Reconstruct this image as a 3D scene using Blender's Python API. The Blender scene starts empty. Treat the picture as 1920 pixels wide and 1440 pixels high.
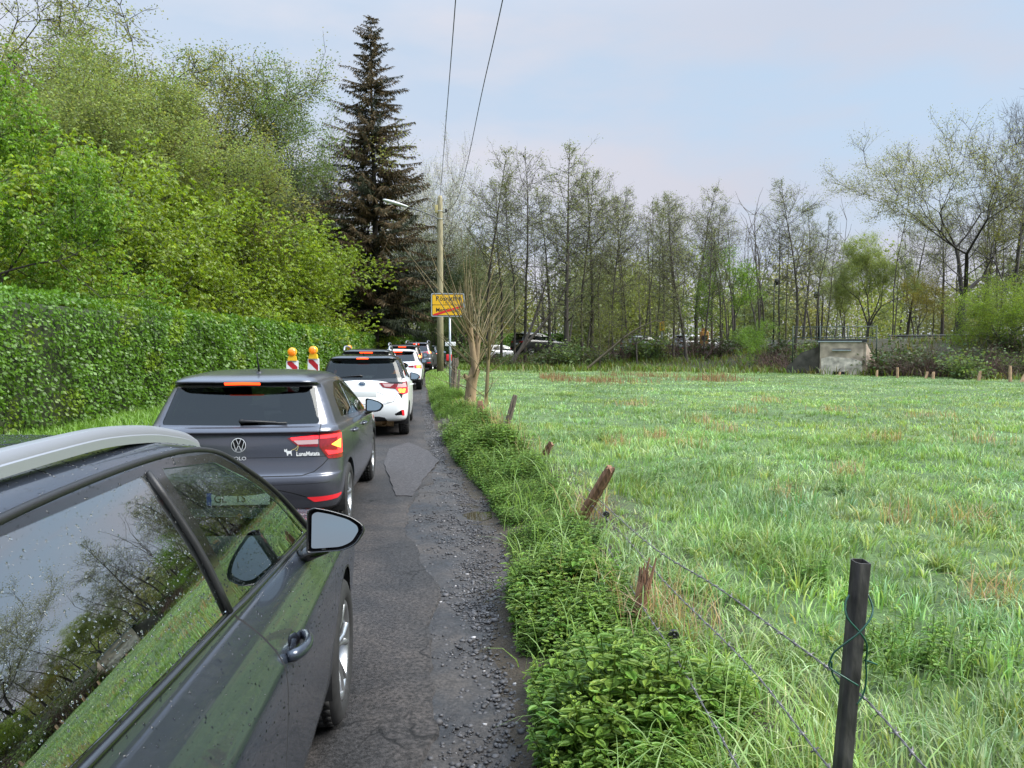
import bpy, bmesh, math, random
import numpy as np
from mathutils import Vector, Matrix
from mathutils.bvhtree import BVHTree
from mathutils.noise import noise as pnoise

R = math.radians
rng = np.random.default_rng(7)
random.seed(7)
SC = bpy.context.scene
COL = SC.collection

# ---------------------------------------------------------------- camera
CAM_H = 1.75
cd = bpy.data.cameras.new('camera')
cd.sensor_width = 36.0
cd.lens = 36.0 * 1450 / 1920
cd.clip_start = 0.02
cd.clip_end = 4000
cam = bpy.data.objects.new('camera', cd)
COL.objects.link(cam)
cam.location = (0, 0, CAM_H)
cam.rotation_euler = (R(90 - 3.16), 0, R(-5.32))
SC.camera = cam

# ---------------------------------------------------------------- sky and light
ZENITH_BOOST = 3.6
SUN_EL, SUN_AZ = 50.0, 108.0          # degrees; azimuth measured from +Y towards +X
w = bpy.data.worlds.new('World')
SC.world = w
w.use_nodes = True
nt = w.node_tree
for n in list(nt.nodes):
    nt.nodes.remove(n)
def N(tree, kind, **kw):
    n = tree.nodes.new(kind)
    for k, v in kw.items():
        setattr(n, k, v)
    return n
wo = N(nt, 'ShaderNodeOutputWorld')
bg = N(nt, 'ShaderNodeBackground')
bg.inputs[1].default_value = 0.062
sky = N(nt, 'ShaderNodeTexSky', sky_type='NISHITA', sun_disc=False, sun_elevation=R(SUN_EL), sun_rotation=R(SUN_AZ))
sky.air_density = 1.0
sky.dust_density = 2.0
tc = N(nt, 'ShaderNodeTexCoord')
mp = N(nt, 'ShaderNodeMapping')
mp.inputs['Scale'].default_value = (1.0, 1.0, 3.2)
mp.inputs['Location'].default_value = (0.35, 0.2, 0.1)
nz = N(nt, 'ShaderNodeTexNoise')
nz.inputs['Scale'].default_value = 2.6
nz.inputs['Detail'].default_value = 6
nz.inputs['Roughness'].default_value = 0.52
nz2 = N(nt, 'ShaderNodeTexNoise')
nz2.inputs['Scale'].default_value = 1.1
nz2.inputs['Detail'].default_value = 4
sep = N(nt, 'ShaderNodeSeparateXYZ')
ramp = N(nt, 'ShaderNodeValToRGB')
ramp.color_ramp.elements[0].position = 0.40
ramp.color_ramp.elements[1].position = 0.62
# cloud colour goes from lavender grey (low) to near white (towards the glow on the left)
cl = N(nt, 'ShaderNodeMix', data_type='RGBA')
cl.inputs[6].default_value = (5.5, 5.6, 6.4, 1)
cl.inputs[7].default_value = (7.7, 7.8, 8.4, 1)
base = N(nt, 'ShaderNodeMix', data_type='RGBA')
base.inputs[0].default_value = 0.80
base.inputs[7].default_value = (5.2, 6.5, 8.1, 1)
mixs = N(nt, 'ShaderNodeMix', data_type='RGBA')
ov = N(nt, 'ShaderNodeMath', operation='MULTIPLY_ADD')
ov.inputs[1].default_value = -2.1
ov.inputs[2].default_value = 0.72
add = N(nt, 'ShaderNodeMath', operation='ADD', use_clamp=True)
addx = N(nt, 'ShaderNodeMath', operation='MULTIPLY_ADD', use_clamp=True)
addx.inputs[1].default_value = -0.75
addx.inputs[2].default_value = 0.30
L = nt.links.new
L(tc.outputs['Generated'], mp.inputs[0]); L(mp.outputs[0], nz.inputs['Vector']); L(mp.outputs[0], nz2.inputs['Vector'])
L(tc.outputs['Generated'], sep.inputs[0])
L(nz.outputs['Fac'], ramp.inputs[0])
L(sep.outputs['Z'], ov.inputs[0])
mulc = N(nt, 'ShaderNodeMath', operation='MULTIPLY')
mulc.inputs[1].default_value = 0.8
L(ramp.outputs[0], mulc.inputs[0])
# more cloud towards the left, clearer blue towards the right
cx_ = N(nt, 'ShaderNodeMath', operation='MULTIPLY_ADD'); cx_.inputs[1].default_value = -0.55; cx_.inputs[2].default_value = 0.08
adx = N(nt, 'ShaderNodeMath', operation='ADD')
L(sep.outputs['X'], cx_.inputs[0]); L(ov.outputs[0], adx.inputs[0]); L(cx_.outputs[0], adx.inputs[1])
L(mulc.outputs[0], add.inputs[0]); L(adx.outputs[0], add.inputs[1])
L(sep.outputs['X'], addx.inputs[0])
L(addx.outputs[0], cl.inputs[0])
L(sky.outputs[0], base.inputs[6])
L(base.outputs[2], mixs.inputs[6]); L(cl.outputs[2], mixs.inputs[7]); L(add.outputs[0], mixs.inputs[0])
# an overcast sky is brighter overhead; boosted further, out of view, to light the ground
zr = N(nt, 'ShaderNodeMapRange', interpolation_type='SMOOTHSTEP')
zr.inputs[1].default_value = 0.36; zr.inputs[2].default_value = 0.85; zr.inputs[3].default_value = 1.0; zr.inputs[4].default_value = ZENITH_BOOST
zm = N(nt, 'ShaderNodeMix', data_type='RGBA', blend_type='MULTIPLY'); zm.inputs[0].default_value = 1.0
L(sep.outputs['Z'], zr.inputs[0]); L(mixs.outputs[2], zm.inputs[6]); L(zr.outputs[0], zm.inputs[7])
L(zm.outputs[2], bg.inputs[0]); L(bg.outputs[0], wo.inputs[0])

sl = bpy.data.lights.new('sun', 'SUN')
sl.energy = 3.4
sl.angle = R(45)
sl.color = (1.0, 0.95, 0.87)
sun = bpy.data.objects.new('sun', sl)
COL.objects.link(sun)
_sd = Vector((math.sin(R(SUN_AZ)) * math.cos(R(SUN_EL)), math.cos(R(SUN_AZ)) * math.cos(R(SUN_EL)), math.sin(R(SUN_EL))))
sun.rotation_euler = (-_sd).to_track_quat('-Z', 'Y').to_euler()
sun.location = _sd * 60

SC.view_settings.view_transform = 'Standard'
SC.view_settings.look = 'None'
SC.view_settings.exposure = 0.95
SC.view_settings.gamma = 1.0
SC.view_settings.use_curve_mapping = False
SC.cycles.max_bounces = 7
SC.cycles.diffuse_bounces = 3
SC.cycles.glossy_bounces = 3
SC.cycles.transmission_bounces = 4
SC.cycles.transparent_max_bounces = 12
SC.cycles.caustics_reflective = False
SC.cycles.caustics_refractive = False

# ---------------------------------------------------------------- measuring helpers
_cm = Matrix.Rotation(R(-5.32), 3, 'Z') @ Matrix.Rotation(R(90 - 3.16), 3, 'X')
def ray(px, py):
    return _cm @ Vector(((px - 960) / 1450.0, (720 - py) / 1450.0, -1.0))
def at(px, py, d):
    """world point seen at photo pixel (px,py), d metres ahead of the camera"""
    return Vector((0, 0, CAM_H)) + ray(px, py) * d
def gpt(px, py, z=0.0):
    r = ray(px, py)
    return Vector((0, 0, CAM_H)) + r * ((z - CAM_H) / r.z)

# ---------------------------------------------------------------- object helpers
def props(o, label=None, cat=None, group=None, kind=None):
    if label: o['label'] = label
    if cat: o['category'] = cat
    if group: o['group'] = group
    if kind: o['kind'] = kind
    return o
def thing(name, label, cat, loc=(0, 0, 0), rz=0.0, group=None):
    o = bpy.data.objects.new(name, None)
    o.empty_display_size = 0.2
    COL.objects.link(o)
    o.location = loc
    o.rotation_euler = (0, 0, rz)
    return props(o, label, cat, group)
def link(name, me, mats, parent=None):
    o = bpy.data.objects.new(name, me)
    COL.objects.link(o)
    for m in (mats if isinstance(mats, (list, tuple)) else [mats]):
        me.materials.append(m)
    if parent is not None:
        o.parent = parent
    return o
def obj(name, bm, mats, parent=None, smooth=True):
    me = bpy.data.meshes.new(name)
    bm.normal_update()
    bm.to_mesh(me)
    bm.free()
    if smooth:
        me.polygons.foreach_set('use_smooth', [True] * len(me.polygons))
        a = me.attributes.get('vn')
        if a is not None:                                   # keep the shading of the uncut surface
            vn = np.empty(len(me.vertices) * 3, np.float32); a.data.foreach_get('vector', vn)
            me.attributes.remove(a)
            me.normals_split_custom_set_from_vertices(vn.reshape(-1, 3).tolist())
    return link(name, me, mats, parent)
def npmesh(name, v, f, mats, parent=None, col=None, smooth=False, mi=None):
    """mesh object from numpy vertices and faces (n,3) or (n,4)"""
    me = bpy.data.meshes.new(name)
    v = np.asarray(v, np.float32)
    f = np.asarray(f, np.int32)
    k = f.shape[1]
    me.vertices.add(len(v)); me.vertices.foreach_set('co', v.ravel())
    me.loops.add(f.size); me.loops.foreach_set('vertex_index', f.ravel())
    me.polygons.add(len(f)); me.polygons.foreach_set('loop_start', np.arange(0, f.size, k, dtype=np.int32))
    if mi is not None: me.polygons.foreach_set('material_index', np.asarray(mi, np.int32))
    if smooth: me.polygons.foreach_set('use_smooth', np.ones(len(f), bool))
    me.update(calc_edges=True)
    if col is not None:
        a = me.color_attributes.new('tint', 'FLOAT_COLOR', 'POINT')
        c = np.ones((len(v), 4), np.float32); c[:, :3] = col
        a.data.foreach_set('color', c.ravel())
    return link(name, me, mats, parent)
def copy_tree(o, parent=None):
    c = o.copy()
    COL.objects.link(c)
    if parent is not None: c.parent = parent
    for ch in list(o.children):
        copy_tree(ch, c)
    return c

def bm_box(bm, c, s, rot=None, bevel=0.0, seg=2):
    M = Matrix.Translation(c)
    if rot is not None: M = M @ rot.to_4x4()
    g = bmesh.ops.create_cube(bm, size=1.0, matrix=M @ Matrix.Diagonal((s[0], s[1], s[2], 1)))
    if bevel:
        es = list({e for v in g['verts'] for e in v.link_edges})
        bmesh.ops.bevel(bm, geom=es, offset=bevel, segments=seg, affect='EDGES', profile=0.6)
def bm_tube(bm, pts, rad, n=8, cap=True, flat=1.0):
    pts = [Vector(p) for p in pts]
    if not isinstance(rad, (list, tuple)): rad = [rad] * len(pts)
    rings = []
    up = Vector((0.13, 0.21, 1)).normalized()
    t0 = (pts[1] - pts[0]).normalized()
    nrm = t0.cross(up)
    if nrm.length < 0.05: nrm = t0.cross(Vector((1, 0, 0)))
    nrm.normalize()
    for i, p in enumerate(pts):
        t = (pts[min(i + 1, len(pts) - 1)] - pts[max(i - 1, 0)])
        if t.length < 1e-9: t = t0.copy()
        t.normalize()
        nrm = (nrm - t * nrm.dot(t)).normalized()
        b = t.cross(nrm)
        rings.append([bm.verts.new(p + (nrm * math.cos(2 * math.pi * k / n) + b * flat * math.sin(2 * math.pi * k / n)) * rad[i]) for k in range(n)])
    for a, b in zip(rings[:-1], rings[1:]):
        for k in range(n):
            bm.faces.new((a[k], a[(k + 1) % n], b[(k + 1) % n], b[k]))
    if cap:
        bm.faces.new(rings[0][::-1]); bm.faces.new(rings[-1])
def bm_lathe(bm, prof, n=32, M=None, axis='X'):
    """prof: list of (radius, along)"""
    rings = []
    for r, a in prof:
        ring = []
        for k in range(n):
            t = 2 * math.pi * k / n
            p = Vector((a, r * math.cos(t), r * math.sin(t))) if axis == 'X' else Vector((r * math.cos(t), r * math.sin(t), a))
            ring.append(bm.verts.new(M @ p if M else p))
        rings.append(ring)
    for a, b in zip(rings[:-1], rings[1:]):
        for k in range(n):
            bm.faces.new((a[k], a[(k + 1) % n], b[(k + 1) % n], b[k]))
def bm_prism(bm, poly, z0, z1, M=None):
    """extrude a 2-D polygon (x,y) from z0 to z1"""
    f = lambda x, y, z: bm.verts.new(M @ Vector((x, y, z)) if M else Vector((x, y, z)))
    a = [f(x, y, z0) for x, y in poly]; b = [f(x, y, z1) for x, y in poly]
    n = len(poly)
    bm.faces.new(a[::-1]); bm.faces.new(b)
    for k in range(n):
        bm.faces.new((a[k], a[(k + 1) % n], b[(k + 1) % n], b[k]))
def text_bm(body, size, depth=0.002, bold=0.0, align='CENTER', font_x=1.0):
    cu = bpy.data.curves.new('t', 'FONT')
    cu.body = body; cu.size = size; cu.extrude = depth; cu.align_x = align; cu.align_y = 'CENTER'
    cu.offset = bold; cu.resolution_u = 3
    o = bpy.data.objects.new('t', cu)
    COL.objects.link(o)
    dg = bpy.context.evaluated_depsgraph_get()
    me = bpy.data.meshes.new_from_object(o.evaluated_get(dg))
    bm = bmesh.new(); bm.from_mesh(me)
    bpy.data.objects.remove(o); bpy.data.curves.remove(cu); bpy.data.meshes.remove(me)
    if font_x != 1.0: bmesh.ops.scale(bm, vec=(font_x, 1, 1), verts=bm.verts)
    return bm
def xf(bm, M):
    bmesh.ops.transform(bm, matrix=M, verts=bm.verts)
    return bm

# ---------------------------------------------------------------- materials
def new_mat(name):
    m = bpy.data.materials.new(name)
    m.use_nodes = True
    t = m.node_tree
    for n in list(t.nodes): t.nodes.remove(n)
    out = N(t, 'ShaderNodeOutputMaterial')
    return m, t, out
def pbr(name, col, rough=0.5, metal=0.0, coat=0.0, var=0.0, scale=20.0, bump=0.0, bscale=60.0, emis=None, estr=0.0, spec=0.5, stretch=None, rvar=0.0, coatr=0.03):
    m, t, out = new_mat(name)
    p = N(t, 'ShaderNodeBsdfPrincipled')
    p.inputs['Base Color'].default_value = (*col, 1)
    p.inputs['Roughness'].default_value = rough
    p.inputs['Metallic'].default_value = metal
    p.inputs['Coat Weight'].default_value = coat
    p.inputs['Coat Roughness'].default_value = coatr
    p.inputs['Specular IOR Level'].default_value = spec
    if emis:
        p.inputs['Emission Color'].default_value = (*emis, 1)
        p.inputs['Emission Strength'].default_value = estr
    t.links.new(p.outputs[0], out.inputs[0])
    if var or bump or rvar:
        c = N(t, 'ShaderNodeTexCoord')
        mpn = N(t, 'ShaderNodeMapping')
        if stretch: mpn.inputs['Scale'].default_value = stretch
        t.links.new(c.outputs['Object'], mpn.inputs[0])
        n1 = N(t, 'ShaderNodeTexNoise'); n1.inputs['Scale'].default_value = scale; n1.inputs['Detail'].default_value = 5
        t.links.new(mpn.outputs[0], n1.inputs['Vector'])
        if var:
            mx = N(t, 'ShaderNodeMix', data_type='RGBA')
            rp = N(t, 'ShaderNodeValToRGB')
            rp.color_ramp.elements[0].position = 0.3; rp.color_ramp.elements[1].position = 0.7
            mx.inputs[6].default_value = tuple(max(0, x * (1 - var)) for x in col) + (1,)
            mx.inputs[7].default_value = tuple(min(1, x * (1 + var)) for x in col) + (1,)
            t.links.new(n1.outputs[0], rp.inputs[0]); t.links.new(rp.outputs[0], mx.inputs[0])
            t.links.new(mx.outputs[2], p.inputs['Base Color'])
        if rvar:
            mr = N(t, 'ShaderNodeMapRange'); mr.inputs[3].default_value = rough - rvar; mr.inputs[4].default_value = rough + rvar
            t.links.new(n1.outputs[0], mr.inputs[0]); t.links.new(mr.outputs[0], p.inputs['Roughness'])
        if bump:
            n2 = N(t, 'ShaderNodeTexNoise'); n2.inputs['Scale'].default_value = bscale; n2.inputs['Detail'].default_value = 4
            t.links.new(mpn.outputs[0], n2.inputs['Vector'])
            b = N(t, 'ShaderNodeBump'); b.inputs['Strength'].default_value = bump; b.inputs['Distance'].default_value = 0.01
            t.links.new(n2.outputs[0], b.inputs['Height']); t.links.new(b.outputs[0], p.inputs['Normal'])
    return m
def glass_mat(name, tint, f0=0.06, rough=0.0):
    """thin car glass: tinted see-through plus a sharp reflection"""
    m, t, out = new_mat(name)
    tr = N(t, 'ShaderNodeBsdfTransparent'); tr.inputs[0].default_value = (*tint, 1)
    gl = N(t, 'ShaderNodeBsdfGlossy'); gl.inputs['Roughness'].default_value = rough
    gl.inputs[0].default_value = (0.93, 0.97, 0.98, 1)
    lw = N(t, 'ShaderNodeLayerWeight'); lw.inputs[0].default_value = 0.5
    pw = N(t, 'ShaderNodeMath', operation='POWER'); pw.inputs[1].default_value = 4.0
    ma = N(t, 'ShaderNodeMath', operation='MULTIPLY_ADD', use_clamp=True); ma.inputs[1].default_value = 1 - f0; ma.inputs[2].default_value = f0
    mx = N(t, 'ShaderNodeMixShader')
    t.links.new(lw.outputs['Facing'], pw.inputs[0]); t.links.new(pw.outputs[0], ma.inputs[0]); t.links.new(ma.outputs[0], mx.inputs[0])
    t.links.new(tr.outputs[0], mx.inputs[1]); t.links.new(gl.outputs[0], mx.inputs[2]); t.links.new(mx.outputs[0], out.inputs[0])
    return m
def leaf_mat(name, col, trans=0.45, rough=0.5, spec=0.3, tint=True, tcol=None):
    """foliage: base colour times the per-leaf tint, half reflecting, half letting light through"""
    m, t, out = new_mat(name)
    p = N(t, 'ShaderNodeBsdfPrincipled'); p.inputs['Roughness'].default_value = rough; p.inputs['Specular IOR Level'].default_value = spec
    tl = N(t, 'ShaderNodeBsdfTranslucent')
    mx = N(t, 'ShaderNodeMixShader'); mx.inputs[0].default_value = trans
    p.inputs['Base Color'].default_value = (*col, 1)
    tc_ = tcol or (min(1, col[0] * 1.35), min(1, col[1] * 1.3), col[2] * 0.75)
    tl.inputs[0].default_value = (*tc_, 1)
    if tint:
        a = N(t, 'ShaderNodeVertexColor', layer_name='tint')
        for c, n, s in ((col, p, 'Base Color'), (tc_, tl, 0)):
            mm = N(t, 'ShaderNodeMix', data_type='RGBA', blend_type='MULTIPLY'); mm.inputs[0].default_value = 1.0
            mm.inputs[7].default_value = (*c, 1)
            t.links.new(a.outputs[0], mm.inputs[6]); t.links.new(mm.outputs[2], n.inputs[s])
    t.links.new(p.outputs[0], mx.inputs[1]); t.links.new(tl.outputs[0], mx.inputs[2]); t.links.new(mx.outputs[0], out.inputs[0])
    return m
# ================================================================ ground, road, meadow
def interp(xs, ys):
    xs = np.array(xs, float); ys = np.array(ys, float)
    return lambda v: np.interp(v, xs, ys)
# right edge of the carriageway (where the nettles start), as a function of y
XR = interp([-40, 2, 5, 7, 8.6, 10, 12, 21, 32, 42, 50, 58, 66, 76, 90], [.40, .40, .47, .60, .52, .34, .14, -.22, -.55, -.78, -.3, 1.4, 4.6, 10, 19])
# right edge of the sound asphalt
XA = interp([-40, 3, 4.5, 5.6, 6.4, 7.2, 9.3, 9.6, 11, 13, 21, 32, 42, 50, 58, 66, 76, 90], [-.10, -.08, -.05, -.02, -.22, -.34, -.27, -.10, -.16, -.22, -.52, -.80, -.98, -.5, 1.2, 4.4, 9.8, 18.8])
XL = interp([-40, 2, 20, 42, 50, 58, 66, 76, 90], [-5.6, -5.6, -5.4, -5.4, -4.8, -3.3, -.4, 4.6, 13])
XF = interp([-40, 2, 3, 4.5, 7.3, 11, 14.4, 20, 28, 42, 60], [1.5, 1.45, 1.32, 1.16, 1.30, 1.34, 1.18, .80, .45, .0, .2])      # fence line
YE = interp([-30, -2, 2.3, 8, 17.4, 20.3, 25, 40, 80], [44, 44, 43.7, 41.8, 38.6, 36, 31.6, 19, -10])                             # far edge of the meadow
CREST = interp([-10, 0, 8, 18, 24, 60], [.4, .5, .5, .62, 1.7, 1.85])

def vnoise(x, y, s, seed=0):
    """smooth value noise on numpy arrays, -1..1"""
    r = np.random.default_rng(seed).uniform(-1, 1, (64, 64))
    u, v = np.asarray(x) * s, np.asarray(y) * s
    iu, iv = np.floor(u).astype(int), np.floor(v).astype(int)
    fu, fv = u - iu, v - iv
    fu = fu * fu * (3 - 2 * fu); fv = fv * fv * (3 - 2 * fv)
    g = lambda a, b: r[a % 64, b % 64]
    return (g(iu, iv) * (1 - fu) + g(iu + 1, iv) * fu) * (1 - fv) + (g(iu, iv + 1) * (1 - fu) + g(iu + 1, iv + 1) * fu) * fv
def sstep(a, b, x):
    t = np.clip((x - a) / (b - a), 0, 1)
    return t * t * (3 - 2 * t)
def GZ(x, y):
    x = np.asarray(x, float); y = np.asarray(y, float)
    e = x - XR(y)
    z = np.where(e > 0, .07 * sstep(0, .35, e) + .05 * sstep(.3, .9, e) * (1 - sstep(1.2, 2.4, e)), 0.0)
    mead = sstep(.6, 1.6, e)
    z = z + mead * (.03 * vnoise(x, y, .35, 3) + .02 * vnoise(x, y, 1.1, 4))
    # bank carrying the other road
    be = (y - YE(x)) * .80
    z = z + (CREST(x) + .05) * sstep(3.0, 8.6, be) * sstep(1.0, 5.0, e) + .10 * np.clip(be, 0, 4) / 4 * vnoise(x, y, .8, 5) * mead
    # left verge and the slope behind the hedge
    l = XL(y) - x
    z = np.where(l > 0, .08 * sstep(0, .5, l) + .02 * vnoise(x, y, 1.0, 6), z)
    z = z + 3.5 * sstep(8, 40, l)
    z = np.where((e <= 0.0) & (l <= 0), -.03, z)
    return z

# one ground sheet out to the horizon, fine near the camera
def axis_coords(lo, hi, fine_lo, fine_hi, step, grow=1.13):
    a = list(np.arange(fine_lo, fine_hi + 1e-6, step))
    s = step
    while a[-1] < hi: s *= grow; a.append(a[-1] + s)
    s = step
    while a[0] > lo: s *= grow; a.insert(0, a[0] - s)
    return np.array(a)
gx = axis_coords(-900, 900, -9, 14, .25); gy = axis_coords(-900, 1500, -2, 52, .3)
X, Y = np.meshgrid(gx, gy)
V = np.stack([X.ravel(), Y.ravel(), GZ(X, Y).ravel()], 1)
nx, ny = len(gx), len(gy)
i = np.arange(nx * ny).reshape(ny, nx)
F = np.stack([i[:-1, :-1].ravel(), i[:-1, 1:].ravel(), i[1:, 1:].ravel(), i[1:, :-1].ravel()], 1)
def ground_mat():
    m, t, out = new_mat('ground_soil_and_turf')
    p = N(t, 'ShaderNodeBsdfPrincipled'); p.inputs['Roughness'].default_value = .85
    c = N(t, 'ShaderNodeTexCoord')
    def noise(s, d=5):
        n = N(t, 'ShaderNodeTexNoise'); n.inputs['Scale'].default_value = s; n.inputs['Detail'].default_value = d
        t.links.new(c.outputs['Object'], n.inputs['Vector']); return n
    a, b, e = noise(.35), noise(6.0), noise(40.0)
    m1 = N(t, 'ShaderNodeMix', data_type='RGBA'); m1.inputs[6].default_value = (.065, .120, .032, 1); m1.inputs[7].default_value = (.100, .165, .052, 1)
    r = N(t, 'ShaderNodeValToRGB'); r.color_ramp.elements[0].position = .35; r.color_ramp.elements[1].position = .65
    t.links.new(a.outputs[0], r.inputs[0]); t.links.new(r.outputs[0], m1.inputs[0])
    m2 = N(t, 'ShaderNodeMix', data_type='RGBA', blend_type='MULTIPLY'); m2.inputs[0].default_value = .8
    r2 = N(t, 'ShaderNodeValToRGB'); r2.color_ramp.elements[0].position = .3; r2.color_ramp.elements[0].color = (.35, .35, .3, 1); r2.color_ramp.elements[1].position = .7; r2.color_ramp.elements[1].color = (1.1, 1.1, 1, 1)
    t.links.new(b.outputs[0], r2.inputs[0]); t.links.new(m1.outputs[2], m2.inputs[6]); t.links.new(r2.outputs[0], m2.inputs[7])
    # brown soil and litter on the bank, by the vertex mask
    v = N(t, 'ShaderNodeVertexColor', layer_name='tint')
    sp = N(t, 'ShaderNodeSeparateColor'); t.links.new(v.outputs[0], sp.inputs[0])
    m3 = N(t, 'ShaderNodeMix', data_type='RGBA'); m3.inputs[7].default_value = (.038, .027, .016, 1)
    t.links.new(sp.outputs[0], m3.inputs[0]); t.links.new(m2.outputs[2], m3.inputs[6]); t.links.new(m3.outputs[2], p.inputs['Base Color'])
    bp = N(t, 'ShaderNodeBump'); bp.inputs['Strength'].default_value = .7; bp.inputs['Distance'].default_value = .05
    t.links.new(e.outputs[0], bp.inputs['Height']); t.links.new(bp.outputs[0], p.inputs['Normal'])
    t.links.new(p.outputs[0], out.inputs[0]); return m
bx, by = V[:, 0], V[:, 1]
soil = np.clip(sstep(1.0, 5.0, (by - YE(bx))) * .85 + 1.0 * (1 - sstep(.5, 1.4, np.abs(bx - XR(by) - .35))) , 0, 1) * (bx > XR(by) - .8) * (by < 75)
GROUND = npmesh('ground', V, F, ground_mat(), None, np.stack([soil, soil, soil], 1), smooth=True)
props(GROUND, kind='structure')

# ---- asphalt
def asphalt_mat():
    m, t, out = new_mat('worn_wet_asphalt')
    p = N(t, 'ShaderNodeBsdfPrincipled')
    c = N(t, 'ShaderNodeTexCoord')
    def noise(s, d=5, dist=0.0, rough=.5):
        n = N(t, 'ShaderNodeTexNoise'); n.inputs['Scale'].default_value = s; n.inputs['Detail'].default_value = d; n.inputs['Distortion'].default_value = dist; n.inputs['Roughness'].default_value = rough
        t.links.new(c.outputs['Object'], n.inputs['Vector']); return n
    big, mid, fine, grit = noise(.9, 4, .6), noise(7, 8, 0, .62), noise(46, 4, 0, .75), noise(150, 3, 0, .7)
    def ramp_(src, p0, c0, p1, c1):
        r = N(t, 'ShaderNodeValToRGB'); r.color_ramp.elements[0].position = p0; r.color_ramp.elements[0].color = (*c0, 1); r.color_ramp.elements[1].position = p1; r.color_ramp.elements[1].color = (*c1, 1)
        t.links.new(src, r.inputs[0]); return r
    a = ramp_(big.outputs[0], .40, (.020, .020, .021), .60, (.038, .034, .032))
    b = ramp_(mid.outputs[0], .3, (.72, .72, .74), .72, (1.2, 1.17, 1.15))
    g = ramp_(fine.outputs[0], .38, (.22, .22, .22), .64, (2.3, 2.25, 2.2))
    mm = N(t, 'ShaderNodeMix', data_type='RGBA', blend_type='MULTIPLY'); mm.inputs[0].default_value = 1
    m2 = N(t, 'ShaderNodeMix', data_type='RGBA', blend_type='MULTIPLY'); m2.inputs[0].default_value = .85
    t.links.new(a.outputs[0], mm.inputs[6]); t.links.new(b.outputs[0], mm.inputs[7]); t.links.new(mm.outputs[2], m2.inputs[6]); t.links.new(g.outputs[0], m2.inputs[7])
    # hairline cracks: cell borders of a warped pattern, only where the surface is worn
    wrp = noise(2.2, 4)
    ad = N(t, 'ShaderNodeMix', data_type='RGBA', blend_type='ADD'); ad.inputs[0].default_value = .55
    t.links.new(c.outputs['Object'], ad.inputs[6]); t.links.new(wrp.outputs['Color'], ad.inputs[7])
    vo = N(t, 'ShaderNodeTexVoronoi', feature='DISTANCE_TO_EDGE'); vo.inputs['Scale'].default_value = 1.25
    t.links.new(ad.outputs[2], vo.inputs['Vector'])
    ck = ramp_(vo.outputs['Distance'], .004, (.12, .12, .12), .014, (1, 1, 1))
    msk = ramp_(noise(1.1, 3).outputs[0], .50, (0, 0, 0), .58, (1, 1, 1))
    m3 = N(t, 'ShaderNodeMix', data_type='RGBA', blend_type='MULTIPLY')
    t.links.new(msk.outputs[0], m3.inputs[0]); t.links.new(m2.outputs[2], m3.inputs[6]); t.links.new(ck.outputs[0], m3.inputs[7])
    t.links.new(m3.outputs[2], p.inputs['Base Color'])
    rg = N(t, 'ShaderNodeMapRange'); p.inputs['Specular IOR Level'].default_value = .35; rg.inputs[3].default_value = .52; rg.inputs[4].default_value = .88
    t.links.new(mid.outputs[0], rg.inputs[0]); t.links.new(rg.outputs[0], p.inputs['Roughness'])
    bp = N(t, 'ShaderNodeBump'); bp.inputs['Strength'].default_value = 1.0; bp.inputs['Distance'].default_value = .009
    t.links.new(grit.outputs[0], bp.inputs['Height']); t.links.new(bp.outputs[0], p.inputs['Normal'])
    t.links.new(p.outputs[0], out.inputs[0]); return m
ys = np.concatenate([np.arange(-30, 1, 1.0), np.arange(1, 14, .06), np.arange(14, 90, .5)])
edge = XA(ys) + .045 * vnoise(ys, ys * 0, 1.7, 11) + .02 * vnoise(ys, ys * 0, 7, 12) + .012 * vnoise(ys, ys * 0, 19, 13)
cols = np.linspace(0, 1, 24)
lx = XL(ys) - .02
GX = lx[:, None] + (edge - lx)[:, None] * cols[None, :]
GYY = np.repeat(ys[:, None], 24, 1)
GZZ = np.full_like(GX, .004) + .006 * vnoise(GX, GYY, .8, 14) - .002
V = np.stack([GX.ravel(), GYY.ravel(), GZZ.ravel()], 1)
# a crumbled vertical lip along the right edge
n0 = len(V); lip = np.stack([edge + .012, ys, np.full_like(ys, -.03)], 1)
V = np.concatenate([V, lip])
i = np.arange(n0).reshape(len(ys), 24)
F = np.stack([i[:-1, :-1].ravel(), i[:-1, 1:].ravel(), i[1:, 1:].ravel(), i[1:, :-1].ravel()], 1)
k = n0 + np.arange(len(ys))
F = np.concatenate([F, np.stack([i[:-1, -1], k[:-1], k[1:], i[1:, -1]], 1)])
props(npmesh('road', V, F, asphalt_mat(), smooth=True), kind='structure')

# ---- worn patch of older asphalt
M_PATCH = pbr('older_asphalt', (.038, .034, .035), .75, var=.7, scale=40, bump=.6, bscale=220)
def flat_patch(name, pts, z, mat, th=.012):
    c = sum((Vector((x, y, 0)) for x, y in pts), Vector()) / len(pts)
    out = []
    for j in range(len(pts)):
        a, b = Vector(pts[j]), Vector(pts[(j + 1) % len(pts)])
        for q in range(5):
            p = a.lerp(b, q / 5); out.append((p.x + random.uniform(-.012, .012), p.y + random.uniform(-.02, .02)))
    bm = bmesh.new(); bm_prism(bm, out, z - th, z)
    return props(obj(name, bm, mat, None, smooth=False), kind='structure')
flat_patch('asphalt_patch', [(-.50, 8.75), (-.31, 8.7), (-.25, 9.4), (-.20, 9.9), (-.10, 10.6), (-.03, 11.3), (-.20, 12.3), (-.55, 13.4), (-.82, 12.6), (-.80, 11.0), (-.62, 9.7)], .013, M_PATCH)

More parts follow.
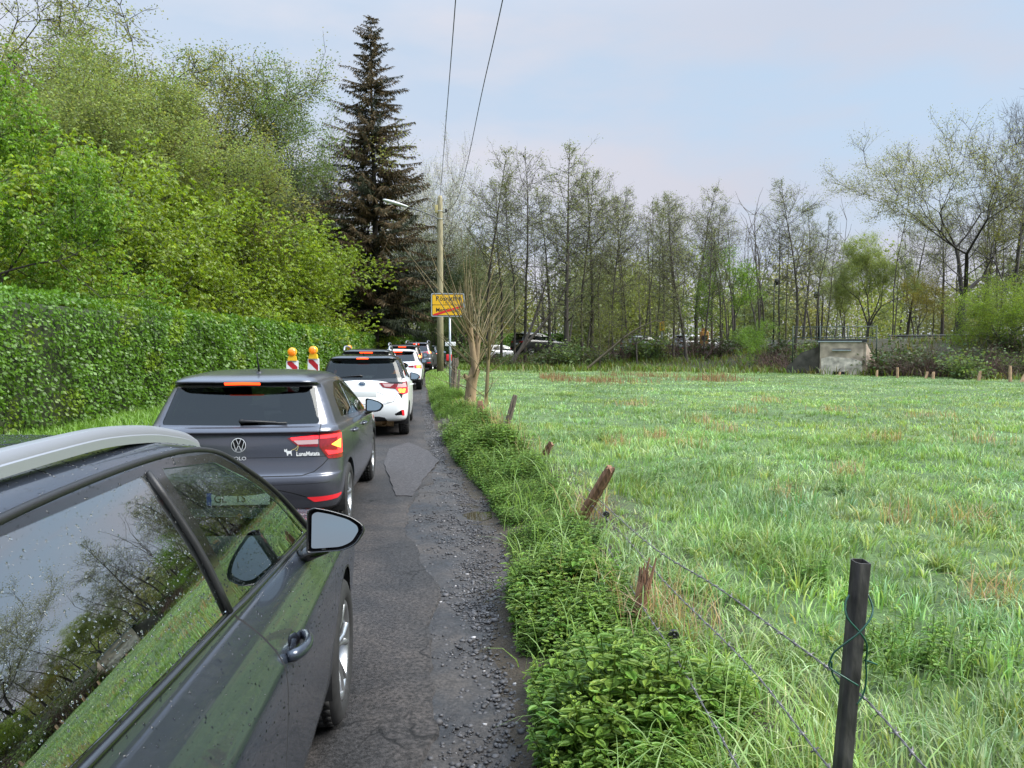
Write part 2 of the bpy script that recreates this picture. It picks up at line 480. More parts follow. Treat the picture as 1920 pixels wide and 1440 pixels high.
# ---- crumbling stony shoulder with real relief
def shoulder(y0, y1, step):
    yy = np.arange(y0, y1 + 1e-6, step); xx = np.arange(0, 1.0001, step / 1.1)
    Xs = []
    for y in yy:
        a, b = XA(y) - .10, XR(y) + .30
        Xs.append(a + (b - a) * xx)
    Xg = np.array(Xs); Yg = np.repeat(yy[:, None], len(xx), 1)
    e = (Xg - XA(Yg)) / np.maximum(XR(Yg) - XA(Yg), .1)
    z = -.016 + .006 * vnoise(Xg, Yg, 3, 21) + .006 * vnoise(Xg, Yg, 9, 22) + .005 * vnoise(Xg, Yg, 22, 23) + .0035 * np.abs(vnoise(Xg, Yg, 47, 24))
    z += .06 * sstep(.95, 1.4, e) - .010 * sstep(.3, .8, e)
    pud = np.exp(-(((Xg - .40) / .22) ** 2 + ((Yg - 7.75) / .26) ** 2))
    z -= .016 * pud
    z = np.where(Xg < XA(Yg) + .0, np.minimum(z, -.012), z)
    V = np.stack([Xg.ravel(), Yg.ravel(), z.ravel()], 1)
    a, b = Xg.shape
    i = np.arange(a * b).reshape(a, b)
    F = np.stack([i[:-1, :-1].ravel(), i[:-1, 1:].ravel(), i[1:, 1:].ravel(), i[1:, :-1].ravel()], 1)
    mud = sstep(.55, .9, e).ravel()
    return V, F, np.stack([mud, mud, mud], 1)
def shoulder_mat():
    m, t, out = new_mat('mud_and_grit')
    p = N(t, 'ShaderNodeBsdfPrincipled'); c = N(t, 'ShaderNodeTexCoord')
    def noise(s, d=5):
        n = N(t, 'ShaderNodeTexNoise'); n.inputs['Scale'].default_value = s; n.inputs['Detail'].default_value = d
        t.links.new(c.outputs['Object'], n.inputs['Vector']); return n
    n1, n2, n3 = noise(2.4), noise(60, 4), noise(170, 2)
    r = N(t, 'ShaderNodeValToRGB'); r.color_ramp.elements[0].position = .38; r.color_ramp.elements[0].color = (.017, .016, .016, 1); r.color_ramp.elements[1].position = .62; r.color_ramp.elements[1].color = (.040, .034, .030, 1)
    t.links.new(n1.outputs[0], r.inputs[0])
    v = N(t, 'ShaderNodeVertexColor', layer_name='tint')
    mu = N(t, 'ShaderNodeMix', data_type='RGBA'); mu.inputs[7].default_value = (.036, .027, .021, 1)
    t.links.new(v.outputs[0], mu.inputs[0]); t.links.new(r.outputs[0], mu.inputs[6])
    r2 = N(t, 'ShaderNodeValToRGB'); r2.color_ramp.elements[0].position = .36; r2.color_ramp.elements[0].color = (.5, .5, .5, 1); r2.color_ramp.elements[1].position = .7; r2.color_ramp.elements[1].color = (1.6, 1.6, 1.6, 1)
    t.links.new(n2.outputs[0], r2.inputs[0])
    mm = N(t, 'ShaderNodeMix', data_type='RGBA', blend_type='MULTIPLY'); mm.inputs[0].default_value = .9
    t.links.new(mu.outputs[2], mm.inputs[6]); t.links.new(r2.outputs[0], mm.inputs[7]); t.links.new(mm.outputs[2], p.inputs['Base Color'])
    rg = N(t, 'ShaderNodeMapRange'); rg.inputs[1].default_value = .35; rg.inputs[2].default_value = .65; rg.inputs[3].default_value = .38; rg.inputs[4].default_value = .8
    t.links.new(n1.outputs[0], rg.inputs[0]); t.links.new(rg.outputs[0], p.inputs['Roughness'])
    bp = N(t, 'ShaderNodeBump'); bp.inputs['Strength'].default_value = .8; bp.inputs['Distance'].default_value = .005
    t.links.new(n3.outputs[0], bp.inputs['Height']); t.links.new(bp.outputs[0], p.inputs['Normal'])
    t.links.new(p.outputs[0], out.inputs[0]); return m
parts = [shoulder(1.6, 9.0, .016), shoulder(9.0, 20, .035), shoulder(20, 60, .12), shoulder(-30, 1.6, .15)]
V, F, C, off = [], [], [], 0
for a, b, c in parts:
    V.append(a); F.append(b + off); C.append(c); off += len(a)
props(npmesh('road_shoulder', np.concatenate(V), np.concatenate(F), shoulder_mat(), None, np.concatenate(C), smooth=True), kind='structure')

# puddle in the hollow
bm = bmesh.new()
pp = [(.40 + (.19 + .05 * math.sin(3 * t + 1)) * math.cos(t), 7.78 + (.22 + .06 * math.sin(2 * t)) * math.sin(t)) for t in [2 * math.pi * k / 40 for k in range(40)]]
bm_prism(bm, pp, -.045, -.0245)
props(obj('puddle', bm, pbr('puddle_water', (.02, .018, .012), .03, spec=.6), None, smooth=False), kind='structure')

# loose stones
def rocks(n, pos, size, seed, flat=.6):
    r = np.random.default_rng(seed)
    t = bmesh.new(); bmesh.ops.create_icosphere(t, subdivisions=1, radius=1)
    tv = np.array([v.co[:] for v in t.verts]); tf = np.array([[v.index for v in f.verts] for f in t.faces]); t.free()
    m = len(tv)
    V = tv[None] * (1 + r.uniform(-.32, .32, (n, m, 1)))
    sc = size[:, None] * np.stack([r.uniform(.7, 1.3, n), r.uniform(.7, 1.3, n), r.uniform(.4, .9, n) * flat / .6], 1)
    V = V * sc[:, None, :]
    a = r.uniform(0, 6.28, n); ca, sa = np.cos(a)[:, None], np.sin(a)[:, None]
    V = np.stack([V[..., 0] * ca - V[..., 1] * sa, V[..., 0] * sa + V[..., 1] * ca, V[..., 2]], -1) + pos[:, None, :]
    F = (tf[None] + (np.arange(n) * m)[:, None, None]).reshape(-1, 3)
    return V.reshape(-1, 3), F, m
n = 26000
yy = 1.8 + 20 * rng.random(n) ** 1.9
e = np.clip(rng.normal(.55, .26, n), -.05, 1.08)
xx = XA(yy) + e * (XR(yy) - XA(yy)) - .02
keep = (((xx - .36) / .22) ** 2 + ((yy - 7.75) / .24) ** 2 > 1) & (rng.random(n) < .35 + .65 * (vnoise(xx, yy, 1.6, 31) > -.25))
xx, yy = xx[keep], yy[keep]; n = len(xx)
sz = .0032 + .012 * rng.random(n) ** 2.6 + .012 * (rng.random(n) < .010)
V, F, m = rocks(n, np.stack([xx, yy, -.018 + sz * .25], 1), sz, 3, .5)
g = rng.uniform(.45, 1.9, n); wht = rng.random(n) < .016
tint = np.stack([g, g * .98, g * .97], 1); tint[wht] = rng.uniform(4.5, 9, (wht.sum(), 1)) * np.array([[1, .97, .92]])
M_STONE = leaf_mat('stone_grit', (.046, .045, .047), trans=0.0, rough=.62, spec=.4)
props(npmesh('gravel', V, F, M_STONE, None, np.repeat(tint, m, 0)), 'loose dark gravel scattered along the broken road edge', kind='stuff')
# grit crumbs on the asphalt beside it
# ================================================================ grass, nettles
def blades(P, h, wd, lean, az, tint, seg=3, curl=1.0):
    """ribbons: P (n,3) roots, h heights, wd widths, lean 0..1 bend, az lean direction"""
    n = len(P)
    d = np.stack([np.cos(az), np.sin(az), np.zeros(n)], 1)
    s = np.stack([-np.sin(az), np.cos(az), np.zeros(n)], 1)
    tw = rng.uniform(-.9, .9, n)
    s = s * np.cos(tw)[:, None] + d * np.sin(tw)[:, None]
    V = np.zeros((n, (seg + 1) * 2, 3), np.float32)
    for k in range(seg + 1):
        t = k / seg
        up = t * (1 - .55 * lean * t * t * curl)
        fw = lean * (t ** 1.8) * .95
        c = P + d * (h * fw)[:, None] + np.array([0, 0, 1.0]) * (h * up)[:, None]
        w_ = (wd * (1 - t ** 1.6 * .93) * .5)[:, None]
        V[:, 2 * k] = c - s * w_; V[:, 2 * k + 1] = c + s * w_
    b = (np.arange(n) * (seg + 1) * 2)[:, None]
    F = np.concatenate([b + np.array([[2 * k, 2 * k + 1, 2 * k + 3, 2 * k + 2]]) for k in range(seg)], 0)
    C = np.repeat(tint, (seg + 1) * 2, 0)
    return V.reshape(-1, 3), F, C
def merge(L_):
    V, F, C, o = [], [], [], 0
    for v, f, c in L_:
        V.append(v); F.append(f + o); C.append(c); o += len(v)
    return np.concatenate(V), np.concatenate(F), np.concatenate(C)
HEAD = R(5.32)
def wedge(n, d0, d1, a0, a1):
    """random points in a ring sector around the camera foot; angles in degrees from +Y to +X"""
    d = np.sqrt(rng.uniform(d0 * d0, d1 * d1, n)); a = np.radians(rng.uniform(a0, a1, n))
    return d * np.sin(a), d * np.cos(a)
M_GRASS = leaf_mat('meadow_grass', (.215, .330, .105), trans=.40, rough=.42, spec=.45)
M_STRAW = leaf_mat('dry_straw', (.40, .31, .17), trans=.3, rough=.7)
out = []
for (d0, d1, dens, hw, hs, ww, seg, fxo) in ((.8, 4.2, 2900, .0095, 1.0, 1.0, 4, .0), (4.2, 8, 1700, .0115, 1.0, 1.0, 3, .0), (8, 15, 900, .0125, 1.0, 1, 3, .0), (15, 26, 420, .018, .95, 1, 2, .0), (26, 48, 150, .034, .85, 1, 2, .0)):
    a0, a1 = (-3, 62) if d0 < 4 else (-3, 50) if d0 < 15 else (-2, 44)
    n = int(dens * math.radians(a1 - a0) * (d1 * d1 - d0 * d0) / 2)
    x, y = wedge(n, d0, d1, a0, a1)
    if d0 < 20:                                                  # most blades grow in tussocks and fan out from their hearts
        ncen = int(n / (46 if d0 < 8 else 24)); cx, cy = wedge(ncen, d0, d1, a0, a1)
        own = rng.integers(0, ncen, n); crad = rng.uniform(.035, .10, ncen) * (1 if d0 < 8 else 1.5)
        oa = rng.uniform(0, 6.28, n); orr = np.abs(rng.normal(0, 1, n)) * crad[own]
        tus = rng.random(n) < .74
        x = np.where(tus, cx[own] + np.cos(oa) * orr, x); y = np.where(tus, cy[own] + np.sin(oa) * orr, y)
        tb = rng.uniform(.72, 1.30, ncen)[own]; th = rng.uniform(.7, 1.45, ncen)[own]
        thue = rng.normal(0, .10, ncen)[own]
    else:
        oa = rng.uniform(0, 6.28, n); tus = np.zeros(n, bool); tb = np.ones(n); th = np.ones(n); thue = np.zeros(n)
    fx = XF(y)
    cl = vnoise(x, y, 1.9, 41) * .55 + vnoise(x, y, 5.5, 42) * .45
    nett = vnoise(x, y, .9, 77)
    keep = (x > fx - .12 + .35 * vnoise(x, y, 2.3, 43)) & (y < YE(x) + 1.2) & (rng.random(n) < .62 + .38 * cl)
    x, y, cl, oa, tus, tb, th, thue = x[keep], y[keep], cl[keep], oa[keep], tus[keep], tb[keep], th[keep], thue[keep]; n = len(x)
    big = vnoise(x, y, .28, 44)
    h = (.100 + .10 * np.clip(cl, -.7, 1) + .05 * rng.random(n) + .02 * big) * hs * (1 + .35 * (x < fx[keep] + .5))
    h *= np.clip(1.16 - .026 * np.hypot(x, y), .62, 1.1)
    h *= np.where((x < fx[keep] + .55) & (y > 6.0) & (y < 14.5), .55, 1.0)
    az = 2.2 * vnoise(x, y, .8, 45) + 1.3 * vnoise(x, y, 2.5, 46) + rng.normal(0, .75, n) + .6
    az = np.where(tus, oa + .35 * np.sin(az), az)
    h = np.where(tus, h * th, h)
    ln = np.clip(rng.normal(.62, .24, n) + .22 * vnoise(x, y, 1.4, 47), .08, 1.25)
    g = rng.uniform(.62, 1.32, n) * (1 + .22 * vnoise(x, y, 1.3, 48) + .14 * vnoise(x, y, .35, 49))
    tint = np.stack([g * (1 + .10 * vnoise(x, y, .7, 50) + rng.normal(0, .05, n)), g, g * (1.0 + .28 * vnoise(x, y, .9, 51))], 1)
    tint = tint * tb[:, None]; tint[:, 0] *= 1 + thue
    dew = rng.random(n) < .22                                    # bluish-white sheen of dew put into the tint of some blades
    tint[dew] = tint[dew] * np.array([1.75, 1.5, 2.3])
    dark = (vnoise(x, y, .55, 52) > .55)
    tint[dark] *= np.array([.78, .80, .68])
    dry = rng.random(n) < .006 + .03 * (vnoise(x, y, 1.1, 53) > .72)
    tint[dry] = np.array([1.9, 1.15, 1.2]) * rng.uniform(.7, 1.1, (dry.sum(), 1))
    P = np.stack([x, y, GZ(x, y) - .01], 1)
    out.append(blades(P, h * rng.uniform(.75, 1.35, n), hw * rng.uniform(.6, 1.3, n), ln, az, tint, seg))
V, F, C = merge(out)
props(npmesh('meadow_grass', V, F, M_GRASS, None, C), 'long dewy green meadow grass filling the field', kind='stuff')

# grass on both verges: along the road edge, under the fence, below the hedge
out = []
n = 17000
y = 1.5 + 43 * rng.random(n) ** 1.5
e = rng.random(n)
x = XR(y) - .03 + (XF(y) + .3 - XR(y)) * e
keep = (rng.random(n) < .06 + .6 * sstep(14, 26, y) + .30 * (vnoise(x, y, 2.3, 61) > .30) * ((y < 4.2) | (y > 10))) 
x, y = x[keep], y[keep]; n = len(x)
g = rng.uniform(.75, 1.3, n)
tint = np.stack([g * .92, g * 1.0, g * .62], 1)
wsc = 1 + .06 * np.clip(y - 6, 0, 40)
out.append(blades(np.stack([x, y, GZ(x, y) - .01], 1), rng.uniform(.12, .34, n) * (1 - .45 * sstep(7, 14, y)), rng.uniform(.006, .010, n) * wsc, np.clip(rng.normal(.6, .25, n), .1, 1.2), rng.uniform(0, 6.28, n), tint, 3))
n = 26000
y = 6 + 50 * rng.random(n) ** 1.2
x = XL(y) - .02 - rng.random(n) ** .8 * 2.0
g = rng.uniform(.7, 1.2, n); tint = np.stack([g * .80, g * .95, g * .45], 1)
out.append(blades(np.stack([x, y, GZ(x, y) - .01], 1), rng.uniform(.12, .34, n), rng.uniform(.010, .02, n) * (1 + .03 * y), np.clip(rng.normal(.55, .25, n), .1, 1.2), rng.uniform(0, 6.28, n), tint, 2))
# rough grass and weeds at the foot of the bank
n = 26000
x = rng.uniform(-1, 34, n); be = rng.random(n) ** .8 * 11.5; y = YE(x) + be - .6
keep = (x > XR(y) + 1.0) & (rng.random(n) < .5 + .5 * vnoise(x, y, .6, 62)); x, y = x[keep], y[keep]; n = len(x)
g = rng.uniform(.45, .95, n); rightb = (x > 17)
tint = np.stack([g * .78, g * .80, g * .42], 1)
br = rng.random(n) < np.where(rightb, .55, .22); tint[br] = np.array([.85, .50, .42]) * rng.uniform(.5, 1.2, (br.sum(), 1))
out.append(blades(np.stack([x, y, GZ(x, y) - .01], 1), rng.uniform(.25, .65, n), rng.uniform(.03, .07, n), np.clip(rng.normal(.55, .25, n), .1, 1.2), rng.uniform(0, 6.28, n), tint, 2))
V, F, C = merge(out)
props(npmesh('verge_grass', V, F, M_GRASS, None, C), 'rough grass on the verges and at the foot of the bank', kind='stuff')

# dry rushes and straw
out = []
def straw(cx, cy, n, r, h0, h1, wd=.004, orange=1.0):
    x = cx + rng.normal(0, r, n); y = cy + rng.normal(0, r, n)
    g = rng.uniform(.6, 1.3, n); tint = np.stack([g, g * rng.uniform(.8, 1.05, n), g * rng.uniform(.6, 1.2, n)], 1)
    out.append(blades(np.stack([x, y, GZ(x, y)], 1), rng.uniform(h0, h1, n), np.full(n, wd), np.clip(rng.normal(.5, .3, n), 0, 1.2), rng.uniform(0, 6.28, n), tint, 3))
for px, py, n, r in ((1160, 850, 60, .12), (1235, 838, 70, .13), (1300, 850, 50, .15), (1320, 800, 50, .2), (1440, 760, 60, .25), (1470, 955, 60, .10), (1830, 1000, 70, .13), (1860, 1150, 70, .10), (1355, 815, 50, .18),
                     (1185, 765, 60, .3), (1660, 835, 60, .18), (1745, 790, 60, .3), (1590, 905, 60, .15), (1690, 1000, 40, .12), (1395, 780, 50, .22), (1560, 780, 40, .25), (1840, 840, 50, .2)):
    p = gpt(px, py)
    straw(p.x, p.y, n, r, .14, .36, .004 + .0006 * p.y)
n = 6500
x = rng.uniform(4.5, 13.5, n); y = 33.4 - .18 * (x - 9) + rng.normal(0, 1.5, n) + 1.2 * vnoise(x, x * 0, .45, 65); k = rng.random(n) < .25 + .95 * vnoise(x, y, .6, 64); x, y = x[k], y[k]; n = len(x)
g = rng.uniform(.5, 1.1, n)
out.append(blades(np.stack([x, y, GZ(x, y)], 1), rng.uniform(.2, .42, n), np.full(n, .022), np.clip(rng.normal(.35, .3, n), 0, 1), rng.uniform(0, 6.28, n), np.stack([g * .80, g * .62, g * .6], 1), 2))
for cx, cy, n, r in ((1.22, 4.35, 110, .12), (1.30, 4.0, 80, .13), (1.38, 7.0, 80, .13), (1.05, 14.0, 70, .2), (1.2, 11.0, 40, .2), (1.0, 4.75, 50, .13), (1.0, 15.2, 60, .2), (.8, 18.6, 60, .2)):
    straw(cx, cy, n, r, .15, .5, .004 + .0005 * cy)
V, F, C = merge(out)
props(npmesh('dry_grass', V, F, M_STRAW, None, C), 'dry straw coloured grass tufts and rushes', kind='stuff')

# nettles: stems with crossed pairs of toothed, pointed leaves
def nettle_template(r, pairs, h, ls, toothed=False):
    V, F, C = [], [], []
    o = 0
    for k in range(pairs):
        t = (k + .6) / pairs
        z = h * t
        for q in (0, 1):
            az = k * math.pi / 2 + q * math.pi + r.uniform(-.3, .3)
            Ln = ls * (1.0 - .55 * max(0, t - .35)) * r.uniform(.85, 1.15); Wn = Ln * .64
            if k == pairs - 1: Ln *= .55; Wn *= .5
            dr = r.uniform(.0, .34) * (1 - t * .7) - .25 * (t > .85)
            d = np.array([math.cos(az), math.sin(az), 0]); s = np.array([-math.sin(az), math.cos(az), 0]); u = np.array([0, 0, 1.])
            pet = .25 * Ln
            def pt(a, b, lift): return d * (pet + a * Ln * (1 - .12 * dr)) + s * b * Wn + u * (z + .06 * Ln - dr * Ln * a * a + lift * Wn)
            ed = ((.04, .22), (.12, .44), (.17, .38), (.30, .52), (.34, .44), (.46, .48), (.50, .39), (.62, .39), (.66, .29), (.77, .26), (.80, .17)) if toothed else ((.16, .42), (.42, .50), (.66, .34))
            m_ = len(ed)
            pts = [pt(0, 0, 0), pt(.28, 0, -.05), pt(.60, 0, -.05), pt(1.06, 0, -.02)] + [pt(a, b, .05) for a, b in ed] + [pt(a, -b, .05) for a, b in ed]
            cen = lambda a: 0 if a < .15 else 1 if a < .44 else 2
            f = []
            for sd in (0, 1):
                ids = [0] + [4 + sd * m_ + i for i in range(m_)] + [3]; al = [0] + [a for a, b in ed] + [1]
                prev = 0
                for i in range(1, len(ids)):
                    c_ = cen(al[i - 1]) if i < len(ids) - 1 else 2
                    if c_ != prev: f.append((prev, c_, ids[i - 1])); prev = c_
                    if ids[i - 1] != prev and ids[i] != prev: f.append((prev, ids[i], ids[i - 1]))
            c = r.uniform(.8, 1.15) * (.72 + .62 * t)  # lit tops and shaded depths put into the leaf tint by height
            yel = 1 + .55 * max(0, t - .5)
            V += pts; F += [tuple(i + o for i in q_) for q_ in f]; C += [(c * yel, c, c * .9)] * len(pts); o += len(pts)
    # stem
    for k in range(2):
        a = k * math.pi / 2; s = np.array([math.cos(a), math.sin(a), 0]) * .0025
        V += [-s, s, s + np.array([0, 0, h * .86]), -s + np.array([0, 0, h * .86])]; F += [(o, o + 1, o + 2), (o, o + 2, o + 3)]; C += [(.7, .6, .5)] * 4; o += 4
    return np.array(V), np.array(F), np.array(C)
rr_ = random.Random(3)
TEMPL = [nettle_template(rr_, p, h, l) for p, h, l in ((6, .28, .066), (7, .36, .074), (5, .20, .060), (6, .32, .078), (7, .40, .07))]
TEMPN = [nettle_template(rr_, p, h, l, True) for p, h, l in ((6, .28, .070), (7, .36, .080), (5, .20, .062), (6, .32, .084), (7, .40, .074), (5, .30, .09))]
def scatter(templ, P, sc, tilt=.25):
    outl = []
    idx = rng.integers(0, len(templ), len(P))
    for t, (tv, tf, tcx) in enumerate(templ):
        m = np.where(idx == t)[0]
        if len(m) == 0: continue
        a = rng.uniform(0, 6.28, len(m)); ca, sa = np.cos(a)[:, None], np.sin(a)[:, None]
        v = tv[None] * sc[m][:, None, None]
        x, y, z = v[..., 0] * ca - v[..., 1] * sa, v[..., 0] * sa + v[..., 1] * ca, v[..., 2]
        tx, ty = rng.normal(0, tilt, (len(m), 1)), rng.normal(0, tilt, (len(m), 1))
        x = x + z * tx; y = y + z * ty
        v = np.stack([x, y, z], -1) + P[m][:, None, :]
        f = (tf[None] + (np.arange(len(m)) * len(tv))[:, None, None]).reshape(-1, 3)
        hu = 1 + rng.normal(0, .10, (len(m), 1, 1))
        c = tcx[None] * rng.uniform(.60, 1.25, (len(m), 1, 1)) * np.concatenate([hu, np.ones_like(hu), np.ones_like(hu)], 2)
        outl.append((v.reshape(-1, 3), f, c.reshape(-1, 3)))
    return merge(outl)
M_NETTLE = leaf_mat('nettle_leaf', (.125, .245, .040), trans=.38, rough=.42, spec=.45)
L_ = []
n = 14500
y = 1.6 + 25 * rng.random(n) ** 1.75
e = rng.random(n)
x = XR(y) + .0 + (XF(y) - .02 - XR(y)) * e
dn = vnoise(x, y, 1.25, 71) + .35 * vnoise(x, y, 3, 72)
keep = (dn > -.52 - .5 * ((y > 4.6) & (y < 10)) + .45 * sstep(12, 24, y)) | (y < 3.8)
x, y, e, dn = x[keep], y[keep], e[keep], dn[keep]
sc = np.clip(.54 + .34 * dn + .24 * vnoise(x, y, 3.5, 73), .26, 1.0) * (1 + .30 * sstep(4.5, 6.5, y) * (1 - sstep(13, 19, y))) * (.62 + .45 * np.sin(np.clip(e * .85 + .12, .05, .95) * math.pi)) * rng.uniform(.75, 1.2, len(x)) * (1 + .12 * (y < 3.8))
nr_ = y < 5.2
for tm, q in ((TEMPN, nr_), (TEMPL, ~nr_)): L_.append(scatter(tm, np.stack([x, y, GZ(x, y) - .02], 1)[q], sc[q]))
for px, py, n, r in ((1735, 1275, 80, .22), (1370, 895, 45, .28), (1220, 915, 30, .22), (1555, 935, 40, .25), (1090, 840, 16, .2), (1660, 840, 14, .25), (1860, 1010, 22, .2), (1470, 960, 14, .15), (1640, 870, 20, .3), (1315, 775, 20, .4), (1500, 1120, 25, .12), (1265, 690 + 110, 20, .35)):
    p = gpt(px, py)
    x = p.x + rng.normal(0, r, n); y = p.y + rng.normal(0, r, n)
    L_.append(scatter(TEMPL, np.stack([x, y, GZ(x, y)], 1), rng.uniform(.35, .75, n)))
V, F, C = merge(L_)
props(npmesh('nettles', V, F, M_NETTLE, None, C, smooth=False), 'lush nettles crowding the strip between road and fence', kind='stuff')
# long arching blades through the nettles
n = 400
y = 1.8 + 9 * rng.random(n) ** 1.4; x = XR(y) + .1 + (XF(y) + .1 - XR(y)) * rng.random(n)
g = rng.uniform(.9, 1.35, n)
V, F, C = blades(np.stack([x, y, GZ(x, y)], 1), rng.uniform(.35, .62, n), rng.uniform(.006, .0105, n), np.clip(rng.normal(.75, .2, n), .3, 1.2), rng.uniform(0, 6.28, n), np.stack([g, g, g * .9], 1), 6, 1.25)
props(npmesh('arching_grass', V, F, M_GRASS, None, C), 'tall arching grass blades standing among the nettles', kind='stuff')
# ================================================================ cars
M_BLACK = pbr('black_plastic', (0.012, 0.012, 0.013), 0.45, bump=0.15, bscale=400)
M_GLOSSBLK = pbr('black_gloss', (0.006, 0.006, 0.007), 0.12, coat=0.6)
M_RUBBER = pbr('tyre_rubber', (0.014, 0.014, 0.014), 0.75, var=0.3, scale=30)
M_DARK = pbr('dark_interior', (0.008, 0.008, 0.009), 0.8)
M_GAP = pbr('panel_gap', (0.003, 0.003, 0.003), 0.9)
M_ALLOY = pbr('alloy_rim', (0.42, 0.43, 0.44), 0.3, metal=0.9, var=0.15)
M_CHROME = pbr('chrome', (0.75, 0.76, 0.77), 0.3, metal=.45)
M_SATIN = pbr('satin_rail', (0.36, 0.375, 0.41), 0.34, metal=0.6)
M_PLATE = pbr('plate_white', (0.72, 0.74, 0.72), 0.4)
M_PLATEBLUE = pbr('plate_blue', (0.02, 0.08, 0.45), 0.4)
M_PLATETXT = pbr('plate_black', (0.01, 0.01, 0.01), 0.5)
M_STICKER = pbr('sticker_white', (0.8, 0.8, 0.78), 0.5)
M_GOLD = pbr('sticker_gold', (0.6, 0.5, 0.18), 0.5)
M_REDLENS = pbr('red_lens', (0.22, 0.006, 0.012), 0.12, coat=0.8, var=0.25, scale=40)
M_REDLIT = pbr('red_lens_lit', (0.55, 0.01, 0.015), 0.15, coat=0.8, emis=(1.0, 0.022, 0.03), estr=1.7)
M_AMBLIT = pbr('brake_cell_lit', (0.8, 0.3, 0.05), 0.2, emis=(1.0, 0.36, 0.03), estr=2.2)
M_BRAKE3 = pbr('third_brake_lit', (0.8, 0.1, 0.02), 0.2, emis=(1.0, 0.065, 0.012), estr=1.9)
M_CLEARLENS = pbr('clear_lens', (0.55, 0.36, 0.36), 0.12, coat=0.8)
M_REFLEX = pbr('red_reflector', (0.6, 0.02, 0.03), 0.25, coat=0.5, emis=(0.9, 0.03, 0.04), estr=0.22)  # faint glow added to a reflector that is no lamp
M_MIRROR = pbr('mirror_glass', (0.36, 0.43, 0.46), 0.02, metal=1.0)
M_GLASS = glass_mat('window_glass', (0.30, 0.36, 0.33), 0.10)
M_GLASSF = glass_mat('clear_glass', (0.70, 0.80, 0.73), 0.07)
M_PRIV = glass_mat('privacy_glass', (0.055, 0.065, 0.062), 0.06)
M_EXH = pbr('exhaust_steel', (0.22, 0.15, 0.08), 0.4, metal=0.8, var=0.4)
M_SEAT = pbr('seat_cloth', (0.02, 0.02, 0.022), 0.85, var=0.2)

def paint(name, col, metal=0.35, rough=0.32, coat=0.65):
    return pbr(name, col, rough, metal=metal, coat=coat, var=0.04, scale=900, rvar=0.03)

def crom(a, b, c, d, t):
    return 0.5 * (2 * b + (c - a) * t + (2 * a - 5 * b + 4 * c - d) * t * t + (3 * b - a - 3 * c + d) * t ** 3)

def shell(rings, Lc, sub=5, sb=0.05, ns=44, nr=12):
    """half body as a stack of rounded outlines. ring = (z_rear, z_mid, z_front, w, y_rear, y_front, r_rear, r_front, bow_r, bow_f)"""
    K = [np.array(r, float) for r in rings]
    full = []
    for i in range(len(K) - 1):
        a, b, c, d = K[max(i - 1, 0)], K[i], K[i + 1], K[min(i + 2, len(K) - 1)]
        for s in range(sub):
            full.append(crom(a, b, c, d, s / sub))
    full.append(K[-1])
    bm = bmesh.new()
    vs = []
    for (zr, zm, zf, w_, yr, yf, rr, rf, br, bf) in full:
        w_ = max(w_, 0.0)
        rr = min(max(rr, 0.0), w_ * 0.98); rf = min(max(rf, 0.0), w_ * 0.98)
        P = []
        for k in range(nr):
            x = (w_ - rr) * k / nr
            P.append((x, yr + br * (x / max(w_, 1e-4)) ** 2))
        x0 = w_ - rr; y0 = yr + br * (x0 / max(w_, 1e-4)) ** 2
        for k in range(8):
            t = k / 8 * math.pi / 2
            P.append((x0 + rr * math.sin(t) ** 0.92, y0 + rr * (1 - math.cos(t) ** 0.92)))
        x1 = w_ - rf; y1 = yf - bf * (x1 / max(w_, 1e-4)) ** 2
        ya, yb = y0 + rr, y1 - rf
        for k in range(ns + 1):
            P.append((w_, ya + (yb - ya) * k / ns))
        for k in range(1, 9):
            t = k / 8 * math.pi / 2
            P.append((x1 + rf * math.cos(t) ** 0.92, yb + rf * math.sin(t) ** 0.92))
        for k in range(1, 9):
            x = x1 * (1 - k / 8)
            P.append((x, yf - bf * (x / max(w_, 1e-4)) ** 2))
        row = []
        for x, y in P:
            s = min(max((y - yr) / max(yf - yr, 1e-4), 0), 1)
            z = zr * (2 * s * s - 3 * s + 1) + zm * (4 * s - 4 * s * s) + zf * (2 * s * s - s)
            q = (y - Lc * 0.52) / (Lc * 0.5)
            row.append(bm.verts.new((x * (1 - sb * q * q), y, z)))
        vs.append(row)
    for a, b in zip(vs[:-1], vs[1:]):
        for k in range(len(a) - 1):
            try: bm.faces.new((a[k], a[k + 1], b[k + 1], b[k]))
            except ValueError: pass
    bmesh.ops.dissolve_degenerate(bm, dist=1e-5, edges=bm.edges)
    bm.normal_update()
    # faces outwards (away from the middle line)
    for f in bm.faces:
        c = f.calc_center_median()
        if f.normal.dot(c - Vector((0, Lc * 0.5, 0.75))) < 0: pass
    bmesh.ops.recalc_face_normals(bm, faces=bm.faces)
    tot = sum(f.normal.x * f.calc_area() for f in bm.faces)
    if tot < 0: bmesh.ops.reverse_faces(bm, faces=bm.faces)
    bm.faces.layers.int.new('tag')
    bm.normal_update()
    return bm

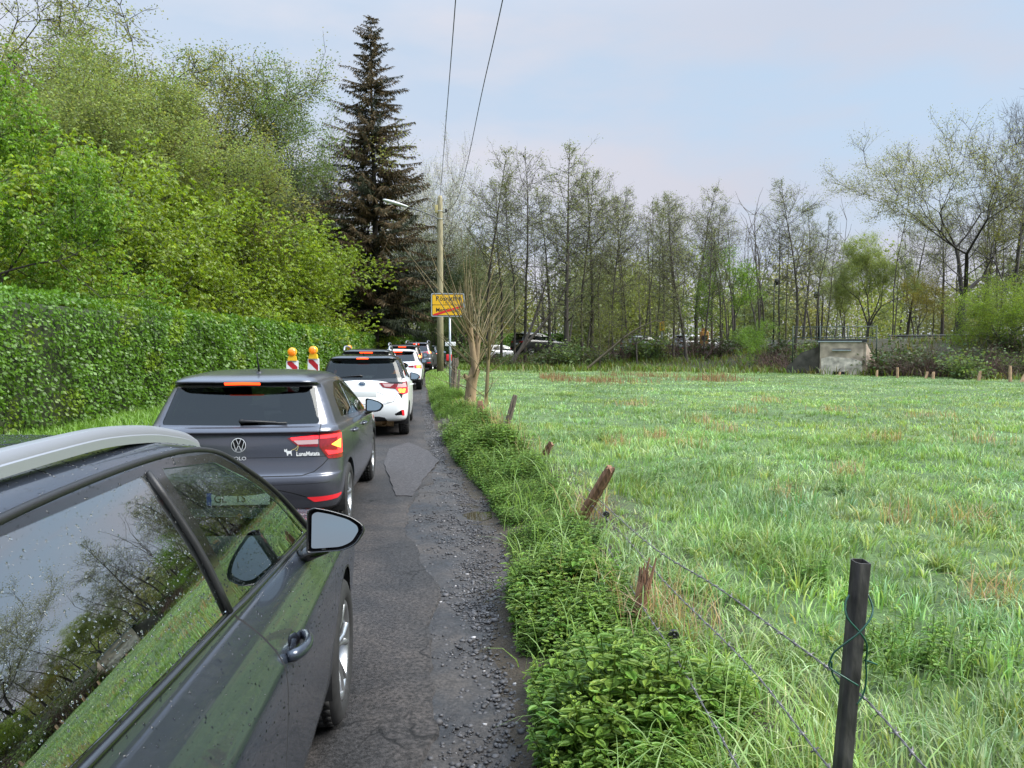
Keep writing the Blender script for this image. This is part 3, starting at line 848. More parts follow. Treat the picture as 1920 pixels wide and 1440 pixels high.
def cut(bm, poly, tag, view='S', within=None, nmin=0.12):
    """tag the part of the surface that lies inside a convex outline seen from the side (y,z), rear (x,z), front or top"""
    lay = bm.faces.layers.int['tag']
    ar = sum(poly[i][0] * poly[(i + 1) % len(poly)][1] - poly[(i + 1) % len(poly)][0] * poly[i][1] for i in range(len(poly)))
    if ar < 0: poly = poly[::-1]
    lo = [min(p[k] for p in poly) for k in (0, 1)]; hi = [max(p[k] for p in poly) for k in (0, 1)]
    if view == 'S': ia, ib, ok = 1, 2, lambda n: n.x > nmin
    elif view == 'R': ia, ib, ok = 0, 2, lambda n: n.y < -nmin
    elif view == 'F': ia, ib, ok = 0, 2, lambda n: n.y > nmin
    else: ia, ib, ok = 0, 1, lambda n: n.z > nmin
    F = []
    for f in bm.faces:
        if not ok(f.normal) or (within is not None and f[lay] not in within): continue
        a = [v.co[ia] for v in f.verts]; b = [v.co[ib] for v in f.verts]
        if max(a) < lo[0] - 1e-4 or min(a) > hi[0] + 1e-4 or max(b) < lo[1] - 1e-4 or min(b) > hi[1] + 1e-4: continue
        F.append(f)
    n = len(poly)
    for i in range(n):
        p, q = poly[i], poly[(i + 1) % n]
        no = Vector((0, 0, 0)); no[ia] = -(q[1] - p[1]); no[ib] = q[0] - p[0]      # points inwards for ccw
        if no.length < 1e-7: continue
        no.normalize()
        co = Vector((0, 0, 0)); co[ia], co[ib] = p
        geom = list({v for f in F for v in f.verts}) + list({e for f in F for e in f.edges}) + F
        if not F: return 0
        r = bmesh.ops.bisect_plane(bm, geom=geom, dist=1e-6, plane_co=co, plane_no=no)
        F = [f for f in r['geom'] if isinstance(f, bmesh.types.BMFace) and (f.calc_center_median() - co).dot(no) > 0]
    for f in F: f[lay] = tag
    return len(F)

def rpoly(pts, r=0.03, seg=4):
    """round the corners of a convex polygon"""
    out = []
    n = len(pts)
    for i in range(n):
        p0, p1, p2 = Vector(pts[i - 1]), Vector(pts[i]), Vector(pts[(i + 1) % n])
        a = (p0 - p1); b = (p2 - p1)
        rr = min(r, a.length * 0.45, b.length * 0.45)
        A = p1 + a.normalized() * rr; B = p1 + b.normalized() * rr
        for k in range(seg + 1):
            t = k / seg
            q = A * (1 - t) ** 2 + p1 * 2 * t * (1 - t) + B * t * t
            out.append((q.x, q.y))
    return out

def strip(a, b, wd):
    a, b = Vector(a), Vector(b)
    t = (b - a).normalized(); n = Vector((-t.y, t.x)) * wd / 2
    a = a - t * wd * 0.3; b = b + t * wd * 0.3
    return [tuple(a - n), tuple(b - n), tuple(b + n), tuple(a + n)]

def cut_line(bm, pts, wd, tag, view='S', within=(0,)):
    for a, b in zip(pts[:-1], pts[1:]):
        cut(bm, strip(a, b, wd), tag, view, within)

def take(bm, tags, both=True, side=None, off=0.0, skirt=True):
    """copy the faces with these tags to a new bmesh; both: add the mirror half"""
    lay = bm.faces.layers.int['tag']
    out = bmesh.new()
    nl = out.verts.layers.float_vector.new('vn')
    def vnorm(v, sx):
        n_ = v.normal.copy()
        if abs(v.co.x) < 1e-5: n_.x = 0; n_.normalize()
        return Vector((n_.x * sx, n_.y, n_.z))
    for sx in ((1, -1) if both else ((side or 1),)):
        mp_, F = {}, []
        nrm = {}
        for f in bm.faces:
            if f[lay] not in tags: continue
            F.append(f)
            for v in f.verts:
                nrm.setdefault(v, Vector()); nrm[v] += f.normal * f.calc_area()
        for v, n_ in nrm.items():
            n_ = nrm[v] = v.normal.copy()
            c = v.co + n_ * off
            mp_[v] = out.verts.new((c.x * sx, c.y, c.z)); mp_[v][nl] = vnorm(v, sx)
        cnt = {}
        for f in F:
            vv = [mp_[v] for v in f.verts]
            if sx < 0: vv = vv[::-1]
            try:
                nf = out.faces.new(vv); nf.material_index = tags.index(f[lay]) if isinstance(tags, list) else 0
            except ValueError: pass
            for e in f.edges: cnt[e] = cnt.get(e, 0) + 1
        if off and skirt:
            base_ = {}
            for f in F:
                vl = list(f.verts)
                for i, v in enumerate(vl):
                    u = vl[(i + 1) % len(vl)]
                    e = bm.edges.get((v, u))
                    if cnt.get(e, 0) != 1 or (abs(v.co.x) < 1e-5 and abs(u.co.x) < 1e-5): continue
                    for q in (v, u):
                        if q not in base_:
                            c = q.co - nrm[q] * 0.002
                            base_[q] = out.verts.new((c.x * sx, c.y, c.z)); base_[q][nl] = vnorm(q, sx)
                    qd = [mp_[v], base_[v], base_[u], mp_[u]]
                    if sx < 0: qd = qd[::-1]
                    try: out.faces.new(qd)
                    except ValueError: pass
    if both: bmesh.ops.remove_doubles(out, verts=[v for v in out.verts if abs(v.co.x) < 1e-4], dist=2e-4)
    return out

def circle(cy, cz, r, n=28, zmin=None):
    p = [(cy + r * math.cos(2 * math.pi * k / n), cz + r * math.sin(2 * math.pi * k / n)) for k in range(n)]
    return p

# ---- wheel: hub mesh with tyre and rim under it
def wheel_parts(rt, wd, rr, spokes=5, style=0):
    t = bmesh.new()
    h = wd / 2
    bm_lathe(t, [(rr, -h * 0.9), (rr + 0.012, -h), (rt - 0.05, -h * 1.04), (rt - 0.018, -h * 0.93), (rt - 0.004, -h * 0.78), (rt, -h * 0.45), (rt, 0), (rt, h * 0.45), (rt - 0.004, h * 0.78),
                 (rt - 0.018, h * 0.93), (rt - 0.05, h * 1.04), (rr + 0.012, h), (rr, h * 0.9)], 48)
    for k in range(40):                                   # tread blocks
        a = 2 * math.pi * k / 40
        for xx in (-0.55, -0.2, 0.2, 0.55):
            bm_box(t, (xx * h, (rt + 0.001) * math.cos(a + xx * .1), (rt + 0.001) * math.sin(a + xx * .1)), (h * 0.26, 0.006, 0.036), Matrix.Rotation(a + xx * .1, 3, 'X'))
    r = bmesh.new()
    bm_lathe(r, [(rr * 0.8, -h * 0.7), (rr, -h * 0.9), (rr, h * 0.88), (rr - 0.008, h * 0.93), (rr - 0.022, h * 0.86), (rr - 0.028, h * 0.5), (rr - 0.03, -h * 0.5)], 48)
    for k in range(spokes):
        a0 = 2 * math.pi * k / spokes
        for da in ((-0.16, 0.16) if style == 0 else (0.0,)):
            a = a0 + da * 0.35; a2 = a0 + da * 1.35
            p0 = Vector((h * 0.52, 0.045 * math.cos(a), 0.045 * math.sin(a)))
            p1 = Vector((h * 0.72, rr * 0.55 * math.cos((a + a2) / 2), rr * 0.55 * math.sin((a + a2) / 2)))
            p2 = Vector((h * 0.80, (rr - 0.02) * math.cos(a2), (rr - 0.02) * math.sin(a2)))
            wv = 0.030 if style == 0 else 0.05
            pr = []
            for p, ww in ((p0, wv * 0.9), (p1, wv * 0.72), (p2, wv * 1.0)):
                tang = Vector((0, -p.z, p.y)).normalized()
                pr.append([r.verts.new(p + tang * ww / 2), r.verts.new(p + Vector((0.012, 0, 0)) + tang * ww * 0.22), r.verts.new(p + Vector((0.012, 0, 0)) - tang * ww * 0.22), r.verts.new(p - tang * ww / 2), r.verts.new(p - Vector((0.03, 0, 0)))])
            for A, B in zip(pr[:-1], pr[1:]):
                for i in range(5): r.faces.new((A[i], A[(i + 1) % 5], B[(i + 1) % 5], B[i]))
    bm_lathe(r, [(0.0, h * 0.62), (0.03, h * 0.62), (0.055, h * 0.56), (0.07, h * 0.4), (0.07, h * 0.1)], 24)
    bmesh.ops.recalc_face_normals(r, faces=r.faces); bmesh.ops.recalc_face_normals(t, faces=t.faces)
    hb = bmesh.new()
    bm_lathe(hb, [(0.0, -h * 0.8), (rr * 0.78, -h * 0.8), (rr * 0.78, h * 0.05), (rr * 0.72, h * 0.09), (0.08, h * 0.09), (0.0, h * 0.09)], 32)
    bmesh.ops.recalc_face_normals(hb, faces=hb.faces)
    ms = []
    for nm, b, mt in (('wheel', hb, pbr('brake_disc', (0.05, 0.05, 0.05), 0.5, metal=0.5)), ('tyre', t, M_RUBBER), ('rim', r, M_ALLOY)):
        me = bpy.data.meshes.new(nm); b.normal_update(); b.to_mesh(me); b.free(); me.materials.append(mt)
        me.polygons.foreach_set('use_smooth', [nm != 'tyre' or True] * len(me.polygons))
        ms.append(me)
    return ms
def put_wheels(root, ms, hw, ys, rt, inset=0.0):
    for s in (1, -1):
        for y in ys:
            o = bpy.data.objects.new('wheel', ms[0]); COL.objects.link(o); o.parent = root
            o.location = (s * hw, y, rt)
            if s < 0: o.rotation_euler = (0, 0, math.pi)
            for nm, me in (('tyre', ms[1]), ('rim', ms[2])):
                c = bpy.data.objects.new(nm, me); COL.objects.link(c); c.parent = o

def arch_liner(cy, r, x_in, x_out, cz):
    bm = bmesh.new()
    for s in (1, -1):
        ra, rb = [], []
        for k in range(25):
            a = -0.25 + (math.pi + 0.5) * k / 24
            y, z = cy + r * math.cos(a), cz + r * math.sin(a)
            ra.append(bm.verts.new((s * x_out, y, z))); rb.append(bm.verts.new((s * x_in, y, z)))
        for k in range(24): bm.faces.new((ra[k], ra[k + 1], rb[k + 1], rb[k]))
        bm.faces.new(rb)
    return bm

def mirror_parts(root, pos, s, size=(0.20, 0.15), body=None, tilt=0.0):
    """door mirror on side s (+1 right); pos = base at the door; housing is rounded, the glass faces back"""
    W_, H_ = size
    bm = bmesh.new()
    # housing outline seen from behind; lofted forward with shrinking sections
    base_ = [(0.0, 0.0), (0.10, -0.008), (0.62, 0.01), (0.86, 0.14), (1.0, 0.44), (0.97, 0.58), (0.78, 0.76), (0.4, 0.92), (0.1, 1.0), (0.0, 0.93)]
    ol = rpoly([(x * W_, z * H_) for x, z in base_], 0.02, 3)
    cx, cz = W_ * 0.45, H_ * 0.5
    rings = []
    for yy, sc in ((0.0, 0.955), (-0.008, 1.0), (0.02, 1.03), (0.06, 0.99), (0.095, 0.82), (0.115, 0.5)):
        rings.append([bm.verts.new((s * (cx + (x - cx) * sc), yy + 0.045 * (x / W_) , cz + (z - cz) * sc)) for x, z in ol])
    n = len(ol)
    for a, b in zip(rings[:-1], rings[1:]):
        for k in range(n): bm.faces.new((a[k], a[(k + 1) % n], b[(k + 1) % n], b[k]))
    bm.faces.new(rings[-1])
    inner = [bm.verts.new((s * (cx + (x - cx) * 0.92), 0.012 + 0.045 * (x / W_), cz + (z - cz) * 0.92)) for x, z in ol]
    for k in range(n): bm.faces.new((inner[k], inner[(k + 1) % n], rings[0][(k + 1) % n], rings[0][k]))
    bm.faces.new(inner)
    bm_tube(bm, [(s * -0.10, 0.07, -0.035), (s * -0.03, 0.055, -0.02), (s * 0.06, 0.05, 0.02)], [0.03, 0.026, 0.03], 10)
    bmesh.ops.recalc_face_normals(bm, faces=bm.faces)
    h = obj('door_mirror', bm, body or M_GLOSSBLK, root)
    h.location = pos
    h.rotation_euler = (R(-11), 0, 0)
    g = bmesh.new()
    gv = [g.verts.new((s * (cx + (x - cx) * 0.82), 0.004 + 0.045 * (x / W_), cz + (z - cz) * 0.82)) for x, z in ol]
    f = g.faces.new(gv)
    g.normal_update()
    if f.normal.y > 0: bmesh.ops.reverse_faces(g, faces=[f])
    mg = obj('mirror_glass', g, M_MIRROR, h, smooth=False)
    mg.location = (0, 0, 0)
    return h

def flat_text(root, txt, size, mat, x, z, ydepth, name='lettering', depth=0.0015, bold=0.0, fx=1.0, tilt=0.0, yaw=0.0):
    b = text_bm(txt, size, depth, bold, font_x=fx)
    xf(b, Matrix.Translation((x, ydepth, z)) @ Matrix.Rotation(yaw, 4, 'Z') @ Matrix.Rotation(R(90) + tilt, 4, 'X'))
    return obj(name, b, mat, root, smooth=False)
# tag numbers: 0 body, 1 side glass front, 2 frame, 3 side glass rear, 4 rear glass, 5 windscreen, 6 arch hole, 7 gap, 8 lower cladding,
# 9 lamp outer, 10 lamp inner, 11 lit band, 12 amber cell, 13 reflector, 14 roof colour, 15 third brake, 16 black upper tailgate, 17 clear lens, 18 quarter glass, 19 spoiler underside
def build_body(root, S):
    bm = shell(S['rings'], S['L'], S.get('sub', 5), ns=S.get('ns', 44))
    bv = BVHTree.FromBMesh(bm)
    for view, tag, poly, within in S['cuts']:
        cut(bm, poly, tag, view, within, S.get('nmin', 0.12))
    for view, pts, wd in S.get('lines', []):
        cut_line(bm, pts, wd, 7, view)
    for f in bm.faces: pass
    body = take(bm, [0, 7, 8, 14, 16, 19])
    b = obj('body', body, [S['paint'], M_GAP, S.get('clad', M_BLACK), S.get('roof', S['paint']), M_GLOSSBLK, M_GLOSSBLK], root)
    def part(name, tags, mat, off=0.0, both=True, side=None):
        t = take(bm, tags, both, side, off)
        if len(t.faces) == 0:
            t.free(); return None
        return obj(name, t, mat, root)
    for s in (1, -1):
        part('window_frame', [2], M_GLOSSBLK, 0.0, False, s)
        part('front_window', [1], S.get('glassf', M_GLASS), -0.004, False, s)
        part('rear_window', [3], S.get('glassr', M_PRIV), -0.004, False, s)
        part('quarter_window', [18], S.get('glassr', M_PRIV), -0.004, False, s)
    part('rear_screen', [4], S.get('glassr', M_PRIV), -0.003)
    part('windscreen', [5], M_GLASSF, -0.003)
    for s in (1, -1):
        for tg in ([9, 11, 12, 17], [10, 20, 22, 21]):
            t = take(bm, tg, False, s, 0.006)
            if len(t.faces): obj('tail_lamp', t, [M_REDLENS, M_REDLIT, M_AMBLIT, M_CLEARLENS], root)
            else: t.free()
        t = take(bm, [13], False, s, 0.004)
        if len(t.faces): obj('reflector', t, M_REFLEX, root)
    for s in (1, -1): part('head_lamp', [23], M_CLEARLENS, 0.004, False, s)
    part('brake_lamp', [15], M_BRAKE3, 0.006)
    # inner shell, floor and wheel housings so nothing is hollow
    yr, rt = S['axles'][0], S['rt']
    lin = bmesh.new()
    for y in S['axles']:
        a = arch_liner(y, S['ra'], S['hw'] - 0.30, S['hw'] - 0.025, S['rt'] + S.get('archdz', 0.01))
        me = bpy.data.meshes.new('x'); a.to_mesh(me); a.free(); lin.from_mesh(me); bpy.data.meshes.remove(me)
    w0 = S['hw'] - 0.32
    bm_box(lin, (0, S['L'] / 2, 0.30), (w0 * 2, S['L'] - 0.5, 0.16))
    bm_box(lin, (0, (S['axles'][0] + S['axles'][1]) / 2, 0.30), (S['hw'] * 2 - 0.16, S['axles'][1] - S['axles'][0] - 2 * S['ra'] - 0.04, 0.12))
    obj('underbody', lin, M_DARK, root, smooth=False)
    put_wheels(root, S['wheels'], S['hw'] - S.get('wi', 0.125), S['axles'], rt)
    return bm, bv

def hit_rear(bv, x, z):
    h = bv.ray_cast(Vector((abs(x), -3, z)), Vector((0, 1, 0)))
    return h[0].y if h[0] else 0.0
def hit_side(bv, y, z):
    h = bv.ray_cast(Vector((3, y, z)), Vector((-1, 0, 0)))
    return h[0].x if h[0] else 0.8

def seats(root, ys, zb, w_=0.36, screen=True):
    for y in ys:
        for x in (-0.37, 0.37):
            bm = bmesh.new()
            bm_box(bm, (x, y, zb + 0.12), (0.5, 0.5, 0.2), None, 0.06)
            bm_box(bm, (x, y - 0.28, zb + 0.42), (0.48, 0.16, 0.62), Matrix.Rotation(R(14), 3, 'X'), 0.06)
            bm_box(bm, (x, y - 0.38, zb + 0.83), (0.27, 0.11, 0.2), Matrix.Rotation(R(10), 3, 'X'), 0.05)
            obj('seat', bm, M_SEAT, root)

# ---------------------------------------------------------------- 1: dark grey car in the foreground
def make_estate():
    root = thing('parked_car', 'wet dark grey car with silver roof rails in the left foreground', 'car', (-1.345, 0.15, 0), 0, 'cars queuing on the road')
    Lc = 4.4
    rings = [
        (.34, .25, .26, .80, .14, 4.22, .20, .34, .05, .14),
        (.42, .31, .33, .880, .04, 4.34, .22, .36, .06, .16),
        (.56, .50, .50, .905, .00, 4.40, .22, .38, .06, .18),
        (.72, .70, .66, .918, .00, 4.38, .22, .38, .06, .18),
        (.84, .835, .775, .918, .02, 4.30, .22, .38, .06, .18),
        (.90, .885, .83, .902, .04, 4.20, .22, .40, .06, .18),
        (.99, .965, .90, .868, .07, 3.86, .22, .42, .05, .20),
        (1.06, 1.025, .955, .832, .10, 3.50, .20, .34, .05, .22),
        (1.10, 1.055, .985, .815, .13, 3.32, .18, .16, .05, .20),
        (1.24, 1.225, 1.19, .753, .22, 2.97, .16, .14, .05, .19),
        (1.375, 1.38, 1.345, .677, .33, 2.66, .15, .15, .05, .16),
        (1.425, 1.437, 1.412, .645, .37, 2.46, .14, .16, .04, .14),
        (1.462, 1.472, 1.445, .622, .33, 2.30, .14, .18, .04, .12),
        (1.492, 1.505, 1.475, .565, .30, 2.16, .14, .20, .04, .10),
        (1.518, 1.532, 1.498, .42, .38, 2.04, .12, .18, .03, .06),
        (1.528, 1.545, 1.508, .20, .48, 1.96, .10, .10, .02, .03),
        (1.531, 1.548, 1.51, .0, .56, 1.90, .0, .0, .0, .0)]
    fr = rpoly([(.42, 1.128), (1.9, 1.050), (3.0, .988), (2.74, 1.17), (2.52, 1.305), (2.28, 1.408), (1.85, 1.452), (1.15, 1.452), (.72, 1.40)], .05, 3)
    rw = rpoly([(.88, 1.118), (1.835, 1.066), (1.765, 1.432), (1.15, 1.436), (.95, 1.42)], .022, 3)
    qw = rpoly([(.52, 1.138), (.82, 1.122), (.88, 1.40), (.76, 1.385)], .03, 3)
    fw = rpoly([(1.925, 1.060), (2.90, 1.005), (2.70, 1.155), (2.48, 1.288), (2.25, 1.385), (1.855, 1.430)], .022, 3)
    ra, rt = 0.365, 0.325
    cuts = [('S', 2, fr, (0,)), ('S', 3, rw, (2,)), ('S', 18, qw, (2,)), ('S', 1, fw, (2,)),
            ('R', 4, rpoly([(-.01, 1.11), (.66, 1.12), (.55, 1.37), (-.01, 1.385)], .03), (0,)),
            ('R', 9, rpoly([(.36, .90), (.92, .95), (.92, .78), (.42, .80)], .03), (0,)), ('R', 11, [(.40, .87), (.90, .90), (.90, .86), (.42, .84)], (9,)),
            ('S', 8, circle(.80, rt + .01, ra + .035), (0,)), ('S', 8, circle(3.42, rt + .01, ra + .012), (0,)),
            ('S', 6, circle(.80, rt + .01, ra), (0, 8)), ('S', 6, circle(3.42, rt + .01, ra), (0, 8)),
            ('S', 8, [(1.15, .10), (3.05, .10), (3.05, .285), (1.15, .285)], (0,)),
            ('F', 5, rpoly([(-.01, 1.0), (.70, 1.0), (.72, 1.06), (.58, 1.37), (.50, 1.415), (-.01, 1.436)], .03), (0,))]
    lines = [('S', [(1.865, 1.045), (1.90, 1.0), (1.975, .90), (2.005, .78), (2.01, .60), (2.0, .36)], .010),
             ('S', [(2.985, .97), (3.03, .90), (3.03, .72), (3.0, .45), (2.98, .36)], .007),
             ('S', [(.86, 1.10), (.98, .9), (1.10, .75), (1.2, .50), (1.2, .36)], .007),
             ('S', [(1.2, .358), (2.98, .358)], .007)]
    S = dict(rings=rings, L=Lc, cuts=cuts, lines=lines, paint=paint('grey_paint', (0.046, 0.056, 0.076), 0.6, 0.22, .7), axles=(.80, 3.42), rt=rt, ra=ra, hw=.915, wi=.12,
             wheels=wheel_parts(rt, .215, .225, 5), glassr=glass_mat('dark_door_glass', (0.05, 0.06, 0.058), 0.42), glassf=glass_mat('front_door_glass', (0.42, 0.56, 0.47), 0.12), sub=6, ns=60)
    bm, bv = build_body(root, S)
    # thin trims along the windows: rubber lip at the roof and bright waist rail
    for s in (1, -1):
        t = bmesh.new()
        pts = []
        for y, z in [(.48, 1.27), (.72, 1.407), (1.15, 1.458), (1.85, 1.458), (2.28, 1.414), (2.52, 1.311), (2.74, 1.176), (3.0, .994)]:
            pts.append(Vector((s * (hit_side(bv, y, z) + .002), y, z)))
        den = []
        for i in range(len(pts) - 1):
            a, b, c, d = pts[max(i - 1, 0)], pts[i], pts[i + 1], pts[min(i + 2, len(pts) - 1)]
            for k in range(6): den.append(crom(a, b, c, d, k / 6))
        den.append(pts[-1])
        bm_tube(t, den, .009, 8)
        obj('roof_seal', t, M_BLACK, root)
    for s in (1, -1):
        t = bmesh.new()
        pts = [Vector((s * (hit_side(bv, y, z) + .001), y, z)) for y, z in [(.42 + k * .13, 1.124 + (1.052 - 1.124) * k * .13 / 1.48) for k in range(12)] + [(1.95 + .1 * k, 1.047 - .0585 * k * .1) for k in range(11)]]
        bm_tube(t, pts, .0095, 8)
        obj('waist_trim', t, M_DCHROME, root)
    # pillar strips between the windows
    for s in (1, -1):
        for (y0, z0), (y1, z1), rr in [((1.84, 1.062), (1.768, 1.436), .010), ((.855, 1.12), (.92, 1.42), .012)]:
            pts = []; t = bmesh.new()
            for k in range(7):
                q = k / 6; y = y0 + (y1 - y0) * q; z = z0 + (z1 - z0) * q
                pts.append(Vector((s * (hit_side(bv, y, z) + .001), y, z)))
            bm_tube(t, pts, rr, 8)
            obj('pillar_seal', t, M_BLACK, root)
    # roof rails
    for s in (1, -1):
        b = bmesh.new()
        prof = [(.45, 1.475, .545), (.52, 1.515, .55), (.80, 1.543, .558), (1.15, 1.556, .563), (1.5, 1.556, .563), (1.73, 1.548, .560), (2.0, 1.522, .556), (2.2, 1.490, .552), (2.32, 1.466, .55), (2.42, 1.432, .55)]
        den = []
        for i in range(len(prof) - 1):
            a, q, c, d = [np.array(prof[max(0, min(j, len(prof) - 1))]) for j in (i - 1, i, i + 1, i + 2)]
            for k in range(6): den.append(crom(a, q, c, d, k / 6))
        den.append(np.array(prof[-1]))
        sec = [(-.022, -.035), (-.026, -.010), (-.019, .003), (0.0, .008), (.016, .003), (.023, -.008), (.026, -.022), (.030, -.025), (.032, -.050), (.0, -.052)]
        rows = [[b.verts.new((s * (p[2] + x * .8), p[0], p[1] - .004 + z * .8)) for x, z in sec] for p in den]
        for A, B in zip(rows[:-1], rows[1:]):
            for k in range(len(sec)): b.faces.new((A[k], A[(k + 1) % len(sec)], B[(k + 1) % len(sec)], B[k]))
        b.faces.new(rows[0]); b.faces.new(rows[-1])
        bmesh.ops.recalc_face_normals(b, faces=b.faces)
        o = obj('roof_rail', b, M_SATIN, root)
        em = o.modifiers.new('es', 'EDGE_SPLIT'); em.split_angle = R(40)
    # door handles: a bowed grip over a flat black disc standing in for the cup's shade
    for s in (1, -1):
        for y0, z0 in ((2.03, .862), (1.13, .905)):
            b = bmesh.new()
            X = lambda y, z: s * hit_side(bv, y, z)
            pts, rr = [], []
            for k in range(13):
                q = k / 12
                y = y0 + .21 * q; z = z0 - .012 * q
                bow = .036 * math.sin(math.pi * min(1, max(0, q)) ) ** .6
                pts.append((X(y, z) + s * (bow + .002), y, z)); rr.append(.015 if 0 < k < 12 else .012)
            bm_tube(b, pts, rr, 10, flat=1.25)
            h = obj('door_handle', b, S['paint'], root)
            c = bmesh.new()
            ring = []
            for k in range(20):
                a = 2 * math.pi * k / 20
                y = y0 + .105 + .062 * math.cos(a); z = z0 - .006 + .034 * math.sin(a)
                ring.append(c.verts.new((X(y, z) + s * .0015, y, z)))
            c.faces.new(ring if s < 0 else ring[::-1])
            obj('handle_cup_shade', c, M_GLOSSBLK, h)
    mirror_parts(root, (.872, 2.60, 1.005), 1, (.195, .155), M_GLOSSBLK)
    mirror_parts(root, (-.872, 2.60, 1.005), -1, (.195, .155), M_GLOSSBLK)
    # interior
    seats(root, (1.0, 1.95), .42)
    b = bmesh.new()
    bm_box(b, (0, 2.95, .84), (1.42, .55, .24), Matrix.Rotation(R(-8), 3, 'X'), .07)
    bm_box(b, (0, 2.6, .62), (.3, .9, .3), None, .06)
    obj('dashboard', b, M_SEAT, root)
    b = bmesh.new()
    ring = [Vector((-.37 + .18 * math.cos(2 * math.pi * k / 24), 2.52 - .06 * math.sin(2 * math.pi * k / 24), .93 + .17 * math.sin(2 * math.pi * k / 24))) for k in range(25)]
    bm_tube(b, ring, .014, 8, False); bm_box(b, (-.37, 2.56, .93), (.14, .06, .11), None, .03)
    obj('steering_wheel', b, M_BLACK, root)
    b = bmesh.new()
    bm_box(b, (0, 2.45, 1.345), (.24, .03, .07), Matrix.Rotation(R(10), 3, 'X'), .02)
    obj('rear_view_mirror', b, M_BLACK, root)
    # rain drops lying on roof, frame, glass and upper door
    add_drops(root, bm)
    return root

def add_drops(root, bm):
    lay = bm.faces.layers.int['tag']
    P, Nn, sz = [], [], []
    bvx = BVHTree.FromBMesh(bm)
    r2 = random.Random(5)
    dens = {0: 1700, 1: 3800, 2: 3000, 3: 3900, 18: 3600}
    for f in bm.faces:
        t = f[lay]
        if t not in dens: continue
        c = f.calc_center_median()
        if t == 0 and (c.z < .62 or c.y > 3.9 or c.y < .3): continue
        d = dens[t] * (1.6 if (t == 0 and c.z > 1.44) else 1.0)
        if t == 0 and c.z < 1.0: d *= max(.12, (c.z - .55) / .45)
        n = d * f.calc_area()
        n = int(n) + (r2.random() < n - int(n))
        if n == 0: continue
        vs = [v.co for v in f.verts]
        for _ in range(n):
            a, b = r2.random(), r2.random()
            if len(vs) >= 4: p = (vs[0] * (1 - a) + vs[1] * a) * (1 - b) + (vs[3] * (1 - a) + vs[2] * a) * b
            else:
                if a + b > 1: a, b = 1 - a, 1 - b
                p = vs[0] + (vs[1] - vs[0]) * a + (vs[2] - vs[0]) * b
            P.append(p - f.normal * (.004 if t in (1, 3, 18) else 0)); Nn.append(f.normal.copy()); sz.append(r2.choice((.0009, .0011, .0013, .0016, .002, .0029)) * r2.uniform(.8, 1.2))
    # runs of water down the roof side and the door glass
    faces = [f for f in bm.faces if f[lay] == 0 and f.calc_center_median().z > 1.44 and .6 < f.calc_center_median().y < 2.6]
    for _ in range(34):
        f = r2.choice(faces); p = f.calc_center_median().copy(); n = f.normal.copy()
        down = Vector((0, 0, -1)); t = (down - n * down.dot(n)).normalized()
        m = r2.randint(8, 26); s0 = r2.uniform(.0018, .003)
        for k in range(m):
            q = p + t * (k * .0022) + Vector((0, r2.uniform(-.0006, .0006), 0))
            h = bvx.find_nearest(q)
            P.append(h[0]); Nn.append(h[1]); sz.append(s0 * (1.15 if k == m - 1 else .8))
    # hemisphere template
    tv = [(0, 0, .55)]
    for rr, hh in ((.62, .42), (1.0, 0.0)):
        for k in range(7):
            a = 2 * math.pi * k / 7
            tv.append((rr * math.cos(a), rr * math.sin(a), hh))
    tf = [(0, 1 + k, 1 + (k + 1) % 7, 1 + (k + 1) % 7) for k in range(7)]
    tri = [(0, 1 + k, 1 + (k + 1) % 7) for k in range(7)]
    for k in range(7):
        a, b = 1 + k, 1 + (k + 1) % 7
        tri += [(a, a + 7, b + 7), (a, b + 7, b)]
    tv = np.array(tv); tri = np.array(tri)
    V, F = [], []
    for i, (p, n, s) in enumerate(zip(P, Nn, sz)):
        down = Vector((0, 0, -1)); t = (down - n * down.dot(n))
        t = t.normalized() if t.length > .05 else Vector((0, 1, 0))
        b = n.cross(t)
        el = r2.uniform(1.0, 1.5)
        M = np.array([[t.x * el, b.x, n.x], [t.y * el, b.y, n.y], [t.z * el, b.z, n.z]]) * s
        V.append(tv @ M.T + np.array(p)); F.append(tri + i * len(tv))
    m, t, out = new_mat('water_drop')
    g = N(t, 'ShaderNodeBsdfGlass'); g.inputs['IOR'].default_value = 1.33; g.inputs['Roughness'].default_value = 0.0
    t.links.new(g.outputs[0], out.inputs[0])
    o = npmesh('rain_drops', np.concatenate(V), np.concatenate(F), m, root, smooth=True)
    o['kind'] = 'stuff'

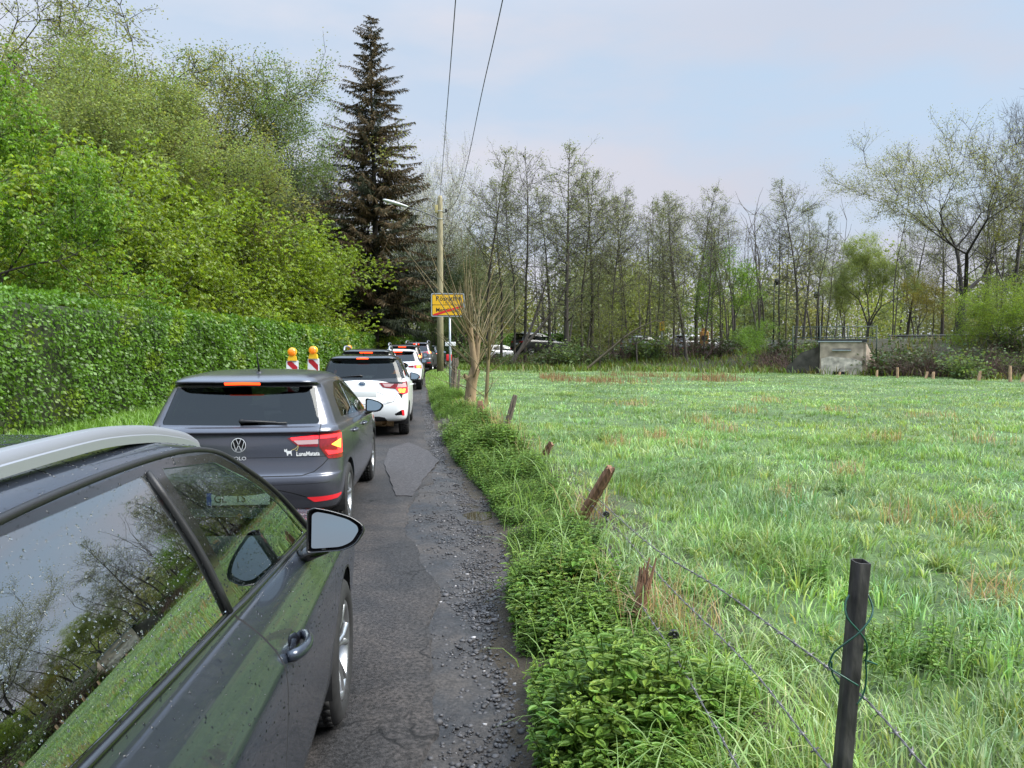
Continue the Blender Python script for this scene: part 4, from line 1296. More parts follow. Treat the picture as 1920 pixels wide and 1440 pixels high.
# ---------------------------------------------------------------- 2: grey hatchback
def emblem_vw(root, x, y, z, r):
    b = bmesh.new()
    M = Matrix.Translation((x, y, z)) @ Matrix.Rotation(R(90), 4, 'X')
    n = 40
    for (r0, r1) in ((r, r * .90),):
        a, c = [], []
        for k in range(n):
            t = 2 * math.pi * k / n
            a.append(b.verts.new(M @ Vector((r0 * math.cos(t), r0 * math.sin(t), .004)))); c.append(b.verts.new(M @ Vector((r1 * math.cos(t), r1 * math.sin(t), .005))))
        for k in range(n): b.faces.new((a[k], a[(k + 1) % n], c[(k + 1) % n], c[k]))
    def bar(p, q, wd=.085):
        p = Vector(p) * r; q = Vector(q) * r; d = (q - p).normalized(); nn = Vector((-d.y, d.x)) * wd * r / 2
        bm_prism(b, [tuple(p - nn), tuple(q - nn), tuple(q + nn), tuple(p + nn)], .002, .0045, M)
    for s in (1, -1):
        bar((s * .34, .86), (s * .03, .09)); bar((s * .0, .10), (s * .08, .10), .1)
        bar((s * .74, .53), (s * .36, -.80)); bar((s * .36, -.80), (s * .05, -.06))
    d = bmesh.new()
    bm_prism(d, [(r * 1.03 * math.cos(2 * math.pi * k / n), r * 1.03 * math.sin(2 * math.pi * k / n)) for k in range(n)], -.012, .0005, M)
    e = obj('emblem', d, M_GLOSSBLK, root, smooth=False)
    obj('emblem_letters', b, M_CHROME, e, smooth=False)

def make_hatch():
    root = thing('hatchback_car', 'grey hatchback with roof aerial and lit brake lamps, directly ahead of the wet foreground car', 'car', (-1.70, 6.62, 0), R(0.0), 'cars queuing on the road')
    Lc = 4.07
    rings = [
        (.27, .20, .20, .76, .14, 3.94, .22, .34, .05, .14),
        (.31, .26, .28, .825, .07, 4.02, .24, .36, .06, .16),
        (.40, .36, .38, .860, .035, 4.06, .24, .38, .07, .18),
        (.47, .45, .46, .872, .010, 4.07, .25, .38, .075, .18),
        (.545, .53, .52, .875, .000, 4.07, .25, .38, .075, .18),
        (.60, .60, .58, .875, .012, 4.06, .25, .38, .075, .18),
        (.625, .625, .60, .875, .035, 4.05, .25, .38, .075, .18),
        (.73, .72, .66, .872, .062, 4.02, .24, .38, .07, .18),
        (.86, .83, .73, .868, .072, 3.96, .23, .40, .07, .18),
        (.955, .90, .80, .860, .085, 3.86, .22, .42, .06, .18),
        (.975, .925, .83, .852, .060, 3.70, .22, .42, .06, .20),
        (1.01, .955, .88, .835, .082, 3.40, .20, .36, .06, .22),
        (1.035, .985, .925, .812, .125, 3.06, .19, .18, .05, .20),
        (1.15, 1.13, 1.09, .760, .20, 2.66, .18, .15, .05, .18),
        (1.27, 1.26, 1.22, .705, .275, 2.32, .17, .15, .05, .16),
        (1.36, 1.36, 1.315, .660, .325, 2.08, .16, .16, .04, .14),
        (1.368, 1.382, 1.345, .645, .255, 2.00, .15, .18, .06, .12),
        (1.402, 1.41, 1.378, .620, .225, 1.90, .15, .20, .06, .10),
        (1.434, 1.447, 1.415, .55, .30, 1.80, .15, .20, .05, .08),
        (1.455, 1.474, 1.435, .38, .42, 1.72, .12, .15, .03, .04),
        (1.462, 1.484, 1.44, .0, .55, 1.66, .0, .0, .0, .0)]
    ra, rt = .345, .312
    fr = rpoly([(.70, 1.045), (1.6, 1.00), (2.86, .925), (2.50, 1.105), (2.22, 1.225), (1.92, 1.325), (1.50, 1.362), (1.06, 1.352), (.76, 1.24)], .05, 3)
    cuts = [('S', 2, fr, (0,)),
            ('S', 3, rpoly([(.79, 1.058), (1.50, 1.02), (1.46, 1.338), (1.08, 1.332), (.83, 1.235)], .03, 3), (2,)),
            ('S', 1, rpoly([(1.565, 1.017), (2.74, .95), (2.46, 1.10), (2.19, 1.215), (1.90, 1.312), (1.52, 1.340)], .02, 3), (2,)),
            ('R', 4, rpoly([(-.01, 1.032), (.645, 1.040), (.655, 1.06), (.585, 1.362), (-.01, 1.372)], .02), (0,)),
            ('R', 19, [(-.01, 1.355), (.64, 1.338), (.62, 1.388), (-.01, 1.400)], (0, 4)),
            ('R', 15, [(-.01, 1.378), (.15, 1.376), (.15, 1.394), (-.01, 1.397)], (0, 19)),
            ('R', 9, rpoly([(.662, .962), (.90, .978), (.90, .73), (.735, .738), (.662, .842)], .012), (0,)),
            ('R', 10, rpoly([(.395, .925), (.655, .958), (.655, .845), (.49, .852)], .012), (0,)),
            ('R', 20, [(.425, .927), (.655, .944), (.655, .914), (.438, .906)], (10,)),
            ('R', 21, [(.45, .902), (.655, .908), (.655, .870), (.487, .868)], (10,)),
            ('R', 11, [(.668, .944), (.90, .950), (.90, .922), (.668, .914)], (9,)),
            ('R', 11, [(.80, .925), (.90, .925), (.90, .775), (.80, .775)], (9,)),
            ('R', 11, [(.708, .815), (.81, .800), (.81, .775), (.735, .775)], (9,)),
            ('R', 12, [(.757, .860), (.822, .900), (.822, .818)], (9, 11)),
            ('R', 13, rpoly([(.56, .418), (.84, .425), (.80, .385), (.62, .375)], .01), (0,)),
            ('R', 8, [(-.01, .20), (.90, .20), (.90, .325), (.35, .325), (-.01, .335)], (0,)),
            ('S', 6, circle(.70, rt + .01, ra), (0, 8)), ('S', 6, circle(3.25, rt + .01, ra), (0, 8)),
            ('S', 8, [(1.05, .10), (2.90, .10), (2.90, .235), (1.05, .235)], (0,)),
            ('F', 5, rpoly([(-.01, .95), (.70, .95), (.72, 1.0), (.60, 1.28), (.52, 1.335), (-.01, 1.352)], .03), (0,)),
            ('F', 23, rpoly([(.45, .64), (.86, .68), (.86, .76), (.48, .72)], .02), (0,)),
            ('F', 8, rpoly([(-.01, .30), (.62, .30), (.66, .48), (-.01, .50)], .03), (0,))]
    lines = [('S', [(1.54, 1.0), (1.56, .80), (1.54, .5), (1.50, .30)], .007), ('S', [(2.70, .935), (2.72, .7), (2.68, .4), (2.64, .30)], .007),
             ('S', [(.80, 1.035), (.93, .82), (1.03, .62), (1.08, .40), (1.08, .30)], .007),
             ('R', [(-.01, .607), (.52, .607), (.62, .635), (.69, .69), (.73, .735)], .007),
             ('R', [(-.01, .762), (.728, .762)], .005),
             ('R', [(.672, 1.035), (.668, .96)], .007),
             ('R', [(-.01, .535), (.55, .538), (.75, .545)], .004), ('R', [(-.01, .50), (.30, .50), (.45, .46), (.56, .42)], .008)]
    P = paint('slate_paint', (0.088, 0.092, 0.112), 0.55, 0.28)
    S = dict(rings=rings, L=Lc, cuts=cuts, lines=lines, paint=P, axles=(.70, 3.25), rt=rt, ra=ra, hw=.872, wi=.118, wheels=wheel_parts(rt, .20, .215, 5, 1), sub=5, ns=50,
             glassr=glass_mat('tinted_rear_glass', (0.06, 0.065, 0.07), 0.035))
    bm, bv = build_body(root, S)
    # fuel flap outline
    Y = lambda x, z: hit_rear(bv, x, z)
    emblem_vw(root, 0, Y(0, .885) - .004, .872, .062)
    flat_text(root, 'POLO', .042, M_CHROME, .0, .758, Y(0, .76) - .004, 'lettering', .002, 0.0006, 1.15)
    # sticker: white dog on a lead with a name in script
    b = bmesh.new()
    M = Matrix.Translation((.385, Y(.40, .80) - .002, .79)) @ Matrix.Rotation(R(90), 4, 'X')
    dog = [(-.012, .030), (-.008, .044), (-.002, .036), (.006, .038), (.010, .046), (.014, .034), (.014, .026), (.040, .026), (.052, .034), (.056, .032), (.050, .020), (.051, .004), (.054, -.014), (.046, -.014), (.042, .002), (.024, .000), (.020, -.014), (.012, -.014), (.010, .004), (.004, .016), (-.010, .020)]
    bm_prism(b, dog, 0, .001, M)
    st = obj('sticker', b, M_STICKER, root, smooth=False)
    b = bmesh.new()
    pts = [(.046, .030), (.062, .036), (.080, .044), (.096, .058), (.104, .072), (.107, .070), (.104, .050), (.096, .030), (.084, .028)]
    for p, q in zip(pts[:-1], pts[1:]):
        p, q = Vector(p), Vector(q); d = (q - p).normalized(); nn = Vector((-d.y, d.x)) * .0022
        bm_prism(b, [tuple(p - nn), tuple(q - nn), tuple(q + nn), tuple(p + nn)], 0, .001, M)
    obj('sticker_lead', b, M_GOLD, st, smooth=False)
    flat_text(root, 'LunaMatata', .050, M_STICKER, .57, .787, Y(.57, .787) - .003, 'sticker', .0006, 0.0012, .84, 0.0, math.atan2(Y(.67, .787) - Y(.47, .787), .20))
    # number plate
    b = bmesh.new(); bm_box(b, (0, .022, .425), (.52, .012, .11), None, .004); pl = obj('number_plate', b, M_PLATE, root)
    b = bmesh.new(); bm_box(b, (-.237, .0155, .425), (.040, .003, .104)); obj('plate_band', b, M_PLATEBLUE, pl, smooth=False)
    flat_text(pl, 'GL', .095, M_PLATETXT, -.145, .425, .0145, 'plate_text', .001, .001, .9)
    flat_text(pl, 'TS', .095, M_PLATETXT, .02, .425, .0145, 'plate_text', .001, .001, .9)
    # wiper
    b = bmesh.new()
    yw = lambda x, z: Y(x, z) - .022
    bm_tube(b, [(.0, yw(0, 1.07), 1.065), (.06, yw(.06, 1.07), 1.067), (.30, yw(.30, 1.07) + .004, 1.058)], [.017, .013, .006], 8)
    bm_tube(b, [(.0, yw(.0, 1.07) + .02, 1.067), (.02, yw(.0, 1.07), 1.067)], .018, 10)
    bm_box(b, (.27, yw(.2, 1.06) + .008, 1.052), (.24, .008, .012))
    obj('wiper', b, M_BLACK, root)
    # aerial
    b = bmesh.new()
    bm_tube(b, [(.06, .60, 1.458), (.06, .595, 1.478)], [.034, .016], 10); bm_tube(b, [(.06, .60, 1.474), (.055, .565, 1.59), (.052, .548, 1.64)], [.010, .006, .005], 8)
    obj('roof_aerial', b, M_BLACK, root)
    for s in (1, -1):
        mirror_parts(root, (s * .845, 2.34, .945), s, (.20, .155), M_GLOSSBLK)
        for y0, z0 in ((.98, .885), (1.80, .865)):
            b = bmesh.new()
            pts, rr = [], []
            for k in range(11):
                q = k / 10; y = y0 + .20 * q
                pts.append((s * (hit_side(bv, y, z0) + .034 * math.sin(math.pi * q) ** .6), y, z0)); rr.append(.014)
            bm_tube(b, pts, rr, 8)
            obj('door_handle', b, P, root)
    seats(root, (1.0, 1.95), .36)
    b = bmesh.new(); bm_box(b, (0, 2.72, .80), (1.36, .5, .22), None, .06); obj('dashboard', b, M_SEAT, root)
    return root, S

# ---------------------------------------------------------------- 3: small white car
def make_small():
    root = thing('small_car', 'small white car with black roof and exhaust pipe, ahead of the grey hatchback', 'car', (-1.40, 14.05, 0), R(0.6), 'cars queuing on the road')
    Lc = 3.95
    rings = [
        (.30, .20, .20, .74, .10, 3.82, .20, .34, .05, .14),
        (.345, .26, .28, .81, .05, 3.90, .22, .36, .06, .16),
        (.46, .40, .40, .838, .01, 3.94, .24, .38, .07, .18),
        (.58, .53, .50, .846, .000, 3.95, .25, .38, .08, .18),
        (.68, .64, .60, .847, .012, 3.94, .25, .38, .08, .18),
        (.78, .74, .68, .846, .045, 3.90, .25, .38, .08, .18),
        (.90, .86, .76, .842, .060, 3.82, .24, .40, .08, .18),
        (1.0, .93, .83, .830, .075, 3.66, .22, .42, .07, .20),
        (1.04, .97, .88, .812, .095, 3.36, .20, .36, .07, .22),
        (1.07, 1.00, .93, .795, .12, 3.02, .19, .18, .06, .20),
        (1.20, 1.16, 1.12, .745, .19, 2.56, .18, .15, .06, .18),
        (1.34, 1.31, 1.27, .690, .26, 2.18, .17, .15, .06, .16),
        (1.405, 1.395, 1.36, .650, .30, 1.96, .16, .16, .05, .14),
        (1.415, 1.42, 1.385, .635, .225, 1.88, .15, .18, .07, .12),
        (1.445, 1.445, 1.41, .605, .20, 1.78, .15, .20, .07, .10),
        (1.475, 1.475, 1.44, .53, .28, 1.68, .15, .20, .05, .08),
        (1.49, 1.495, 1.455, .36, .40, 1.60, .12, .15, .03, .04),
        (1.497, 1.502, 1.46, .0, .52, 1.54, .0, .0, .0, .0)]
    ra, rt = .335, .30
    fr = rpoly([(.62, 1.09), (1.6, 1.03), (2.74, .95), (2.44, 1.12), (2.10, 1.29), (1.84, 1.37), (1.45, 1.412), (1.0, 1.405), (.70, 1.26)], .05, 3)
    cuts = [('R', 14, [(-.01, 1.07), (.95, 1.07), (.95, 1.6), (-.01, 1.6)], (0,)), ('T', 14, [(-.01, .1), (.72, .1), (.72, 2.0), (-.01, 2.0)], (0,)),
            ('S', 14, [(.10, 1.385), (2.0, 1.385), (2.0, 1.6), (.10, 1.6)], (0,)),
            ('S', 2, fr, (0, 14)),
            ('S', 3, rpoly([(.74, 1.095), (1.46, 1.045), (1.42, 1.39), (1.03, 1.382), (.78, 1.265)], .03, 3), (2,)),
            ('S', 1, rpoly([(1.53, 1.04), (2.62, .975), (2.40, 1.115), (2.07, 1.275), (1.82, 1.355), (1.49, 1.392)], .02, 3), (2,)),
            ('R', 4, rpoly([(-.01, 1.062), (.60, 1.078), (.715, 1.10), (.60, 1.412), (-.01, 1.42)], .03), (0, 14)),
            ('R', 19, [(-.01, 1.405), (.60, 1.40), (.60, 1.452), (-.01, 1.463)], (0, 14, 4)),
            ('R', 15, [(-.01, 1.430), (.105, 1.429), (.105, 1.444), (-.01, 1.446)], (0, 19, 14)),
            ('R', 9, rpoly([(.605, 1.0), (.80, 1.02), (.86, .93), (.80, .80), (.70, .775), (.60, .88)], .012), (0,)),
            ('R', 10, rpoly([(.30, 1.0), (.60, .998), (.60, .885), (.37, .915)], .012), (0,)),
            ('R', 21, [(.36, .985), (.575, .982), (.50, .925), (.40, .932)], (10,)), ('R', 17, [(.64, .985), (.77, .995), (.79, .915), (.62, .915)], (9,)),
            ('R', 11, [(.605, .905), (.83, .91), (.80, .79), (.68, .78)], (9,)), ('R', 12, [(.635, .885), (.70, .89), (.695, .815), (.665, .82)], (9, 11)), ('R', 12, [(.715, .885), (.77, .885), (.755, .82), (.712, .815)], (9, 11)),
            ('R', 16, rpoly([(.575, .435), (.70, .50), (.72, .405), (.60, .405)], .01), (0,)), ('R', 13, [(.70, .51), (.745, .50), (.75, .40), (.715, .40)], (0, 16)),
            ('R', 8, [(-.01, .20), (.52, .20), (.40, .37), (.30, .39), (-.01, .395)], (0,)),
            ('S', 6, circle(.66, rt + .01, ra), (0, 8)), ('S', 6, circle(3.17, rt + .01, ra), (0, 8)),
            ('S', 8, [(1.02, .10), (2.82, .10), (2.82, .235), (1.02, .235)], (0,)),
            ('F', 5, rpoly([(-.01, .95), (.68, .95), (.70, 1.0), (.58, 1.33), (.50, 1.385), (-.01, 1.40)], .03), (0, 14))]
    lines = [('S', [(1.50, 1.03), (1.52, .80), (1.50, .5), (1.46, .30)], .007), ('S', [(2.62, .95), (2.64, .7), (2.60, .4), (2.56, .30)], .007),
             ('R', [(-.01, .62), (.42, .62), (.56, .66), (.615, .78)], .008), ('R', [(.24, .845), (.36, .79), (.52, .70)], .005)]
    P = paint('pearl_white_paint', (0.80, 0.81, 0.80), 0.0, 0.35)
    S = dict(rings=rings, L=Lc, cuts=cuts, lines=lines, paint=P, roof=paint('black_roof_paint', (.012, .012, .013), .2, .25), axles=(.66, 3.17), rt=rt, ra=ra, hw=.845, wi=.118, wheels=wheel_parts(rt, .19, .20, 5, 1), sub=4, ns=44,
             glassr=glass_mat('tinted_tailgate_glass', (0.05, 0.055, 0.06), 0.035))
    bm, bv = build_body(root, S)
    Y = lambda x, z: hit_rear(bv, x, z)
    # oval emblem
    b = bmesh.new()
    M = Matrix.Translation((0, Y(0, .985) - .006, .985)) @ Matrix.Rotation(R(90), 4, 'X')
    def oval(rx, ry, cx, cy, wd):
        n = 32; a, c = [], []
        for k in range(n):
            t = 2 * math.pi * k / n
            a.append(b.verts.new(M @ Vector((cx + rx * math.cos(t), cy + ry * math.sin(t), .004)))); c.append(b.verts.new(M @ Vector((cx + (rx - wd) * math.cos(t), cy + (ry - wd) * math.sin(t), .006))))
        for k in range(n): b.faces.new((a[k], a[(k + 1) % n], c[(k + 1) % n], c[k]))
    oval(.060, .041, 0, 0, .008); oval(.022, .037, 0, 0, .006); oval(.045, .016, 0, .020, .006)
    d = bmesh.new(); bm_prism(d, [(.055 * math.cos(2 * math.pi * k / 28), .037 * math.sin(2 * math.pi * k / 28)) for k in range(28)], -.006, .003, M)
    e = obj('emblem', d, pbr('blue_badge', (.02, .10, .22), .2), root, smooth=False); obj('emblem_letters', b, M_CHROME, e, smooth=False)
    b = bmesh.new(); bm_box(b, (0, Y(0, .80) - .008, .80), (.52, .012, .11), None, .004); obj('number_plate', b, M_PLATE, root)
    b = bmesh.new(); bm_tube(b, [(.0, Y(0, 1.13) - .02, 1.125), (-.06, Y(.06, 1.13) - .02, 1.128), (-.38, Y(.38, 1.13) - .015, 1.10)], [.016, .013, .006], 8); obj('wiper', b, M_BLACK, root)
    b = bmesh.new(); bm_tube(b, [(.33, .6, .265), (.37, .25, .27), (.38, .09, .268)], [.035, .05, .055], 14, cap=False)
    bm_tube(b, [(.0, .28, .27), (.55, .28, .27)], .085, 16)
    obj('exhaust', b, M_EXH, root)
    b = bmesh.new(); bm_tube(b, [(0, .50, 1.49), (0, .47, 1.515), (0, .44, 1.535)], [.02, .012, .006], 8); obj('roof_aerial', b, M_BLACK, root)
    flat_text(root, 'HYBRID', .032, M_CHROME, .46, .655, Y(.46, .655) - .003, 'lettering', .001)
    for s in (1, -1):
        mirror_parts(root, (s * .80, 2.24, .95), s, (.20, .16), M_GLOSSBLK)
        b = bmesh.new(); bm_tube(b, [(s * (hit_side(bv, 1.75 + .02 * k, .88) + .03 * math.sin(math.pi * k / 9) ** .6), 1.75 + .02 * k, .88) for k in range(10)], .013, 8); obj('door_handle', b, P, root)
    seats(root, (.95, 1.85), .38)
    return root

# ---------------------------------------------------------------- 4-8 the rest of the queue and the traffic on the bank road
def make_plain(name, label, loc, rz, P, W_=.90, H_=1.62, Lc=4.4, roof=None, lit=True, rails=False, sub=3, group='cars queuing on the road', lampz=(.86, 1.04), plate=True, big=True):
    root = thing(name, label, 'car', loc, rz, group)
    k = H_ / 1.6; q = Lc / 4.4; v = W_ / .915
    base_ = [
        (.34, .25, .26, .80, .14, 4.22, .20, .34, .05, .14), (.42, .31, .33, .880, .04, 4.34, .22, .36, .06, .16), (.56, .50, .50, .910, .00, 4.40, .22, .38, .06, .18),
        (.70, .68, .66, .915, .00, 4.38, .22, .38, .06, .18), (.74, .74, .70, .915, .04, 4.36, .22, .38, .06, .18), (.88, .85, .78, .908, .05, 4.30, .22, .38, .06, .18), (.99, .95, .87, .885, .07, 4.10, .22, .40, .06, .18),
        (1.06, 1.00, .93, .85, .10, 3.70, .20, .40, .05, .20), (1.11, 1.05, .985, .815, .13, 3.25, .18, .16, .05, .20), (1.25, 1.24, 1.20, .760, .20, 2.80, .16, .14, .05, .19),
        (1.42, 1.41, 1.375, .703, .30, 2.36, .15, .15, .05, .16), (1.47, 1.475, 1.445, .678, .32, 2.14, .14, .16, .04, .14), (1.49, 1.512, 1.480, .650, .22, 2.0, .14, .18, .05, .12),
        (1.53, 1.545, 1.508, .590, .20, 1.90, .14, .20, .05, .10), (1.565, 1.575, 1.53, .42, .32, 1.82, .12, .18, .03, .06), (1.58, 1.592, 1.545, .0, .46, 1.74, .0, .0, .0, .0)]
    rings = [(a * k, b * k, c * k, d * v, e * q, f * q, g, h, i, j) for a, b, c, d, e, f, g, h, i, j in base_]
    z = lambda t: t * k
    ra, rt = .375, .335
    A = (.80 * q, 3.42 * q)
    S_ = lambda pts: [(y * q, zz * k) for y, zz in pts]
    R_ = lambda pts: [(x * v, zz * k) for x, zz in pts]
    cuts = []
    if roof is not None:
        cuts += [('T', 14, [(-.01, .1), (.72, .1), (.72, 2.2), (-.01, 2.2)], (0,)), ('S', 14, S_([(.05, 1.47), (2.2, 1.47), (2.2, 1.7), (.05, 1.7)]), (0,))]
    cuts += [('S', 2, rpoly(S_([(.42, 1.135), (1.9, 1.055), (2.98, .985), (2.66, 1.18), (2.3, 1.36), (2.05, 1.450), (1.72, 1.478), (1.0, 1.47), (.70, 1.42)]), .05, 3), (0, 14)),
             ('S', 3, rpoly(S_([(.62, 1.14), (1.60, 1.085), (1.54, 1.45), (1.0, 1.45), (.78, 1.41)]), .03, 3), (2,)), ('S', 1, rpoly(S_([(1.67, 1.08), (2.86, 1.01), (2.6, 1.18), (2.27, 1.335), (2.02, 1.425), (1.62, 1.45)]), .02, 3), (2,)),
             ('R', 4, rpoly(R_([(-.01, 1.10), (.68, 1.12), (.60, 1.44), (-.01, 1.46)]), .03), (0,)), ('R', 19, R_([(-.01, 1.455), (.62, 1.44), (.60, 1.51), (-.01, 1.52)]), (0, 4, 14)),
             ('R', 15, R_([(-.01, 1.478), (.17, 1.476), (.17, 1.505), (-.01, 1.507)]), (0, 19, 14)),
             ('R', 9, rpoly([(.60 * v, lampz[1] * k - .03), (.93, lampz[1] * k), (.93, lampz[0] * k), (.62 * v, lampz[0] * k + .03)], .02), (0,)), ('R', 10, rpoly([(.38 * v, lampz[1] * k - .05), (.59 * v, lampz[1] * k - .03), (.59 * v, lampz[0] * k + .04), (.42 * v, lampz[0] * k + .05)], .02), (0,)),
             ('R', 8, R_([(-.01, .2), (.93, .2), (.93, .42), (-.01, .46)]), (0,)), ('R', 13, R_([(.62, .52), (.82, .53), (.82, .49), (.62, .48)]), (0,)),
             ('S', 8, circle(A[0], rt + .01, ra + .05), (0,)), ('S', 8, circle(A[1], rt + .01, ra + .05), (0,)), ('S', 6, circle(A[0], rt + .01, ra), (0, 8)), ('S', 6, circle(A[1], rt + .01, ra), (0, 8)),
             ('S', 8, S_([(1.05, .1), (3.1, .1), (3.1, .36), (1.05, .36)]), (0,)),
             ('F', 5, rpoly(R_([(-.01, 1.0), (.70, 1.0), (.72, 1.06), (.60, 1.38), (.50, 1.445), (-.01, 1.465)]), .03), (0, 14)), ('F', 23, rpoly(R_([(.48, .70), (.88, .74), (.88, .84), (.52, .80)]), .02), (0,)), ('F', 8, rpoly(R_([(-.01, .36), (.62, .36), (.58, .66), (-.01, .66)]), .03), (0,))]
    if lit:
        lz = (lampz[0] + lampz[1]) / 2 * k
        cuts += [('R', 11, [(.62 * v, lz + .06), (.93, lz + .07), (.93, lz - .06), (.64 * v, lz - .06)], (9,)), ('R', 12, [(.70 * v, lz + .04), (.83 * v, lz + .045), (.83 * v, lz - .045), (.70 * v, lz - .04)], (9, 11))]
    else:
        cuts = [c for c in cuts if c[1] != 15]
    S = dict(rings=rings, L=Lc, cuts=cuts, lines=[('S', S_([(1.64, 1.06), (1.66, .8), (1.62, .36)]), .01), ('S', S_([(2.86, .98), (2.88, .7), (2.84, .36)]), .01)], paint=P, roof=roof or P, axles=A, rt=rt, ra=ra, hw=W_ - .005, wi=.13, wheels=WHEELS_FAR, sub=sub, ns=30)
    bm, bv = build_body(root, S)
    if plate:
        b = bmesh.new(); yy = hit_rear(bv, 0, .80 * k); bm_box(b, (0, yy - .008, .82 * k), (.52, .012, .11), None, .004); obj('number_plate', b, M_PLATE, root)
    for s in (1, -1):
        mirror_parts(root, (s * (W_ - .07), 2.55 * q, 1.0 * k), s, (.20, .17), M_GLOSSBLK)
        if rails:
            b = bmesh.new()
            bm_tube(b, [(s * .60 * v, y * q, zz * k) for y, zz in [(.40, 1.535), (.48, 1.60), (.62, 1.645), (1.2, 1.655), (1.7, 1.635), (2.0, 1.59), (2.1, 1.53)]], .024, 10)
            obj('roof_rail', b, M_SATIN, root)
    seats(root, (1.0 * q, 1.95 * q), .42)
    return root

M_DCHROME = pbr('dark_chrome', (.16, .165, .17), .22, metal=1.0)
CAR1 = make_estate()
CAR2, _S2 = make_hatch()
CAR3 = make_small()
WHEELS_FAR = wheel_parts(.335, .21, .23, 5, 1)
P_DARK = paint('dark_olive_paint', (0.03, 0.032, 0.03), .3, .3)
P_BROWN = paint('brown_grey_paint', (0.055, 0.045, 0.04), .5, .3)
P_MID = paint('mid_grey_paint', (0.13, 0.135, 0.15), .5, .3)
P_BLUEG = paint('blue_grey_paint', (0.09, 0.11, 0.13), .5, .3)
P_WHITE2 = paint('white_paint', (0.78, 0.80, 0.83), 0, .35)
make_plain('estate_car', 'dark estate car with silver roof rails, mostly hidden behind the small white car', (-1.93, 20.4, 0), R(0.8), P_DARK, .90, 1.56, 4.5, rails=True)
make_plain('compact_car', 'distant white compact car between the dark estate and the brown car', (-1.50, 27.6, 0), R(0.4), P_WHITE2, .88, 1.48, 4.2, lampz=(.84, 1.0))
make_plain('family_car', 'brownish grey tall car with lit brake lamps, behind the white compact one in the distance', (-1.66, 34.2, 0), R(-.5), P_BROWN, .92, 1.62, 4.5, lampz=(.98, 1.16), rails=True)
make_plain('crossover_car', 'mid grey tall car with wide lit rear lamps, just left of the wooden lamp pole', (-1.36, 44.0, 0), R(-5), P_MID, .92, 1.72, 4.5, lampz=(.98, 1.12), rails=True)
make_plain('saloon_car', 'blue grey car farthest up the queue, half hidden behind the wooden lamp pole', (-.98, 51.5, 0), R(-9), P_BLUEG, .90, 1.5, 4.4)
# ================================================================ hedge and trees
def bark(name, col, var=.35):
    return pbr(name, col, .85, var=var, scale=9, bump=.8, bscale=25, stretch=(1, 1, .25))
M_BARK = bark('grey_brown_bark', (.060, .050, .040))
M_BARKD = bark('dark_bark', (.034, .029, .024))
M_BARKY = bark('willow_bark', (.24, .17, .095), .45)
M_WHIP = pbr('willow_whip', (.16, .125, .055), .7, var=.3, scale=3)
M_TWIG = pbr('grey_twig', (.085, .075, .066), .85, var=.3, scale=2)

class Wood:
    """polylines with radii turned into tapering tubes; also collects twig ends for leaves"""
    def __init__(s, seed): s.r = random.Random(seed); s.V = []; s.F = []; s.n = 0; s.tips = []
    def tube(s, pts, rad, n):
        P = np.array(pts); k = len(P)
        T = np.gradient(P, axis=0); T /= np.maximum(np.linalg.norm(T, axis=1, keepdims=True), 1e-9)
        a = np.array([.31, .17, .93]) if abs(T[0, 2]) < .8 else np.array([1., .2, 0])
        U = np.cross(T, a); U /= np.maximum(np.linalg.norm(U, axis=1, keepdims=True), 1e-9); W = np.cross(T, U)
        th = np.arange(n) * 2 * math.pi / n
        R_ = np.array(rad)[:, None, None]
        V = P[:, None, :] + R_ * (U[:, None, :] * np.cos(th)[None, :, None] + W[:, None, :] * np.sin(th)[None, :, None])
        i = np.arange(k * n).reshape(k, n) + s.n
        j = np.roll(i, -1, 1)
        s.F.append(np.stack([i[:-1].ravel(), j[:-1].ravel(), j[1:].ravel(), i[1:].ravel()], 1)); s.V.append(V.reshape(-1, 3)); s.n += k * n
    def line(s, p, d, L_, r0, r1, k, gn, up, n):
        p = Vector(p); d = Vector(d).normalized(); pts = [p.copy()]; rad = [r0]; dirs = [d.copy()]
        for q in range(1, k + 1):
            d = (d + Vector((s.r.gauss(0, gn), s.r.gauss(0, gn), s.r.gauss(0, gn) + up))).normalized()
            p = p + d * (L_ / k); pts.append(p.copy()); rad.append(r0 + (r1 - r0) * (q / k) ** .85); dirs.append(d.copy())
        s.tube(pts, rad, n)
        return pts, rad, dirs
    def side(s, d, ang, az=None):
        a = Vector((0, 0, 1)) if abs(d.z) < .95 else Vector((1, 0, 0))
        u = d.cross(a).normalized(); w_ = d.cross(u)
        az = s.r.uniform(0, 6.283) if az is None else az
        return (d * math.cos(ang) + (u * math.cos(az) + w_ * math.sin(az)) * math.sin(ang)).normalized()
    def mesh(s): return np.concatenate(s.V), np.concatenate(s.F)

